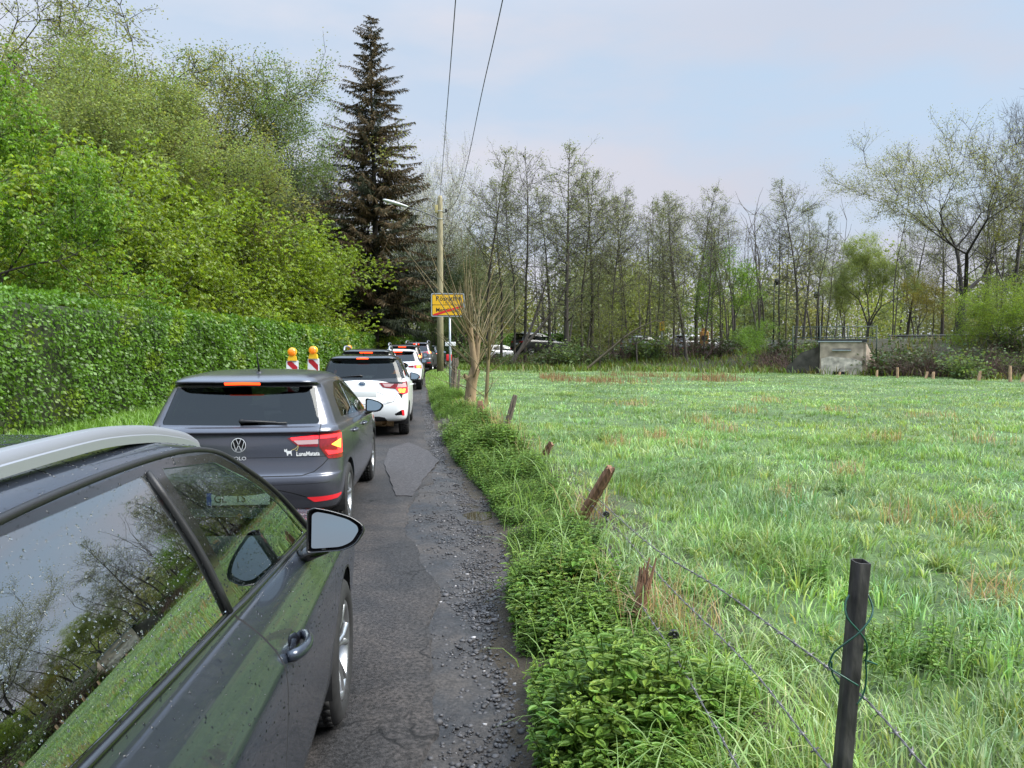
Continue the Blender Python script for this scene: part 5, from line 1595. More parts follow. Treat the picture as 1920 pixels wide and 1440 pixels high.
def leafcloud(tips, per, size, spread, droop, r, palmate=0, bright=(.7, 1.25), aspect=.55, hue=.08):
    """diamond leaves round every twig end. tips: (n,3)"""
    T = np.repeat(np.asarray(tips), per, 0); n = len(T)
    c = T + r.normal(0, spread, (n, 3))
    if palmate:
        c = np.repeat(c, palmate, 0); base_a = np.repeat(r.uniform(0, 6.28, n), palmate) + np.tile(np.arange(palmate) * 6.283 / palmate * .8, n); n = len(c)
        az = base_a; el = -droop + r.normal(0, .25, n)
    else:
        az = r.uniform(0, 6.283, n); el = r.normal(-droop, .55, n)
    d = np.stack([np.cos(az) * np.cos(el), np.sin(az) * np.cos(el), np.sin(el)], 1)
    rnd = r.normal(0, 1, (n, 3)) + (np.array([0, 0, 1.5]) if palmate else np.array([0, 0, .8]))
    s = np.cross(d, rnd); s /= np.maximum(np.linalg.norm(s, axis=1, keepdims=True), 1e-6)
    L_ = size * r.uniform(.6, 1.3, n)[:, None]; W = L_ * aspect * .5
    V = np.stack([c, c + d * L_ * .55 + s * W, c + d * L_ * 1.0, c + d * L_ * .55 - s * W], 1)
    F = np.arange(n * 4).reshape(n, 4)
    g = r.uniform(bright[0], bright[1], n)
    cl = np.repeat(1 + .18 * r.normal(0, 1, len(tips)), n // len(tips))
    g = np.clip(g * cl, .35, 1.7)
    C = np.repeat(np.stack([g * (1 + r.normal(0, hue, n)), g, g * (1 + r.normal(0, hue, n))], 1), 4, 0)
    return V.reshape(-1, 3), F, C

def plant_tree(name, label, cat, loc, meshes, group=None, rz=0.0, sc=(1, 1, 1)):
    """meshes: list of (part name, mesh)"""
    o = thing(name, label, cat, loc, rz, group); o.scale = sc
    for pn, me in meshes:
        c = bpy.data.objects.new(pn, me); COL.objects.link(c); c.parent = o
    return o
def to_mesh(name, V, F, mat, C=None, smooth=True):
    o = npmesh(name, V, F, mat, None, C, smooth)
    me = o.data; bpy.data.objects.remove(o); return me

# --- alder: straight stem, many fine level branches, sparse young leaves
def make_alder(seed, H, r0, dens=1.0, leafy=1.0, mat=None, lean=0.0, crown0=.18, spread=.19, bare=False, leafmat=None, top=1.0):
    w_ = Wood(seed); r = w_.r
    pts, rad, dirs = w_.line((0, 0, -.15), (lean, r.uniform(-.04, .04), 1), H, r0, .012, 16, .035, .03, 7)
    tips = []
    nb = int(64 * dens)
    for b in range(nb):
        t = crown0 + (1 - crown0) * (b + r.random()) / nb
        q = t * 16; i = min(int(q), 15); p = pts[i].lerp(pts[i + 1], q - i)
        prof = min(1, (1 - t) * 2.9 + .20) * (.55 + .45 * min(1, (t - crown0) * 4))
        L1 = H * spread * prof * r.uniform(.6, 1.25) * (1.0 if t > .45 else r.choice((.4, .7, 1.0)))
        d = w_.side(dirs[i], R(r.uniform(55, 88) - 30 * max(0, t - .6)))
        p1, r1, d1 = w_.line(p, d, L1, max(.016, rad[i] * .34), .008, 5, .10, .06, 4)
        for c in range(max(4, int(L1 * 4.6))):
            k = r.randint(1, 5); pp = p1[k - 1].lerp(p1[k], r.random())
            d2 = w_.side(d1[k], R(r.uniform(25, 60)))
            L2 = L1 * r.uniform(.22, .5)
            p2, _, dd2 = w_.line(pp, d2, L2, .010, .006, 3, .12, .05, 3)
            tips += [p2[1], p2[2], p2[3]]
            for e in range(3):
                p3, _, _ = w_.line(p2[r.randint(1, 3)], w_.side(dd2[2], R(r.uniform(25, 55))), L2 * .55, .0065, .004, 2, .12, .04, 3)
                tips += [p3[1], p3[2]]
    ms = [('trunk', to_mesh('alder_wood', *w_.mesh(), mat or M_BARK))]
    if not bare:
        rg = np.random.default_rng(seed)
        T = np.array([v[:] for v in tips]); T = T[rg.random(len(T)) < .8 * leafy]
        V, F, C = leafcloud(T, 2 if leafy > .6 else 1, .080, .11, .2, rg, aspect=.8)
        ms.append(('crown', to_mesh('alder_leaves', V, F, leafmat or M_LEAF_ALDER, C, False)))
    return ms

# --- broad tree: forking limbs
def make_broad(seed, H, r0, levels=5, leaf=None, per=3, lsize=.12, spread=.14, droop=.2, trunk=.25, ang=(22, 48), ratio=.74, palmate=0, mat=None, kids=(2, 3), gn=.10, up=.05, aspect=.55, twigs=3, bright=(.7, 1.25), width=1.0, side_low=0, crownname='crown', minr=.013):
    w_ = Wood(seed); r = w_.r
    tips = []
    def grow(p, d, L_, rad, lev):
        n = (8, 6, 5, 4, 3, 3, 3)[min(lev, 6)]
        rad = max(rad, minr)
        pts, rr, dd = w_.line(p, d, L_, rad, rad * .66 if lev < levels else rad * .35, 5 if lev < 2 else 3, gn * (.5 if lev == 0 else 1), up, n)
        m = len(pts) - 1
        if lev >= levels:
            tips.extend(pts[1:])
            for _ in range(twigs):
                i = r.randint(1, m)
                p2, _, _ = w_.line(pts[i], w_.side(dd[i], R(r.uniform(25, 65))), L_ * r.uniform(.4, .8), max(rad * .6, .008), .005, 2, .15, up * .6, 3)
                tips.extend(p2[1:])
            return
        k = r.randint(*kids) + (1 if lev == 0 else 0)
        a0 = r.uniform(0, 6.28)
        for c in range(k):
            i = m if c < 2 else r.randint(max(1, m - 2), m)
            d2 = w_.side(dd[i], R(r.uniform(*ang)), a0 + c * 6.283 / k + r.uniform(-.5, .5))
            d2 = Vector((d2.x * width, d2.y * width, d2.z)).normalized()
            grow(pts[i], d2, L_ * ratio * r.uniform(.8, 1.2) if lev else H * .30 * r.uniform(.85, 1.15), rr[i] * r.uniform(.62, .80), lev + 1)
        if lev > 0:
            for _ in range(2):
                i = r.randint(1, m)
                grow(pts[i], w_.side(dd[i], R(r.uniform(40, 75))), L_ * .5, rr[i] * .4, max(lev + 2, levels - 1))
        elif side_low:
            for _ in range(side_low):
                i = r.randint(1, m)
                grow(pts[i], w_.side(dd[i], R(r.uniform(55, 85))), H * .22, rr[i] * .4, 2)
    grow(Vector((0, 0, -.2)), Vector((r.uniform(-.05, .05), r.uniform(-.05, .05), 1)), H * trunk, r0, 0)
    ms = [('trunk', to_mesh('tree_wood', *w_.mesh(), mat or M_BARK))]
    if leaf is not None:
        rg = np.random.default_rng(seed)
        T = np.array([v[:] for v in tips])
        V, F, C = leafcloud(T, per, lsize, spread, droop, rg, palmate, bright, aspect)
        ms.append((crownname, to_mesh('tree_leaves', V, F, leaf, C, False)))
    top = max(v.z for v in tips)
    return ms, top

M_LEAF_ALDER = leaf_mat('alder_young_leaf', (.205, .23, .105), trans=.4)
M_LEAF_CHEST = leaf_mat('chestnut_leaf', (.195, .275, .022), trans=.5, rough=.42, spec=.45)
M_LEAF_FRESH = leaf_mat('fresh_maple_leaf', (.155, .275, .028), trans=.5, rough=.42, spec=.45)
M_LEAF_PALE = leaf_mat('pale_spring_leaf', (.21, .26, .085), trans=.5)
M_LEAF_OAK = leaf_mat('oak_bud_leaf', (.20, .21, .065), trans=.5)
M_LEAF_MID = leaf_mat('mid_green_leaf', (.135, .195, .065), trans=.45)
M_LEAF_DARK = leaf_mat('dark_evergreen_leaf', (.030, .060, .022), trans=.2, rough=.5)
M_LEAF_GREY = leaf_mat('grey_green_leaf', (.155, .18, .095), trans=.4)
M_LEAF_WILLOW = leaf_mat('willow_leaf', (.20, .235, .045), trans=.5)
M_BLOSSOM = leaf_mat('white_blossom', (.46, .47, .42), trans=.3)
M_NEEDLE = leaf_mat('spruce_needles', (.042, .054, .028), trans=.15, rough=.6)

# --- hedge: one clipped run, a twiggy core under a skin of leaves
HP = [(-8.4, -14), (-8.15, -4), (-7.9, 5), (-7.6, 14), (-7.2, 19), (-6.35, 30), (-5.5, 41), (-4.75, 50.5)]
def hedge(name, label, poly, hfun, th, nleaf, size, seed):
    r = np.random.default_rng(seed)
    P = np.array(poly, float); seg = np.linalg.norm(np.diff(P, axis=0), axis=1); cum = np.concatenate([[0], np.cumsum(seg)]); tot = cum[-1]
    fx = lambda s: np.stack([np.interp(s, cum, P[:, 0]), np.interp(s, cum, P[:, 1])], 1)
    def frame(s):
        a, b = fx(s - .3), fx(s + .3); t = b - a; t /= np.linalg.norm(t, axis=1, keepdims=True); return fx(s), np.stack([t[:, 1], -t[:, 0]], 1)   # normal towards the road
    root = thing(name, label, 'hedge', (P[0, 0], P[0, 1], 0))
    o0 = np.array([P[0, 0], P[0, 1], 0])
    ss = np.arange(0, tot, .5); c, nrm = frame(ss); h = hfun(c[:, 1])
    prof = [(.5, 0), (.5, .5), (.48, .92), (.30, .985), (-.30, .985), (-.5, .9), (-.5, 0)]
    V = []
    for a, b in prof:
        V.append(np.concatenate([c + nrm * (a * (th - .22)), (b * (h - .1))[:, None]], 1))
    V = np.stack(V, 1); n, k = V.shape[:2]
    i = np.arange(n * k).reshape(n, k)
    F = np.stack([i[:-1, :-1].ravel(), i[1:, :-1].ravel(), i[1:, 1:].ravel(), i[:-1, 1:].ravel()], 1)
    npmesh('twig_core', V.reshape(-1, 3) - o0, F, pbr('hedge_core', (.030, .042, .014), .9, var=.6, scale=6, bump=1, bscale=20), root)
    # leaves: more of them nearer the camera end
    u = r.random(nleaf); s = tot * u
    c, nrm = frame(s); h = hfun(c[:, 1])
    face = r.choice([0, 1, 2], nleaf, p=[.74, .20, .06])
    zz = np.where(face == 0, r.random(nleaf) ** .92 * h, h)
    bul = .07 * vnoise(s, zz, .9, seed) + .05 * vnoise(s, zz, 2.6, seed + 1) + r.normal(0, .035, nleaf)
    offn = np.where(face == 0, th / 2 + bul, np.where(face == 1, r.uniform(-.5, .5, nleaf) * th, -th / 2))
    zz = np.where(face == 1, h + .6 * bul + .05 * vnoise(s, s * 0, 1.3, seed + 3), zz)
    zz = np.where(face == 2, r.random(nleaf) * h, zz)
    pos = np.concatenate([c + nrm * offn[:, None], zz[:, None]], 1)
    # thin patches where the brown twigs show
    thin = vnoise(s, zz, .75, seed + 5) * .6 + vnoise(s, zz, 1.9, seed + 6) * .5
    keep = (r.random(nleaf) > .42 * sstep(.15, .6, thin)) | (face != 0)
    out_n = np.concatenate([nrm, np.zeros((nleaf, 1))], 1)
    out_n[face == 1] = (0, 0, 1); out_n[face == 2] *= -1
    d = np.stack([r.normal(0, .7, nleaf), r.normal(0, .7, nleaf), r.normal(-.75, .5, nleaf)], 1) + out_n * .55
    d[face == 1] += (0, 0, 1.0)
    d /= np.linalg.norm(d, axis=1, keepdims=True)
    w_ = np.cross(d, out_n + r.normal(0, .35, (nleaf, 3))); w_ /= np.maximum(np.linalg.norm(w_, axis=1, keepdims=True), 1e-6)
    dist = np.hypot(pos[:, 0], pos[:, 1])
    L_ = (size * r.uniform(.65, 1.3, nleaf) * np.clip(dist / 20, .85, 2.2) ** .75)[:, None]; W = L_ * .33
    V = np.stack([pos, pos + d * L_ * .5 + w_ * W, pos + d * L_, pos + d * L_ * .5 - w_ * W], 1)[keep]
    g = r.uniform(.6, 1.2, nleaf) * (1 + .22 * vnoise(s, zz, 1.1, seed + 7) + .15 * vnoise(s, zz, 3.1, seed + 8))
    new = (vnoise(s, zz, 1.6, seed + 9) > .45) 
    C = np.stack([g * np.where(new, 1.45, .9), g * np.where(new, 1.25, 1.0), g * .9], 1)[keep]
    n = len(V)
    npmesh('foliage', V.reshape(-1, 3) - o0, np.arange(n * 4).reshape(n, 4), M_HEDGE, root, np.repeat(C, 4, 0))
    return root
M_HEDGE = leaf_mat('hornbeam_leaf', (.118, .220, .024), trans=.42, rough=.38, spec=.5)
hedge('clipped_hedge', 'long clipped green hedge along the left side of the road', HP, lambda y: np.interp(y, [-14, 14, 50], [2.68, 2.58, 2.12]), 1.1, 150000, .085, 90)
hedge('clipped_hedge', 'far clipped hedge closing the view where the road bends right', [(-4.1, 52.5), (-3.4, 56), (-1.5, 61), (1.5, 66), (6, 71), (12, 76)], lambda y: np.interp(y, [50, 76], [2.25, 2.3]), 1.1, 26000, .11, 95)

def base(x, y): return (x, y, float(GZ(x, y)))
def foot(px, d):
    """ground point in the direction of photo column px at distance d"""
    p = at(px, 660, d); return base(p.x, p.y)
def hgt(px, py, d):
    p = at(px, py, d); return p.z - float(GZ(p.x, p.y))

# ---- chestnut row behind the hedge
CH = []
for s, w_ in ((11, 1.0), (12, 1.0), (13, 1.0)):
    CH.append(make_broad(s, 8.0, .17, 5, M_LEAF_CHEST, 5, .125, .20, .85, .30, (30, 62), .76, 5, M_BARKD, (2, 3), .12, .03, .42, 2, (.6, 1.3), 1.25, 3))
row = [(-14.3, 15.5, 7.2), (-13.9, 20.0, 8.2), (-13.3, 25.0, 8.9), (-12.5, 30.2, 9.0), (-11.7, 35.5, 9.4), (-11.0, 40.5, 9.2), (-10.2, 45.5, 8.8), (-9.0, 50.0, 7.8), (-14.7, 9.8, 6.6)]
CL = ['second of the chestnut row, wide yellow green crown right of the bright maple', 'chestnut with drooping lime leaves and dark forked limbs, left third of the hedge', 'tallest lime green chestnut of the row behind the hedge', 'rounded lime chestnut below the dark evergreen on the slope', 'lime chestnut behind the two warning beacons', 'smaller lime chestnut towards the far end of the hedge', 'distant lime chestnut just left of the tall spruce', 'last and lowest olive tree of the row beside the spruce trunk', 'chestnut nearest the camera, at the left edge behind the hedge']
for k, ((x, y, h), lb) in enumerate(zip(row, CL)):
    ms, top = CH[k % 3]
    plant_tree('chestnut_tree', lb, 'tree', base(x, y), ms, 'chestnut row behind the hedge', k * 2.1, (h / top * 1.25, h / top * 1.25, h / top))
ms, top = make_broad(21, 8.0, .15, 5, M_LEAF_FRESH, 7, .11, .17, .55, .2, (28, 55), .75, 4, M_BARKD, (2, 3), .12, .03, .6, 2, (.65, 1.3), 1.1, 2)
p = foot(-70, 17.5)
plant_tree('maple_tree', 'bright green broadleaf tree at the left edge, rising behind the hedge', 'tree', p, ms, None, .6, (8.0 / top * .8,) * 2 + (9.0 / top,))

# ---- taller wood on the left
BR1 = make_broad(31, 15, .32, 6, M_LEAF_PALE, 16, .13, .30, .0, .22, (18, 42), .74, 0, M_BARK, (2, 3), .09, .08, .6, 2)
BR2 = make_broad(32, 15, .30, 6, M_LEAF_MID, 16, .13, .30, .1, .24, (20, 46), .75, 0, M_BARK, (2, 3), .10, .06, .6, 2)
BR3 = make_broad(33, 14, .30, 6, M_LEAF_GREY, 16, .13, .30, .1, .20, (22, 50), .74, 0, M_BARK, (2, 3), .10, .05, .6, 2, side_low=2)
OAK = make_broad(34, 17, .46, 6, M_LEAF_OAK, 6, .12, .25, .1, .40, (22, 55), .70, 0, M_BARKD, (2, 3), .13, .03, .6, 2, minr=.022)
EVG = make_broad(35, 13, .30, 5, M_LEAF_DARK, 14, .15, .28, .3, .16, (22, 50), .74, 0, M_BARKD, (2, 3), .10, .05, .5, 2, side_low=4)
BARE = make_broad(36, 15, .20, 6, None, trunk=.3, ang=(16, 38), ratio=.72, mat=M_TWIG, kids=(2, 3), gn=.09, up=.06, twigs=4, minr=.02)
def set_tree(proto, name, label, px, py, d, wide=1.0, rz=0.0, group=None, cat='tree'):
    ms, top = proto
    f = foot(px, d); h = hgt(px, py, d)
    return plant_tree(name, label, cat, f, ms, group, rz, (h / top * wide, h / top * wide, h / top))
WG = 'tall trees of the wood on the left'
set_tree(BR1, 'spring_tree', 'broad pale yellow green domed tree above the chestnuts at upper left', 205, 92, 34, 1.05, .3, WG)
set_tree(BR1, 'spring_tree', 'pale green tree crown cut by the left frame edge above the maple', 20, 60, 30, 1.0, 2.0, WG)
set_tree(OAK, 'oak_tree', 'tall oak with black forking limbs and thin new leaves at upper left', 265, -60, 42, 1.15, 1.0, WG)
set_tree(OAK, 'oak_tree', 'sparse oak at the upper left corner, limbs reaching out of frame', 60, -60, 46, 1.0, 3.4, WG)
set_tree(BR2, 'spring_tree', 'feathery mid green tree between the oak and the spruce', 445, 108, 46, 1.0, .9, WG)
set_tree(BR3, 'spring_tree', 'grey green dense tree above the chestnut row, below the feathery one', 430, 235, 52, 1.0, 4.0, WG)
set_tree(EVG, 'evergreen_tree', 'dark evergreen on the slope, left of the bare saplings by the spruce', 530, 245, 58, .6, .2, WG)
set_tree(BR3, 'spring_tree', 'grey green tree behind the tall lime chestnut in the row middle', 330, 190, 50, .85, 2.2, WG)
set_tree(EVG, 'evergreen_tree', 'narrow dark conifer shape under the oak limbs at upper left', 300, 130, 48, .35, 1.9, WG)
set_tree(BARE, 'bare_tree', 'bare grey tree standing left of the spruce', 600, 215, 56, .62, .4, WG)
set_tree(BARE, 'bare_tree', 'slimmer bare grey tree touching the spruce on its left', 632, 290, 58, .55, 2.4, WG)
set_tree(BR2, 'spring_tree', 'low dark green tree filling the gap beneath the spruce on the left', 655, 455, 53, .9, 2.9, WG)
set_tree(BR2, 'spring_tree', 'mid green tree at the far left, half hidden by the maple', 110, 200, 27, .9, 5.0, WG)

# ---- spruce, half brown
def make_spruce(seed, H, r0):
    w_ = Wood(seed); r = w_.r; rg = np.random.default_rng(seed)
    pts, rad, dirs = w_.line((0, 0, -.2), (0, 0, 1), H, r0, .02, 20, .008, .02, 8)
    Q, D, Br, Sz = [], [], [], []
    n = 96
    for k in range(n):
        t = min(.995, max(.12, .14 + .86 * k / n + r.gauss(0, .010)))
        z = t * 20; i = min(int(z), 19); p = pts[i].lerp(pts[i + 1], z - i)
        Lmax = H * .245 * (1 - t) ** .70 + .30
        if t < .3: Lmax *= .55 + 1.5 * (t - .0)
        for b in range(6):
            if r.random() < .10: continue
            z = min(19.9, max(2.0, t * 20 + r.gauss(0, .22))); i = min(int(z), 19); p = pts[i].lerp(pts[i + 1], z - i)
            az = b * 1.047 + k * 1.3 + r.uniform(-.35, .35)
            L1 = Lmax * r.choice((.45, .6, .75, .9, 1.0, 1.05)) * r.uniform(.85, 1.1)
            d = Vector((math.cos(az), math.sin(az), .12 - .35 * (1 - t) + r.gauss(0, .16)))
            p1, _, d1 = w_.line(p, d, L1, .035 * (1 - t) + .012, .006, 6, .09, .045, 4)
            brown = r.random() < (.28 + .80 * max(0, math.sin((t - .08) * 3.0)) * (.6 + .4 * r.random()))
            m = max(6, int(L1 * 17))
            for s_ in range(m):
                q = (s_ + r.random()) / m
                if q < .12: continue
                f = q * 6; j = min(int(f), 5); pp = p1[j].lerp(p1[j + 1], f - j)
                for sd in (-1, 1):
                    sidev = Vector((-d1[j].y, d1[j].x, 0)) * sd
                    dr = (d1[j] * r.uniform(.3, .9) + sidev * r.uniform(.4, 1.0) + Vector((0, 0, r.uniform(-1.7, -.1)))).normalized()
                    Q.append(pp[:]); D.append(dr[:]); Br.append(brown and r.random() < .86); Sz.append((.30 + .42 * (1 - t)) * (1 - .45 * q) * r.uniform(.7, 1.3))
    Q = np.array(Q); D = np.array(D); Br = np.array(Br); Sz = np.array(Sz)
    Vs, Fs, Cs, o = [], [], [], 0
    for rep in range(5):
        rnd = rg.normal(0, 1, Q.shape); s = np.cross(D, rnd); s /= np.linalg.norm(s, axis=1, keepdims=True)
        L_ = Sz[:, None] * (1 - .15 * rep); W = .014 + .038 * L_
        V = np.stack([Q - s * W * .6, Q + D * L_ * .45 - s * W, Q + D * L_, Q + D * L_ * .45 + s * W], 1)
        g = rg.uniform(.55, 1.3, len(Q))
        C = np.where(Br[:, None], np.stack([g * 3.3, g * 1.85, g * 1.75], 1), np.stack([g, g, g], 1))
        Vs.append(V.reshape(-1, 3)); Cs.append(np.repeat(C, 4, 0))
    V = np.concatenate(Vs); F = np.arange(len(V)).reshape(-1, 4)
    return [('trunk', to_mesh('spruce_wood', *w_.mesh(), M_BARKD)), ('crown', to_mesh('spruce_needles', V, F, M_NEEDLE, np.concatenate(Cs), False))]
f = foot(703, 50.5)
plant_tree('spruce_tree', 'tall spruce with half its needles turned brown, beside the road bend', 'tree', f, make_spruce(51, hgt(692, 30, 50.5), .30), None, .5, (1.06, 1.06, 1.0))

# ---- trees right of the spruce, behind the lamp pole
BLOS = make_broad(61, 12, .2, 6, M_BLOSSOM, 4, .08, .16, .0, .2, (18, 40), .75, 0, M_BARK, (2, 3), .09, .07, .8, 2)
set_tree(BLOS, 'blossom_tree', 'white blossoming tree behind the wooden lamp pole', 805, 225, 60, .62, .3)
set_tree(EVG, 'evergreen_tree', 'dark ivy clad tree low behind the spruce and the pole', 770, 440, 60, .75, 1.2)
set_tree(BR3, 'spring_tree', 'grey green tree right behind the upper half of the lamp pole', 850, 400, 64, .8, 2.6)
set_tree(BR2, 'spring_tree', 'mid green tree behind the yellow town sign', 815, 520, 58, .8, 4.1)

# ---- alder belt beyond the meadow
AL = [make_alder(71, 14, .17), make_alder(72, 14, .16, lean=.03), make_alder(73, 13, .13, leafy=.7), make_alder(74, 12, .10, dens=.8, leafy=.8, spread=.13), make_alder(75, 12, .11, dens=.75, leafy=.5, lean=-.06)]
ALH = [14, 14, 13, 12, 12]
AG = 'alders beyond the meadow'
def alder(k, px, py, d, label, wide=1.0, rz=0.0):
    h = hgt(px, py, d) / ALH[k]
    return plant_tree('alder_tree', label, 'tree', foot(px, d), AL[k], AG, rz, (h * wide, h * wide, h))
alder(0, 915, 285, 52, 'tall alder right of the town sign, with a forked airy top', .95, .4)
alder(4, 985, 290, 50, 'leaning alder left of the tallest one, its foot among three stems', 1.0, 1.2)
alder(3, 965, 330, 49.5, 'slim alder stem standing just left of the leaning alder', .8, 3.0)
alder(0, 1062, 262, 49, 'tallest alder of the belt, dense fine branches over the meadow edge', 1.15, 2.2)
alder(2, 1092, 320, 51, 'alder close on the right of the tallest one', .9, 4.4)
alder(3, 1125, 365, 54, 'thin pole alder, first of the slender group right of the tallest', .9, .2)
alder(2, 1150, 350, 52, 'slender alder second in the thin stemmed group', .8, 5.2)
alder(3, 1178, 385, 55, 'slender alder in the middle of the thin stemmed group', .9, 1.5)
alder(4, 1205, 378, 53, 'slender alder with a lean in the thin stemmed group', .8, 2.0)
alder(3, 1228, 395, 56, 'pale slender alder above the yellow road sign', .9, 3.9)
alder(2, 1262, 355, 49, 'alder rising above the white vehicles on the bank road', .85, .9)
alder(1, 1288, 362, 48, 'double stemmed looking alder right of the yellow road sign', .95, 4.8)
alder(4, 1318, 400, 50, 'alder right of the double stemmed looking one', .85, 3.3)
alder(3, 1350, 430, 52, 'short alder beside the bright green tree', .9, 2.7)
alder(2, 1490, 330, 46, 'tall thin topped alder left of the concrete bridge', 1.05, 1.7)
alder(4, 1462, 405, 47, 'side stem alder leaning left near the concrete bridge', 1.0, .6)
alder(3, 1530, 395, 49, 'bare looking alder right above the concrete bridge', .95, 5.5)
alder(3, 1548, 440, 52, 'lowest alder over the bridge railing', .9, 4.0)
for k_, (k, px, py, d, lb, wd, rz) in enumerate(((2, 940, 330, 55, 'alder farther back behind the leaning alder', .9, 1.0), (1, 1030, 345, 55, 'alder standing back, left of the tallest one', 1.0, 3.3), (0, 1110, 330, 56, 'broad alder at the back, right of the tallest one', 1.1, 5.1), (2, 1165, 360, 58, 'alder at the back of the slender group', 1.0, .8),
        (1, 1240, 372, 59, 'broad alder at the back above the long white car', 1.1, 2.9), (0, 1305, 350, 55, 'full crowned alder at the back of the belt, over the orange trailer', 1.1, 1.1), (2, 1335, 390, 57, 'alder behind the bright green leafy tree', 1.0, 4.0), (1, 1505, 375, 54, 'alder at the back between the tall thin topped one and the bridge', .9, 2.4),
        (1, 1700, 400, 58, 'alder behind the left limbs of the large oak', 1.1, .3), (0, 1765, 380, 60, 'alder behind the middle of the large oak', 1.2, 2.0), (2, 1850, 330, 56, 'tall alder behind the right side of the large oak', 1.2, 4.4), (0, 1900, 250, 50, 'tallest alder at the right frame edge', 1.2, 5.6))):
    alder(k, px, py, d, lb, wd, rz)
BTW = make_broad(37, 14, .15, 5, None, trunk=.45, ang=(18, 42), ratio=.68, mat=M_TWIG, kids=(2, 3), gn=.13, up=.03, twigs=3)
set_tree(BTW, 'dead_tree', 'leafless pale dead tree with crooked tips right of the alder group', 1378, 385, 54, .8, .2)
FR = make_broad(38, 9, .14, 5, M_LEAF_FRESH, 4, .16, .18, .2, .2, (20, 44), .74, 0, M_BARK, (2, 3), .1, .06, .65, 2)
set_tree(FR, 'young_tree', 'bright green leafy tree among the alders left of the bridge', 1365, 455, 53, .62, .4)
set_tree(FR, 'young_tree', 'bright green bushy sapling at the meadow edge left of the bridge', 1405, 595, 45, .9, 2.2)
# willow with yellow leaves and leaning trunks in the middle
WIL = make_broad(39, 8, .13, 5, M_LEAF_WILLOW, 2, .13, .22, .6, .3, (20, 50), .76, 0, M_BARK, (2, 3), .13, .02, .35, 2)
set_tree(WIL, 'willow_tree', 'yellow green willow in front of the bank, middle of the belt', 1195, 470, 47, .8, .5)
set_tree(WIL, 'willow_tree', 'smaller yellow green willow left of the yellow road sign', 1125, 540, 46, .8, 2.5)
w_ = Wood(3)
for dx, ln, up in ((0, 7.2, .10), (.35, 6.2, .06)):
    pts, rad, dd = w_.line((dx, 0, -.1), (.85 - dx, .1, .95), ln, .13, .05, 9, .07, up, 7)
    for k in range(14):
        i = w_.r.randint(3, 9); q, _, _ = w_.line(pts[i], w_.side(dd[i], R(w_.r.uniform(30, 60))), w_.r.uniform(.8, 2.0), .02, .005, 4, .15, .08, 4)
f = foot(945, 48); plant_tree('leaning_tree', 'pair of dark stems bowing to the right beside the leaning alder', 'tree', f, [('trunk', to_mesh('lean_wood', *w_.mesh(), M_BARK))])
w_ = Wood(4)
pts, rad, dd = w_.line((0, 0, 0), (.8, .1, .62), 5.2, .085, .03, 9, .07, .03, 7)
for k in range(12):
    i = w_.r.randint(3, 9); w_.line(pts[i], w_.side(dd[i], R(w_.r.uniform(30, 60))), w_.r.uniform(.8, 2.0), .02, .005, 4, .15, .08, 4)
f = foot(1095, 43.5); plant_tree('fallen_tree', 'slanting half fallen trunk reaching right over the far meadow edge', 'tree', f, [('trunk', to_mesh('fall_wood', *w_.mesh(), bark('mossy_bark', (.055, .045, .025))))])

# ---- right hand group
OAK2 = make_broad(44, 15, .46, 6, M_LEAF_OAK, 6, .11, .22, .1, .26, (18, 44), .75, 0, M_BARKD, (2, 3), .10, .05, .6, 2, width=1.1, minr=.018)
set_tree(OAK2, 'oak_tree', 'large open oak with dark limbs and olive leaf buds at right', 1800, 225, 47, 1.15, .3)
set_tree(BARE, 'bare_tree', 'very tall bare tree at the right frame edge', 1905, 130, 44, .62, 1.1)
set_tree(BR1, 'spring_tree', 'pale green rounded tree behind the bridge railing', 1625, 430, 58, .9, 2.6)
set_tree(BR1, 'spring_tree', 'low pale green tree right behind the bridge, beneath the oak', 1580, 500, 62, .8, 4.6)
OL = make_broad(42, 9, .16, 5, leaf_mat('ochre_green_leaf', (.235, .205, .035), trans=.5), 7, .11, .2, .2, .22, (24, 50), .75, 0, M_BARK, (2, 3), .1, .04, .6, 2)
set_tree(OL, 'young_tree', 'ochre green tree under the left limbs of the right hand oak', 1720, 500, 50, .8, .4)
LG = make_broad(43, 7, .14, 5, leaf_mat('light_beech_leaf', (.17, .25, .035), trans=.5), 8, .11, .2, .2, .12, (30, 62), .76, 0, M_BARK, (2, 3), .1, .03, .6, 2, width=1.2, side_low=3)
set_tree(LG, 'young_tree', 'leafy light green tree on the bank at the right frame edge', 1870, 505, 40, .95, .4)
set_tree(LG, 'young_tree', 'wide light green tree beyond the right frame edge', 2010, 480, 38, 1.0, 2.4)
set_tree(BR2, 'spring_tree', 'mid green tree standing behind the leafy light one at right', 1960, 380, 52, .8, 1.4)

# trees further round to the right, seen only in the car windows
for k, (x, y, h, pr) in enumerate(((37, 24, 9, OAK2), (42, 16, 8, BR2), (46, 8, 10, OAK2), (48, 1, 8, BR2), (50, -6, 9, BR1))):
    ms, top = pr
    plant_tree('field_tree', ('open oak on the far right of the field', 'green tree next right of the open field oak', 'second open oak farther right on the field edge', 'green tree far right on the field edge', 'pale tree rightmost on the field edge')[k], 'tree', base(x, y), ms, 'trees round the field to the right', k * 1.3, (h / top,) * 3)

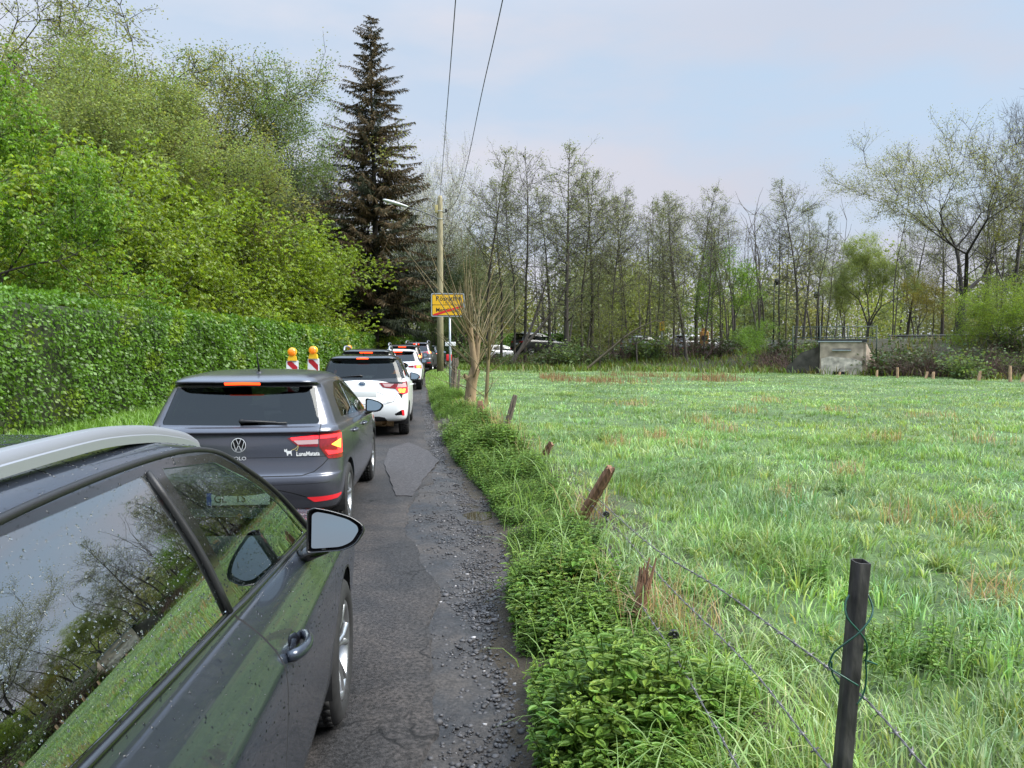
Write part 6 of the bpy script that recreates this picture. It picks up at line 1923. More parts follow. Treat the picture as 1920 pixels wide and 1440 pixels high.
# ---- bushes and brambles on the bank
def make_bush(seed, leaf, per=3, lsize=.11, mat=None, n=26, H=1.4):
    w_ = Wood(seed); r = w_.r; tips = []
    for k in range(n):
        d = Vector((r.gauss(0, .55), r.gauss(0, .55), 1))
        pts, _, dd = w_.line((r.gauss(0, .25), r.gauss(0, .25), -.05), d, H * r.uniform(.6, 1.1), .014, .004, 5, .2, -.02, 4)
        tips += pts[2:]
        for c in range(5):
            i = r.randint(1, 5); p2, _, _ = w_.line(pts[i], w_.side(dd[i], R(r.uniform(25, 70))), H * r.uniform(.2, .45), .006, .002, 3, .2, 0, 3); tips += p2[1:]
    ms = [('stems', to_mesh('bush_wood', *w_.mesh(), mat or M_TWIG))]
    if leaf is not None:
        V, F, C = leafcloud(np.array([v[:] for v in tips]), per, lsize, .1, .2, np.random.default_rng(seed), aspect=.65)
        ms.append(('foliage', to_mesh('bush_leaves', V, F, leaf, C, False)))
    return ms
M_RED = pbr('bramble_stem', (.075, .042, .032), .8, var=.4, scale=2)
BU = [make_bush(81, M_LEAF_MID, 3, .13), make_bush(82, None, mat=M_RED, n=46, H=1.2), make_bush(83, leaf_mat('bramble_leaf', (.055, .085, .028), trans=.3), 1, .14, M_RED, 40, 1.2), make_bush(84, M_LEAF_FRESH, 4, .13)]
rb = random.Random(17)
BG = 'bushes and brambles along the bank'
adj = ('low leafy bush', 'bare reddish bramble clump', 'thin leaved bramble clump', 'fresh green bush')
spots = []
for k in range(16): spots.append((885 + k * 34 + rb.uniform(-10, 10), 46.5 + rb.uniform(-1, 3.5), (0, 1, 2, 1, 2)[k % 5], rb.uniform(.6, 1.15)))
for k in range(30): spots.append((1450 + k * 19 + rb.uniform(-9, 9), None, (1, 2, 1, 2, 0)[k % 5], rb.uniform(.75, 1.3)))
where = lambda px: 'near the lamp pole' if px < 950 else 'left of the tallest alder' if px < 1060 else 'under the slender alders' if px < 1240 else 'below the white vehicles' if px < 1440 else 'beside the concrete bridge' if px < 1640 else 'below the guard rail' if px < 1830 else 'on the bank at the right frame edge'
for k, (px, d, t, s) in enumerate(spots):
    if d is None:
        # somewhere on the slope below the guard rail
        q = at(px, 690, 40); 
        d = 39 - (px - 1450) / 470 * 6.5 + rb.uniform(0.6, 3.8 if 1640 < px < 1850 else 7.5)
        if 1545 < px < 1640: continue
    if 1150 < px < 1420: d = rb.uniform(48.5, 52); s *= 1.45
    plant_tree('bush', adj[t] + ' ' + where(px), 'bush', foot(px, d), BU[t], BG, rb.uniform(0, 6), (s * 1.25, s * 1.25, s))

# ---- the far wood behind the bank road, one mass
def far_wood():
    r = np.random.default_rng(101)
    Vs, Cs = [], []
    for k in range(120):
        a = R(rng.uniform(-16, 42)); d = rng.uniform(72, 120)
        x, y = d * math.sin(a), d * math.cos(a)
        h = rng.uniform(6, 12.5) * (1.0 if a > 0 else 1.3); w0 = h * .34
        n = int(2200 * (75 / d))
        u = r.normal(0, 1, (n, 3)); u /= np.linalg.norm(u, axis=1, keepdims=True)
        q = u * (r.random((n, 1)) ** .4) * np.array([w0, w0, h * .5])
        q[:, :2] += r.normal(0, .35, (n, 2)); c = q + np.array([x, y, h * .52])
        dd = r.normal(0, 1, (n, 3)); dd /= np.linalg.norm(dd, axis=1, keepdims=True); ss = np.cross(dd, r.normal(0, 1, (n, 3))); ss /= np.linalg.norm(ss, axis=1, keepdims=True)
        L_ = r.uniform(.14, .34, (n, 1)); W = L_ * .4
        Vs.append(np.stack([c, c + dd * L_ * .5 + ss * W, c + dd * L_, c + dd * L_ * .5 - ss * W], 1).reshape(-1, 3))
        t = [(1, 1, 1), (1.3, 1.2, .9), (.75, .85, .8), (1.1, .9, .8), (1.2, 1.35, .7)][rng.integers(5)]
        g = r.uniform(.6, 1.2, (n, 1)) * np.array([t]); Cs.append(np.repeat(g, 4, 0))
    V = np.concatenate(Vs)
    props(npmesh('far_wood', V, np.arange(len(V)).reshape(-1, 4), leaf_mat('far_wood_leaf', (.21, .225, .10), trans=.4), None, np.concatenate(Cs)), 'hazy olive wood far behind the bank road', kind='stuff')
    w_ = Wood(9)
    for k in range(150):
        a = R(rng.uniform(-10, 42)); d = rng.uniform(62, 100); x, y = d * math.sin(a), d * math.cos(a); h = rng.uniform(6, 12)
        pts, rad, dd = w_.line((x, y, float(GZ(x, y)) - .2), (rng.normal(0, .06), rng.normal(0, .06), 1), h, rng.uniform(.06, .14), .02, 6, .05, .02, 4)
        for c in range(10):
            i = w_.r.randint(2, 6); w_.line(pts[i], w_.side(dd[i], R(w_.r.uniform(25, 60))), w_.r.uniform(1, 2.6), .025, .01, 3, .12, .06, 3)
    V, F = w_.mesh()
    props(npmesh('far_stems', V, F, M_BARK), 'grey stems of the far wood behind the bank road', kind='stuff')
far_wood()
# ================================================================ street furniture, fence, bridge, traffic on the bank
M_POLE = pbr('grey_green_timber', (.27, .235, .14), .8, var=.4, scale=5, bump=.5, bscale=30, stretch=(6, 6, .5))
M_GALV = pbr('galvanised_steel', (.42, .46, .50), .45, metal=.6, var=.15, scale=6)
M_LAMP = pbr('lamp_housing', (.62, .63, .62), .4)
M_SIGNY = pbr('sign_yellow', (.80, .44, .012), .45)
M_SIGNB = pbr('sign_black', (.012, .012, .012), .5)
M_SIGNR = pbr('sign_red', (.62, .015, .02), .45)
M_BWHITE = pbr('beacon_white', (.74, .74, .74), .45)
M_BRED = pbr('beacon_red', (.42, .012, .022), .4)
M_LYEL = pbr('lamp_yellow', (.80, .48, .02), .35)
M_LORA = pbr('lamp_orange_lens', (.82, .20, .008), .15, coat=.8, var=.2, scale=60, emis=(1.0, .25, .01), estr=.18)
M_WOOD = pbr('weathered_red_wood', (.20, .105, .058), .8, var=.65, scale=16, bump=1.0, bscale=40, stretch=(3, 3, .22))
M_WOODG = pbr('weathered_grey_wood', (.12, .095, .07), .85, var=.6, scale=16, bump=1.0, bscale=40, stretch=(3, 3, .22))
M_WIRE = pbr('barbed_wire', (.17, .16, .16), .5, metal=.5)
M_CONC = pbr('stained_concrete', (.40, .32, .25), .85, var=.45, scale=2.2, bump=.4, bscale=12)
M_CONCL = pbr('pale_worn_concrete', (.56, .49, .42), .85, var=.55, scale=3.5, bump=.4, bscale=12)

# ---- wooden pole with street lamp and overhead wires
bx_, by_, bz_ = base(.02, 41.2)
root = thing('lamp_pole', 'tall wooden pole carrying a street lamp on an arm, beside the queue', 'lamp pole', (bx_, by_, bz_))
b = bmesh.new(); bm_tube(b, [(0, 0, -.3), (0, 0, 3), (.01, 0, 6), (.02, 0, 9.2 - bz_), (.02, 0, 9.36 - bz_)], [.185, .17, .155, .14, .10], 14); obj('pole', b, M_POLE, root)
b = bmesh.new(); bm_tube(b, [(-.06, -.12, 7.95), (-.2, -.16, 8.12), (-.9, -.22, 8.38), (-1.75, -.28, 8.62)], .032, 8); obj('arm', b, pbr('arm_steel', (.10, .10, .10), .5), root)
b = bmesh.new()
pr = [(-1.62, .045), (-1.75, .085), (-2.1, .12), (-2.5, .135), (-2.8, .11), (-2.92, .05)]
bm_tube(b, [(x, -.27 + .03 * x * .3, 8.60 - (x + 1.62) * .27) for x, r in pr], [r for x, r in pr], 12, flat=.62)
obj('lamp_head', b, M_LAMP, root)
b = bmesh.new(); bm_box(b, (-.17, -.05, 8.55), (.16, .18, .42), None, .02); obj('junction_box', b, M_LYEL if False else pbr('box_ochre', (.42, .36, .16), .6), root)
b = bmesh.new()
for z in (8.45, 8.05): bm_tube(b, [(.19 * math.cos(t), .19 * math.sin(t), z) for t in [2 * math.pi * k / 20 for k in range(21)]], .012, 6, False)
obj('band', b, M_GALV, root)
b = bmesh.new(); bm_tube(b, [(.1, 0, 8.4), (.3, 0, 8.4), (.34, 0, 8.5)], .018, 6); bm_lathe(b, [(.0, 8.38), (.06, 8.40), (.045, 8.47), (.07, 8.52), (.03, 8.6), (.0, 8.62)], 12, Matrix.Translation((.34, 0, 0)), 'Z'); obj('insulator', b, M_BLACK, root)
b = bmesh.new(); bm_box(b, (-.15, -.165, 3.1), (.10, .03, .16)); obj('marker_plate', b, M_SIGNY, root)
def wire(name, label, pts, rad=.011):
    P = [np.array(p) for p in pts]; den = []
    for i in range(len(P) - 1):
        a, q, c, d = P[max(i - 1, 0)], P[i], P[i + 1], P[min(i + 2, len(P) - 1)]
        for k in range(10): den.append(crom(a, q, c, d, k / 10))
    den.append(P[-1])
    bm = bmesh.new(); bm_tube(bm, den, rad, 5); return props(obj(name, bm, M_BLACK, None), label, 'cable', 'overhead cables')
wire('overhead_cable', 'left overhead cable running from the pole top over the road', [(.03, 41.1, 9.15), (.12, 32, 8.55), (.21, 23.7, 8.25), (.33, 14.4, 8.1), (.45, 5, 8.35), (.6, -8, 9.2), (.8, -26, 10.5)])
wire('overhead_cable', 'right overhead cable curving away from the pole insulator', [(.36, 41.1, 8.55), (.62, 38, 8.25), (.88, 34.4, 8.2), (1.0, 27, 8.0), (1.06, 19.4, 7.85), (1.16, 13.9, 7.88), (1.3, 5, 8.2), (1.5, -8, 9.0), (1.8, -26, 10.3)])

# ---- town exit sign
sx, sy = .26, 25.0
root = thing('town_sign', 'yellow town exit sign with a red bar through the lower place name', 'road sign', base(sx, sy), R(-3))
zb = 2.77; W2, H2 = .535, .375
b = bmesh.new(); bm_tube(b, [(.06, .045, -.3), (.06, .045, zb + .40)], .034, 12); obj('post', b, M_GALV, root)
def rrect(w_, h_, r, cz):
    return rpoly([(-w_, cz - h_), (w_, cz - h_), (w_, cz + h_), (-w_, cz + h_)], r, 6)
Mx = Matrix.Rotation(R(90), 4, 'X')
cz = zb + .05 + H2 * .0
b = bmesh.new(); bm_prism(b, rrect(W2, H2, .06, cz), -.012, .012, Mx); pl = obj('panel', b, M_GALV, root, smooth=False)
b = bmesh.new(); bm_prism(b, rrect(W2 - .03, H2 - .03, .05, cz), .012, .0135, Mx); obj('border', b, M_SIGNB, pl, smooth=False)
b = bmesh.new()
bm_prism(b, rrect(W2 - .044, H2 * .5 - .030, .03, cz + H2 * .5 - .020), .0135, .0155, Mx); bm_prism(b, rrect(W2 - .044, H2 * .5 - .030, .03, cz - H2 * .5 + .020), .0135, .0155, Mx)
obj('yellow_field', b, M_SIGNY, pl, smooth=False)
flat_text(pl, 'Rösrath', .215, M_SIGNB, -.06, cz + .20, -.0165, 'lettering', .001, .003, .95)
flat_text(pl, '1 km', .10, M_SIGNB, -.06, cz + .075, -.0165, 'lettering', .001, .0, .95)
flat_text(pl, 'Menzlingen', .185, M_SIGNB, .0, cz - .165, -.0165, 'lettering', .001, .003, .92)
b = bmesh.new(); bm_prism(b, [(.37, cz + .09), (.40, cz + .09), (.40, cz + .22), (.45, cz + .17), (.45, cz + .21), (.385, cz + .275), (.32, cz + .21), (.32, cz + .17), (.37, cz + .22)], .0155, .0168, Mx); obj('arrow', b, M_SIGNB, pl, smooth=False)
b = bmesh.new(); bm_prism(b, [(-.47, cz - .335), (-.36, cz - .335), (.485, cz - .07), (.485, cz - .022), (.40, cz - .022), (-.47, cz - .295)], .0172, .0186, Mx); obj('red_bar', b, M_SIGNR, pl, smooth=False)

# ---- warning beacons with lamps
def beacon(loc, rz, label, up=0.0):
    root = thing('warning_beacon', label, 'beacon', loc, R(rz), 'warning beacons along the works')
    b = bmesh.new(); bm_box(b, (0, 0, .06), (.42, .80, .12), None, .02); obj('foot', b, M_BLACK, root)
    b = bmesh.new(); bm_prism(b, rrect(.135, .51, .02, .66 + up), -.02, .02, Mx); pn = obj('panel', b, M_BWHITE, root, smooth=False)
    b = bmesh.new()
    for k in range(-1, 4):                                       # slanting red bars clipped to the panel
        z0 = .20 + up + k * .33
        poly = [(-.115, z0 + .23), (-.115, z0 + .395), (.115, z0 + .165), (.115, z0)]
        cl = []
        lo, hi = .17 + up, 1.15 + up
        def clip(poly, z, s):
            o = []
            for i in range(len(poly)):
                p, q = poly[i], poly[(i + 1) % len(poly)]
                a, c = s * (p[1] - z), s * (q[1] - z)
                if a >= 0: o.append(p)
                if a * c < 0: t = a / (a - c); o.append((p[0] + (q[0] - p[0]) * t, p[1] + (q[1] - p[1]) * t))
            return o
        poly = clip(clip(poly, lo, 1), hi, -1)
        if len(poly) > 2: bm_prism(b, poly, .02, .0215, Mx)
    obj('red_stripes', b, M_BRED, pn, smooth=False)
    lamp_ = bmesh.new()
    z = 1.17 + up
    bm_prism(lamp_, [(-.105, z - .0), (.105, z), (.085, z + .11), (-.085, z + .11)], -.05, .05, Mx)
    bm_lathe(lamp_, [(.0, -.055), (.10, -.05), (.105, -.03), (.105, .03), (.10, .05), (.0, .055)], 28, Matrix.Translation((0, 0, z + .20)) @ Matrix.Rotation(R(90), 4, 'Z'), 'X')
    lp = obj('lamp_housing', lamp_, M_LYEL, root, smooth=False)
    g = bmesh.new()
    for s in (1, -1): bm_lathe(g, [(.088, .056 * s), (.080, .075 * s), (.05, .09 * s), (.0, .095 * s)], 24, Matrix.Translation((0, 0, z + .20)) @ Matrix.Rotation(R(90), 4, 'Z'), 'X')
    obj('lamp_lens', g, M_LORA, lp)
    return root
beacon((-3.42, 18.4, .0), 4, 'left red and white warning beacon with orange lamp, behind the hatchback roof', .13)
beacon((-3.02, 18.9, .0), -7, 'right red and white warning beacon with orange lamp, behind the hatchback roof', .165)
beacon((-3.85, 33.5, .0), 62, 'distant warning beacon seen edge on beside the small white car', .12)

# ---- roadside fence: leaning split posts
def split_post(label, foot_, top, wd, mat, seed, name='fence_post', splinter=0.0, below=.35, group='old split wooden posts along the roadside fence'):
    """a cleft timber stake from foot to top (world points); splinter = how far the top is broken into prongs"""
    r = random.Random(seed)
    f, t = Vector(foot_), Vector(top); ax = (t - f); L_ = ax.length; ax.normalize(); f = f - ax * below; L_ += below
    u = ax.cross(Vector((0, 1, 0))).normalized(); v = ax.cross(u)
    n = 14
    prof = [(1 + r.uniform(-.18, .18)) * (1.0 if k % 3 else .80) for k in range(n)]
    bm = bmesh.new(); rows = []
    m = 10
    for q in range(m + 1):
        s = q / m; row = []
        for k in range(n):
            a = 2 * math.pi * k / n
            rad = wd * .5 * prof[k] * (1.06 - .14 * s) * (1 + r.uniform(-.04, .04)) * (.85 if q == m else 1)
            zz = L_ * s
            if q == m: zz += r.uniform(-.03, .02)
            p = f + ax * zz + u * math.cos(a) * rad * .8 + v * math.sin(a) * rad
            row.append(bm.verts.new(p - f))
        rows.append(row)
    for A, B in zip(rows[:-1], rows[1:]):
        for k in range(n): bm.faces.new((A[k], A[(k + 1) % n], B[(k + 1) % n], B[k]))
    c = bm.verts.new(ax * (L_ - .02))
    for k in range(n): bm.faces.new((rows[-1][k], rows[-1][(k + 1) % n], c))
    if splinter:
        for k in range(7):
            a = r.uniform(0, 6.28); p0 = ax * (L_ * .80) + (u * math.cos(a) + v * math.sin(a)) * wd * .3
            h = splinter * r.uniform(.35, 1.0); q = p0 + ax * h + Vector((r.uniform(-.005, .03), r.uniform(-.02, .02), 0)) * (h * 6)
            bm_tube(bm, [p0, p0.lerp(q, .5) + Vector((r.uniform(-.006, .006), 0, 0)), q], [wd * .20, wd * .15, .004], 5)
    o = obj(name, bm, mat, None, smooth=False)
    o.location = f
    return props(o, label, 'fence post', group)
G_ = lambda px, py, d: at(px, py, d)
split_post('dark upright leaning stake, tallest wooden post right of the willow', G_(944, 818, 14.2), G_(966, 741, 14.2), .135, M_WOODG, 1, splinter=0)
split_post('short reddish post tipped towards the meadow, between its taller neighbours', G_(1002, 884, 10.9), G_(1035, 830, 10.7), .14, M_WOOD, 2)
split_post('long reddish split post leaning far over the meadow grass', G_(1080, 990, 7.1), G_(1146, 876, 6.75), .125, M_WOOD, 3)
split_post('broken splintered brown post nearest the camera, jagged on top', G_(1186, 1225, 4.40), G_(1203, 1095, 4.40), .085, M_WOOD, 4, splinter=.34)
split_post('frayed rotten stump in dry grass right of the willow', G_(902, 795, 16.2), G_(900, 752, 16.2), .17, M_WOOD, 5, splinter=.16)
split_post('grey old post standing directly left of the willow trunk', G_(858, 742, 24), G_(861, 694, 24), .10, M_WOODG, 6)
split_post('thick weathered stump between sign post and willow', G_(850, 728, 26.5), G_(853, 672, 26.5), .26, M_WOODG, 7, splinter=.35)
split_post('short stub leaning on the foot of the dark upright stake', G_(936, 818, 14.0), G_(941, 792, 14.0), .08, M_WOOD, 8)

# small post box beyond the sign
root = thing('marker_post', 'small grey post with pale box and red reflector behind the sign post', 'post', base(.42, 31))
b = bmesh.new(); bm_tube(b, [(0, 0, -.2), (0, 0, 1.45)], .04, 8); obj('post', b, M_GALV, root)
b = bmesh.new(); bm_box(b, (0, 0, 1.52), (.42, .22, .16), None, .02); obj('box', b, M_LAMP, root)
b = bmesh.new(); bm_box(b, (-.06, -.05, .98), (.22, .04, .26), None, .02); obj('reflector', b, M_SIGNR, root)

# ---- steel fence post with green tying wire
tp = G_(1613, 1052, 2.30); bp = Vector((tp.x - .055, tp.y + .03, .02))
ax = (tp - bp)
root = thing('steel_post', 'dark rusty steel post tied with green wire, nearest the camera at right', 'fence post', (bp.x, bp.y, bp.z))
Lp = ax.length
rot = ax.to_track_quat('Z', 'Y').to_matrix().to_4x4() @ Matrix.Rotation(R(24), 4, 'Z')
b = bmesh.new()
sec = rpoly([(-.026, -.022), (.026, -.022), (.026, .012), (.016, .022), (-.016, .022), (-.026, .012)], .004, 2)
n = len(sec); lv = [0, .2, .4, .6, .8, 1.0]
rows = [[b.verts.new(rot @ Vector((x, y, Lp * q))) for x, y in sec] for q in lv]
inn = [[b.verts.new(rot @ Vector((x * .86, y * .84, Lp * q))) for x, y in sec] for q in (1.0, .86)]
for A, B in zip(rows[:-1], rows[1:]):
    for k in range(n): b.faces.new((A[k], A[(k + 1) % n], B[(k + 1) % n], B[k]))
for k in range(n):
    b.faces.new((rows[-1][k], rows[-1][(k + 1) % n], inn[0][(k + 1) % n], inn[0][k])); b.faces.new((inn[0][k], inn[0][(k + 1) % n], inn[1][(k + 1) % n], inn[1][k]))
b.faces.new(inn[1])
obj('post', b, pbr('dark_rusty_steel', (.055, .050, .047), .6, metal=.3, var=.85, scale=22, bump=.4, bscale=60, stretch=(1, 1, .3)), root, smooth=False)
b = bmesh.new()
for x in (-.0385, .0385): pass
bm_tube(b, [rot @ Vector((.027, -.017, Lp * q)) for q in (.02, .4, .7, .985)], .005, 6)
obj('flange', b, pbr('dark_rusty_edge', (.060, .042, .034), .6, metal=.3), root)
M_GWIRE = pbr('green_coated_wire', (.006, .060, .038), .35, coat=.3)
iv = ax.normalized()
right = Vector((math.cos(R(-5.3)), math.sin(R(-5.3)), 0)); tow = Vector((-.2, -.98, 0))
def wp(s, x, f): return iv * (Lp - s) + right * x + tow * f
g1 = [wp(.10, -.028, .01), wp(.125, -.040, .02), wp(.16, -.036, .036), wp(.20, .0, .044), wp(.235, .026, .036), wp(.27, .034, .028), wp(.30, .036, .02), wp(.35, .043, .018), wp(.40, .038, .02), wp(.43, .018, .025)]
g2 = [wp(.10, .031, .0), wp(.135, .042, .02), wp(.165, .030, .038), wp(.205, -.004, .046), wp(.24, -.036, .034), wp(.27, -.060, .022), wp(.30, -.070, .018), wp(.32, -.068, .02), wp(.34, -.03, .04), wp(.365, .012, .042)]
g3 = [wp(.30, -.066, .02), wp(.34, -.058, .015), wp(.375, -.035, .012)]
g4 = [wp(.30, .036, .01), wp(.312, .062, .0), wp(.322, .082, -.01)]
b = bmesh.new()
for g in (g1, g2, g3, g4):
    den = []
    for i in range(len(g) - 1):
        a, q, c, d = g[max(i - 1, 0)], g[i], g[i + 1], g[min(i + 2, len(g) - 1)]
        for k in range(6): den.append(crom(a, q, c, d, k / 6))
    den.append(g[-1]); bm_tube(b, den, .0030, 6)
props(obj('tying_wire', b, M_GWIRE, root))

# ---- barbed wire
def barbed(label, pts):
    P = [np.array(p) for p in pts]; den = []
    for i in range(len(P) - 1):
        a, q, c, d = P[max(i - 1, 0)], P[i], P[i + 1], P[min(i + 2, len(P) - 1)]
        for k in range(24): den.append(Vector(crom(a, q, c, d, k / 24)))
    den.append(Vector(P[-1]))
    b = bmesh.new(); r = random.Random(len(pts))
    for ph in (0, math.pi):
        bm_tube(b, [p + Vector((math.cos(i * 1.1 + ph), 0, math.sin(i * 1.1 + ph))) * .0022 for i, p in enumerate(den)], .0019, 5)
    acc = 0
    for p, q in zip(den[:-1], den[1:]):
        acc += (q - p).length
        if acc > .10:
            acc = 0; t = (q - p).normalized()
            for _ in range(2):
                d = Vector((r.gauss(0, 1), r.gauss(0, .4), r.gauss(0, 1))).normalized() * .016
                bm_tube(b, [p - d, p + d], .0016, 4)
            bm_tube(b, [p - t * .010, p + t * .010], .0048, 6)
    return props(obj('barbed_wire', b, M_WIRE, None), label, 'barbed wire', 'strands of barbed wire')
barbed('upper barbed wire strand passing behind the steel post', [G_(1850, 1560, 1.70), G_(1735, 1440, 1.93), G_(1606, 1296, 2.36), G_(1440, 1170, 2.95), G_(1340, 1098, 3.6), G_(1230, 1030, 4.6), G_(1150, 962, 6.3), G_(1100, 915, 7.3)])
barbed('middle barbed wire strand running down left of the steel post', [G_(1640, 1540, 1.95), G_(1545, 1428, 2.3), G_(1400, 1245, 3.1), G_(1250, 1095, 4.3), G_(1165, 1000, 5.9), G_(1090, 930, 7.3)])
barbed('lowest barbed wire strand sagging into the nettles by the broken post', [G_(1440, 1540, 2.05), G_(1345, 1370, 2.7), G_(1262, 1225, 3.5), G_(1200, 1130, 4.4), G_(1130, 1010, 6.2)])
def insul(label, p):
    b = bmesh.new(); r = .019
    bm_tube(b, [(r * math.cos(t), 0, r * math.sin(t)) for t in [2 * math.pi * k / 16 for k in range(17)]], .010, 8, False)
    bm_tube(b, [(0, 0, -.025), (.004, .0, -.07)], .006, 6); bm_tube(b, [(0, -.012, 0), (0, .012, 0)], .008, 8)
    o = obj('ring_insulator', b, M_BLACK, None); o.location = p
    return props(o, label, 'insulator', 'black ring insulators')
insul('black ring insulator beside the long leaning post', G_(1137, 964, 6.6)); insul('black ring insulator in straw right of the broken post', G_(1263, 1190, 3.9))

# ---- pollarded willow
w_ = Wood(77); r = w_.r
pts, rad, dd = w_.line((0, 0, -.2), (.02, 0, 1), 1.15, .165, .135, 6, .05, 0, 9)
stems = []
for (dx, h, rr) in ((-.10, 1.2, .095), (.12, 1.05, .085)):
    p2, r2, d2 = w_.line(pts[-1] - Vector((0, 0, .12)), (dx, r.uniform(-.1, .1), 1), h, rr, .075, 5, .06, .05, 8); stems.append((p2, d2))
w_.line(pts[4], (-.7, -.2, .7), .3, .07, .05, 2, .05, 0, 6)
trunk = to_mesh('willow_trunk', *w_.mesh(), M_BARKY)
w2 = Wood(78); r = w2.r
def whips(src, n, lmin, lmax, up=.06):
    for k in range(n):
        p2, d2 = src; i = r.randint(max(1, len(p2) - 3), len(p2) - 1)
        a = r.uniform(0, 6.28); tilt = r.uniform(.1, 1.25)
        d = Vector((math.cos(a) * tilt, math.sin(a) * tilt, 1))
        q, rr2, qd = w2.line(p2[i], d, r.uniform(lmin, lmax), r.uniform(.014, .028), .006, 7, .035, up, 5)
        if r.random() < .6: w2.line(q[r.randint(2, 5)], w2.side(qd[3], R(25)), r.uniform(.4, 1.0), .008, .003, 4, .05, .06, 4)
for s_ in stems: whips(s_, 18, 1.0, 3.0)
whips((pts, dd), 8, .8, 1.8, .02)
for k in range(7):
    i = 2 + k % 4; a = r.uniform(0, 6.28); w2.line(pts[i], (math.cos(a), math.sin(a), .25), r.uniform(.6, 1.3), .014, .004, 6, .12, .05, 4)
plant_tree('pollard_willow', 'pollarded willow with pale trunk and upright bare shoots, by the sign', 'tree', foot(880, 20.2), [('trunk', trunk), ('shoots', to_mesh('willow_shoots', *w2.mesh(), M_WHIP))])
w3 = Wood(79); r = w3.r
pts, rad, dd = w3.line((0, 0, -.1), (.03, 0, 1), 1.9, .055, .035, 6, .04, .02, 7)
tk = to_mesh('sapling_trunk', *w3.mesh(), M_WHIP)
w2 = Wood(80); r = w2.r
whips((pts, dd), 13, .8, 2.0, .05)
for k in range(6):
    a = r.uniform(0, 6.28); w2.line(pts[1 + k % 3], (math.cos(a), math.sin(a), .5), r.uniform(.6, 1.2), .013, .004, 6, .16, .06, 4)
plant_tree('willow_sapling', 'slim willow sapling with thin curved shoots right of the pollard', 'tree', foot(910, 19.2), [('trunk', tk), ('shoots', to_mesh('sapling_shoots', *w2.mesh(), M_WHIP))])

# ---- small concrete bridge and bank road
c0 = at(1577, 697, 38.6); rzb = R(-28)
root = thing('concrete_bridge', 'small stained concrete bridge end in the bank at right', 'bridge', (c0.x, c0.y, float(GZ(c0.x, c0.y)) - .15), rzb)
hb = 1.72 - (float(GZ(c0.x, c0.y)) - .15)
b = bmesh.new(); bm_box(b, (0, .30, hb / 2), (2.0, .5, hb), None, .01); obj('face_wall', b, M_CONC, root, smooth=False)
b = bmesh.new(); bm_prism(b, [(-.93, .14), (.93, .14), (.95, .82), (.5, .98), (.1, 1.0), (-.55, 1.06), (-.93, .95)], -.045, -.062 + .03, Matrix.Translation((0, 0, 0)) @ Mx); obj('worn_panel', b, M_CONCL, root, smooth=False)
b = bmesh.new(); bm_box(b, (0, .15, hb - .42), (.86, .36, .05)); bm_box(b, (0, .2, hb - .36), (.9, .3, .07)); obj('ledge', b, M_GALV, root, smooth=False)
b = bmesh.new(); bm_box(b, (-.06, .04, .16), (.62, .1, .30)); obj('outlet', b, M_DARK, root, smooth=False)
b = bmesh.new(); bm_box(b, (0, 6.0, hb + .06), (2.3, 12.0, .14)); obj('deck', b, pbr('bridge_deck', (.028, .028, .028), .7), root, smooth=False)
b = bmesh.new(); bm_box(b, (-.1, -.66, hb + .02), (2.0, .06, .05)); obj('pipe', b, M_GALV, root, smooth=False)
for s in (1,):
    b = bmesh.new()
    M_ = Matrix.Translation((s * 1.02, .1, 0)) @ Matrix.Rotation(R(90 - s * 28) if s > 0 else R(118), 4, 'Z') @ Mx
    bm_prism(b, [(0, 0), (1.5 if s > 0 else -1.6, 0), (1.5 if s > 0 else -1.6, .35), (0, hb - .06)], -.12, .12, M_)
    bmesh.ops.recalc_face_normals(b, faces=b.faces)
    obj('wing_wall', b, M_CONC if s > 0 else pbr('recess_shade_concrete', (.10, .09, .08), .9, var=.5, scale=3), root, smooth=False)
b = bmesh.new(); bm_prism(b, [(-1.0, 0), (-2.6, 0), (-2.6, .5), (-1.9, hb - .55), (-1.0, hb - .22)], -1.0, -.6, Mx); bmesh.ops.recalc_face_normals(b, faces=b.faces); obj('wing_wall', b, pbr('recess_shade_concrete', (.085, .075, .062), .9, var=.5, scale=3), root, smooth=False)  # dark colour stands in for the shaded recess left of the face wall
# railing over it
root = thing('bridge_railing', 'green barred railing above the concrete bridge', 'railing', (c0.x - .2, c0.y + .5, 1.86), rzb)
b = bmesh.new(); M_RAIL = pbr('rail_green', (.035, .055, .04), .6)
for z in (.08, .62): bm_tube(b, [(-1.9, 0, z), (2.0, 0, z)], .022, 6)
obj('rail', b, M_RAIL, root)
for x in (-1.9, -.6, .7, 2.0):
    b = bmesh.new(); bm_box(b, (x, 0, -.26), (.05, .05, 1.9)); obj('post', b, M_RAIL, root)
for k in range(33):
    b = bmesh.new(); bm_tube(b, [(-1.8 + k * .117, 0, .08), (-1.8 + k * .117, 0, .62)], .010, 5); obj('bar', b, M_RAIL, root)
# guard rail
p0, p1 = at(1664, 631, 47.0), at(1900, 629, 40.0)
root = thing('guard_rail', 'grey steel guard rail along the bank road, right of the bridge', 'guard rail', (p0.x, p0.y, p0.z - .65), math.atan2(p1.y - p0.y, p1.x - p0.x))
Lg = math.hypot(p1.x - p0.x, p1.y - p0.y)
b = bmesh.new()
prof = [(.0, .75), (-.04, .70), (.0, .65), (-.0, .60), (-.04, .55), (.0, .50)]
for x0, x1 in ((0, Lg),):
    A = [b.verts.new((x0, y, z)) for y, z in prof] + [b.verts.new((x0, y + .012, z)) for y, z in prof[::-1]]; B = [b.verts.new((x1, y, z)) for y, z in prof] + [b.verts.new((x1, y + .012, z)) for y, z in prof[::-1]]
    for k in range(len(A)): b.faces.new((A[k], A[(k + 1) % len(A)], B[(k + 1) % len(A)], B[k]))
bmesh.ops.recalc_face_normals(b, faces=b.faces)
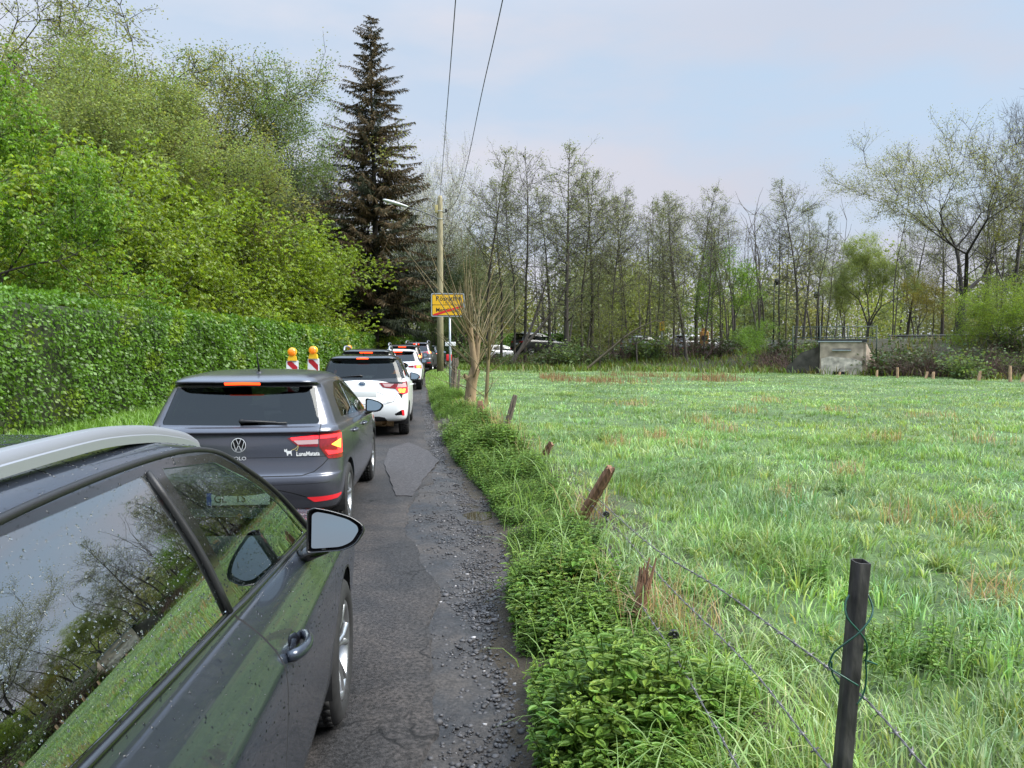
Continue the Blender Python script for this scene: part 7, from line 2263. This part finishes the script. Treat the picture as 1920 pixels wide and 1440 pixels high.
obj('beam', b, pbr('dull_galvanised', (.13, .12, .105), .6, metal=.3, var=.3, scale=2), root, smooth=False)
for k in range(5):
    b = bmesh.new(); bm_box(b, (.1 + k * Lg / 4.2, .07, .25), (.10, .08, 1.0)); obj('post', b, M_WOODG, root, smooth=False)
# bank road surface
yy = np.linspace(2, 44, 40); 
V, F = [], []
for k, x in enumerate(yy):
    for e in (10.4, 17.0):
        y = float(YE(x)) + e / .8; V.append((x, y, float(GZ(x, y)) + .012))
F = [(2 * k, 2 * k + 2, 2 * k + 3, 2 * k + 1) for k in range(39)]
props(npmesh('bank_road', V, F, pbr('bank_road_asphalt', (.055, .055, .056), .8, var=.2, scale=3)), kind='structure')

# ---- posts at the far edge of the meadow
for k, (px, yb, yt, d, ln) in enumerate(((1571, 707, 697, 38.2, .3), (1643, 708, 694, 36.6, .1), (1683, 709, 689, 35.8, .0), (1734, 709, 697, 35.0, .35), (1749, 710, 697, 34.7, .1), (1834, 712, 696, 33.3, .3), (1894, 711, 686, 32.4, 0), (1914, 714, 702, 32.0, .6))):
    lb = ('tiny post stub before the concrete bridge outlet', 'pale far post right of the bridge, first of the row', 'straight pale far post with bright front, second right of the bridge', 'leaning far post, left one of the close pair', 'stout far post, right one of the close pair', 'leaning pale far post alone under the leafy tree', 'tallest brown far post near the right frame edge', 'strongly tilted far post at the right frame edge')[k]
    f_ = at(px, yb + 6, d); t_ = at(px + ln * 14, yt, d)
    split_post(lb, f_, t_, .14, pbr('pale_weathered_wood', (.42, .27, .16), .8, var=.35, scale=6) if k == 0 else bpy.data.materials['pale_weathered_wood'], 20 + k, group='posts at the far edge of the meadow', below=.2)

# ---- traffic and works on the bank road
P_PALE = paint('pale_car_paint', (.42, .44, .46), .1, .4)
def bank_pt(px, d): return at(px, 645, d)
def bank_car(px, d, name, label, P, rz, W_=.9, H_=1.6, Lc=4.4, dz=0):
    p = bank_pt(px, d)
    return make_plain(name, label, (p.x, p.y, float(GZ(p.x, p.y)) + .02 + dz), rz, P, W_, H_, Lc, lit=False, sub=2, group='traffic on the bank road')
bank_car(966, 59, 'grey_van', 'dark grey people carrier on the bank road behind the bowed stems', P_DARK, R(-62), .95, 1.85, 4.8, .15)
bank_car(906, 64, 'pale_car', 'pale car half hidden behind the willow shoots', P_PALE, R(-66), .9, 1.5, 4.3)
bank_car(1172, 57, 'blue_grey_car', 'blue grey car on the bank road left of the yellow sign', P_BLUEG, R(-70), .9, 1.5, 4.3)
bank_car(1268, 58, 'white_car', 'long white car behind the slender alders, below the yellow road sign', P_PALE, R(-72), .92, 1.5, 4.7)
# yellow road sign and orange machine
p = bank_pt(1241, 55); zz = float(GZ(p.x, p.y))
root = thing('diversion_sign', 'upright yellow road sign with black arrow above the long white car', 'road sign', (p.x, p.y, zz), R(-14))
b = bmesh.new(); bm_tube(b, [(0, .03, -.2), (0, .03, 2.3)], .04, 8); obj('post', b, M_GALV, root)
b = bmesh.new(); bm_prism(b, rrect(.165, .33, .03, 2.17), -.01, .01, Mx); pl = obj('panel', b, M_SIGNY, root, smooth=False)
b = bmesh.new(); bm_prism(b, [(-.03, 1.92), (.03, 1.92), (.03, 2.22), (.10, 2.14), (.10, 2.24), (0, 2.36), (-.10, 2.24), (-.10, 2.14), (-.03, 2.22)], .01, .013, Mx); obj('arrow', b, M_SIGNB, pl, smooth=False)
p = bank_pt(1320, 57); zz = float(GZ(p.x, p.y))
root = thing('works_trailer', 'orange works trailer right of the long white car on the bank road', 'trailer', (p.x, p.y, zz), R(-16))
b = bmesh.new(); bm_box(b, (0, 0, 1.0), (.62, .8, 1.1), None, .06); bm_box(b, (0, 0, 1.66), (.4, .5, .24), None, .05); obj('housing', b, pbr('works_orange', (.50, .24, .06), .5), root)
b = bmesh.new(); bm_box(b, (0, -.42, 1.05), (.4, .06, .35), None, .02); obj('grille', b, M_BLACK, root)
for s in (1, -1):
    o = bpy.data.objects.new('wheel', WHEELS_FAR[1]); COL.objects.link(o); o.parent = root; o.location = (s * .32, -.3, .335)
# lamp post and street lights above the right hand bank
for k, (px, py, d, lb) in enumerate(((1452, 530, 52, 'dark lantern post among the trees left of the bridge'), (1536, 555, 50, 'thin dark lamp post just behind the bridge railing'))):
    p = at(px, py, d); zz = float(GZ(p.x, p.y))
    root = thing('street_lantern', lb, 'street lamp', (p.x, p.y, zz), 0, 'street lamps on the bank road')
    b = bmesh.new(); bm_tube(b, [(0, 0, -.1), (0, 0, p.z - zz)], [.05, .035], 8); obj('post', b, M_BLACK, root)
    b = bmesh.new(); bm_lathe(b, [(.0, .3), (.16, .24), (.2, .05), (.10, -.15), (.0, -.16)], 12, Matrix.Translation((.2 if k == 0 else -.15, 0, p.z - zz)), 'Z'); bm_tube(b, [(0, 0, p.z - zz - .1), (.2 if k == 0 else -.15, 0, p.z - zz)], .03, 6); obj('lantern', b, M_BLACK, root)
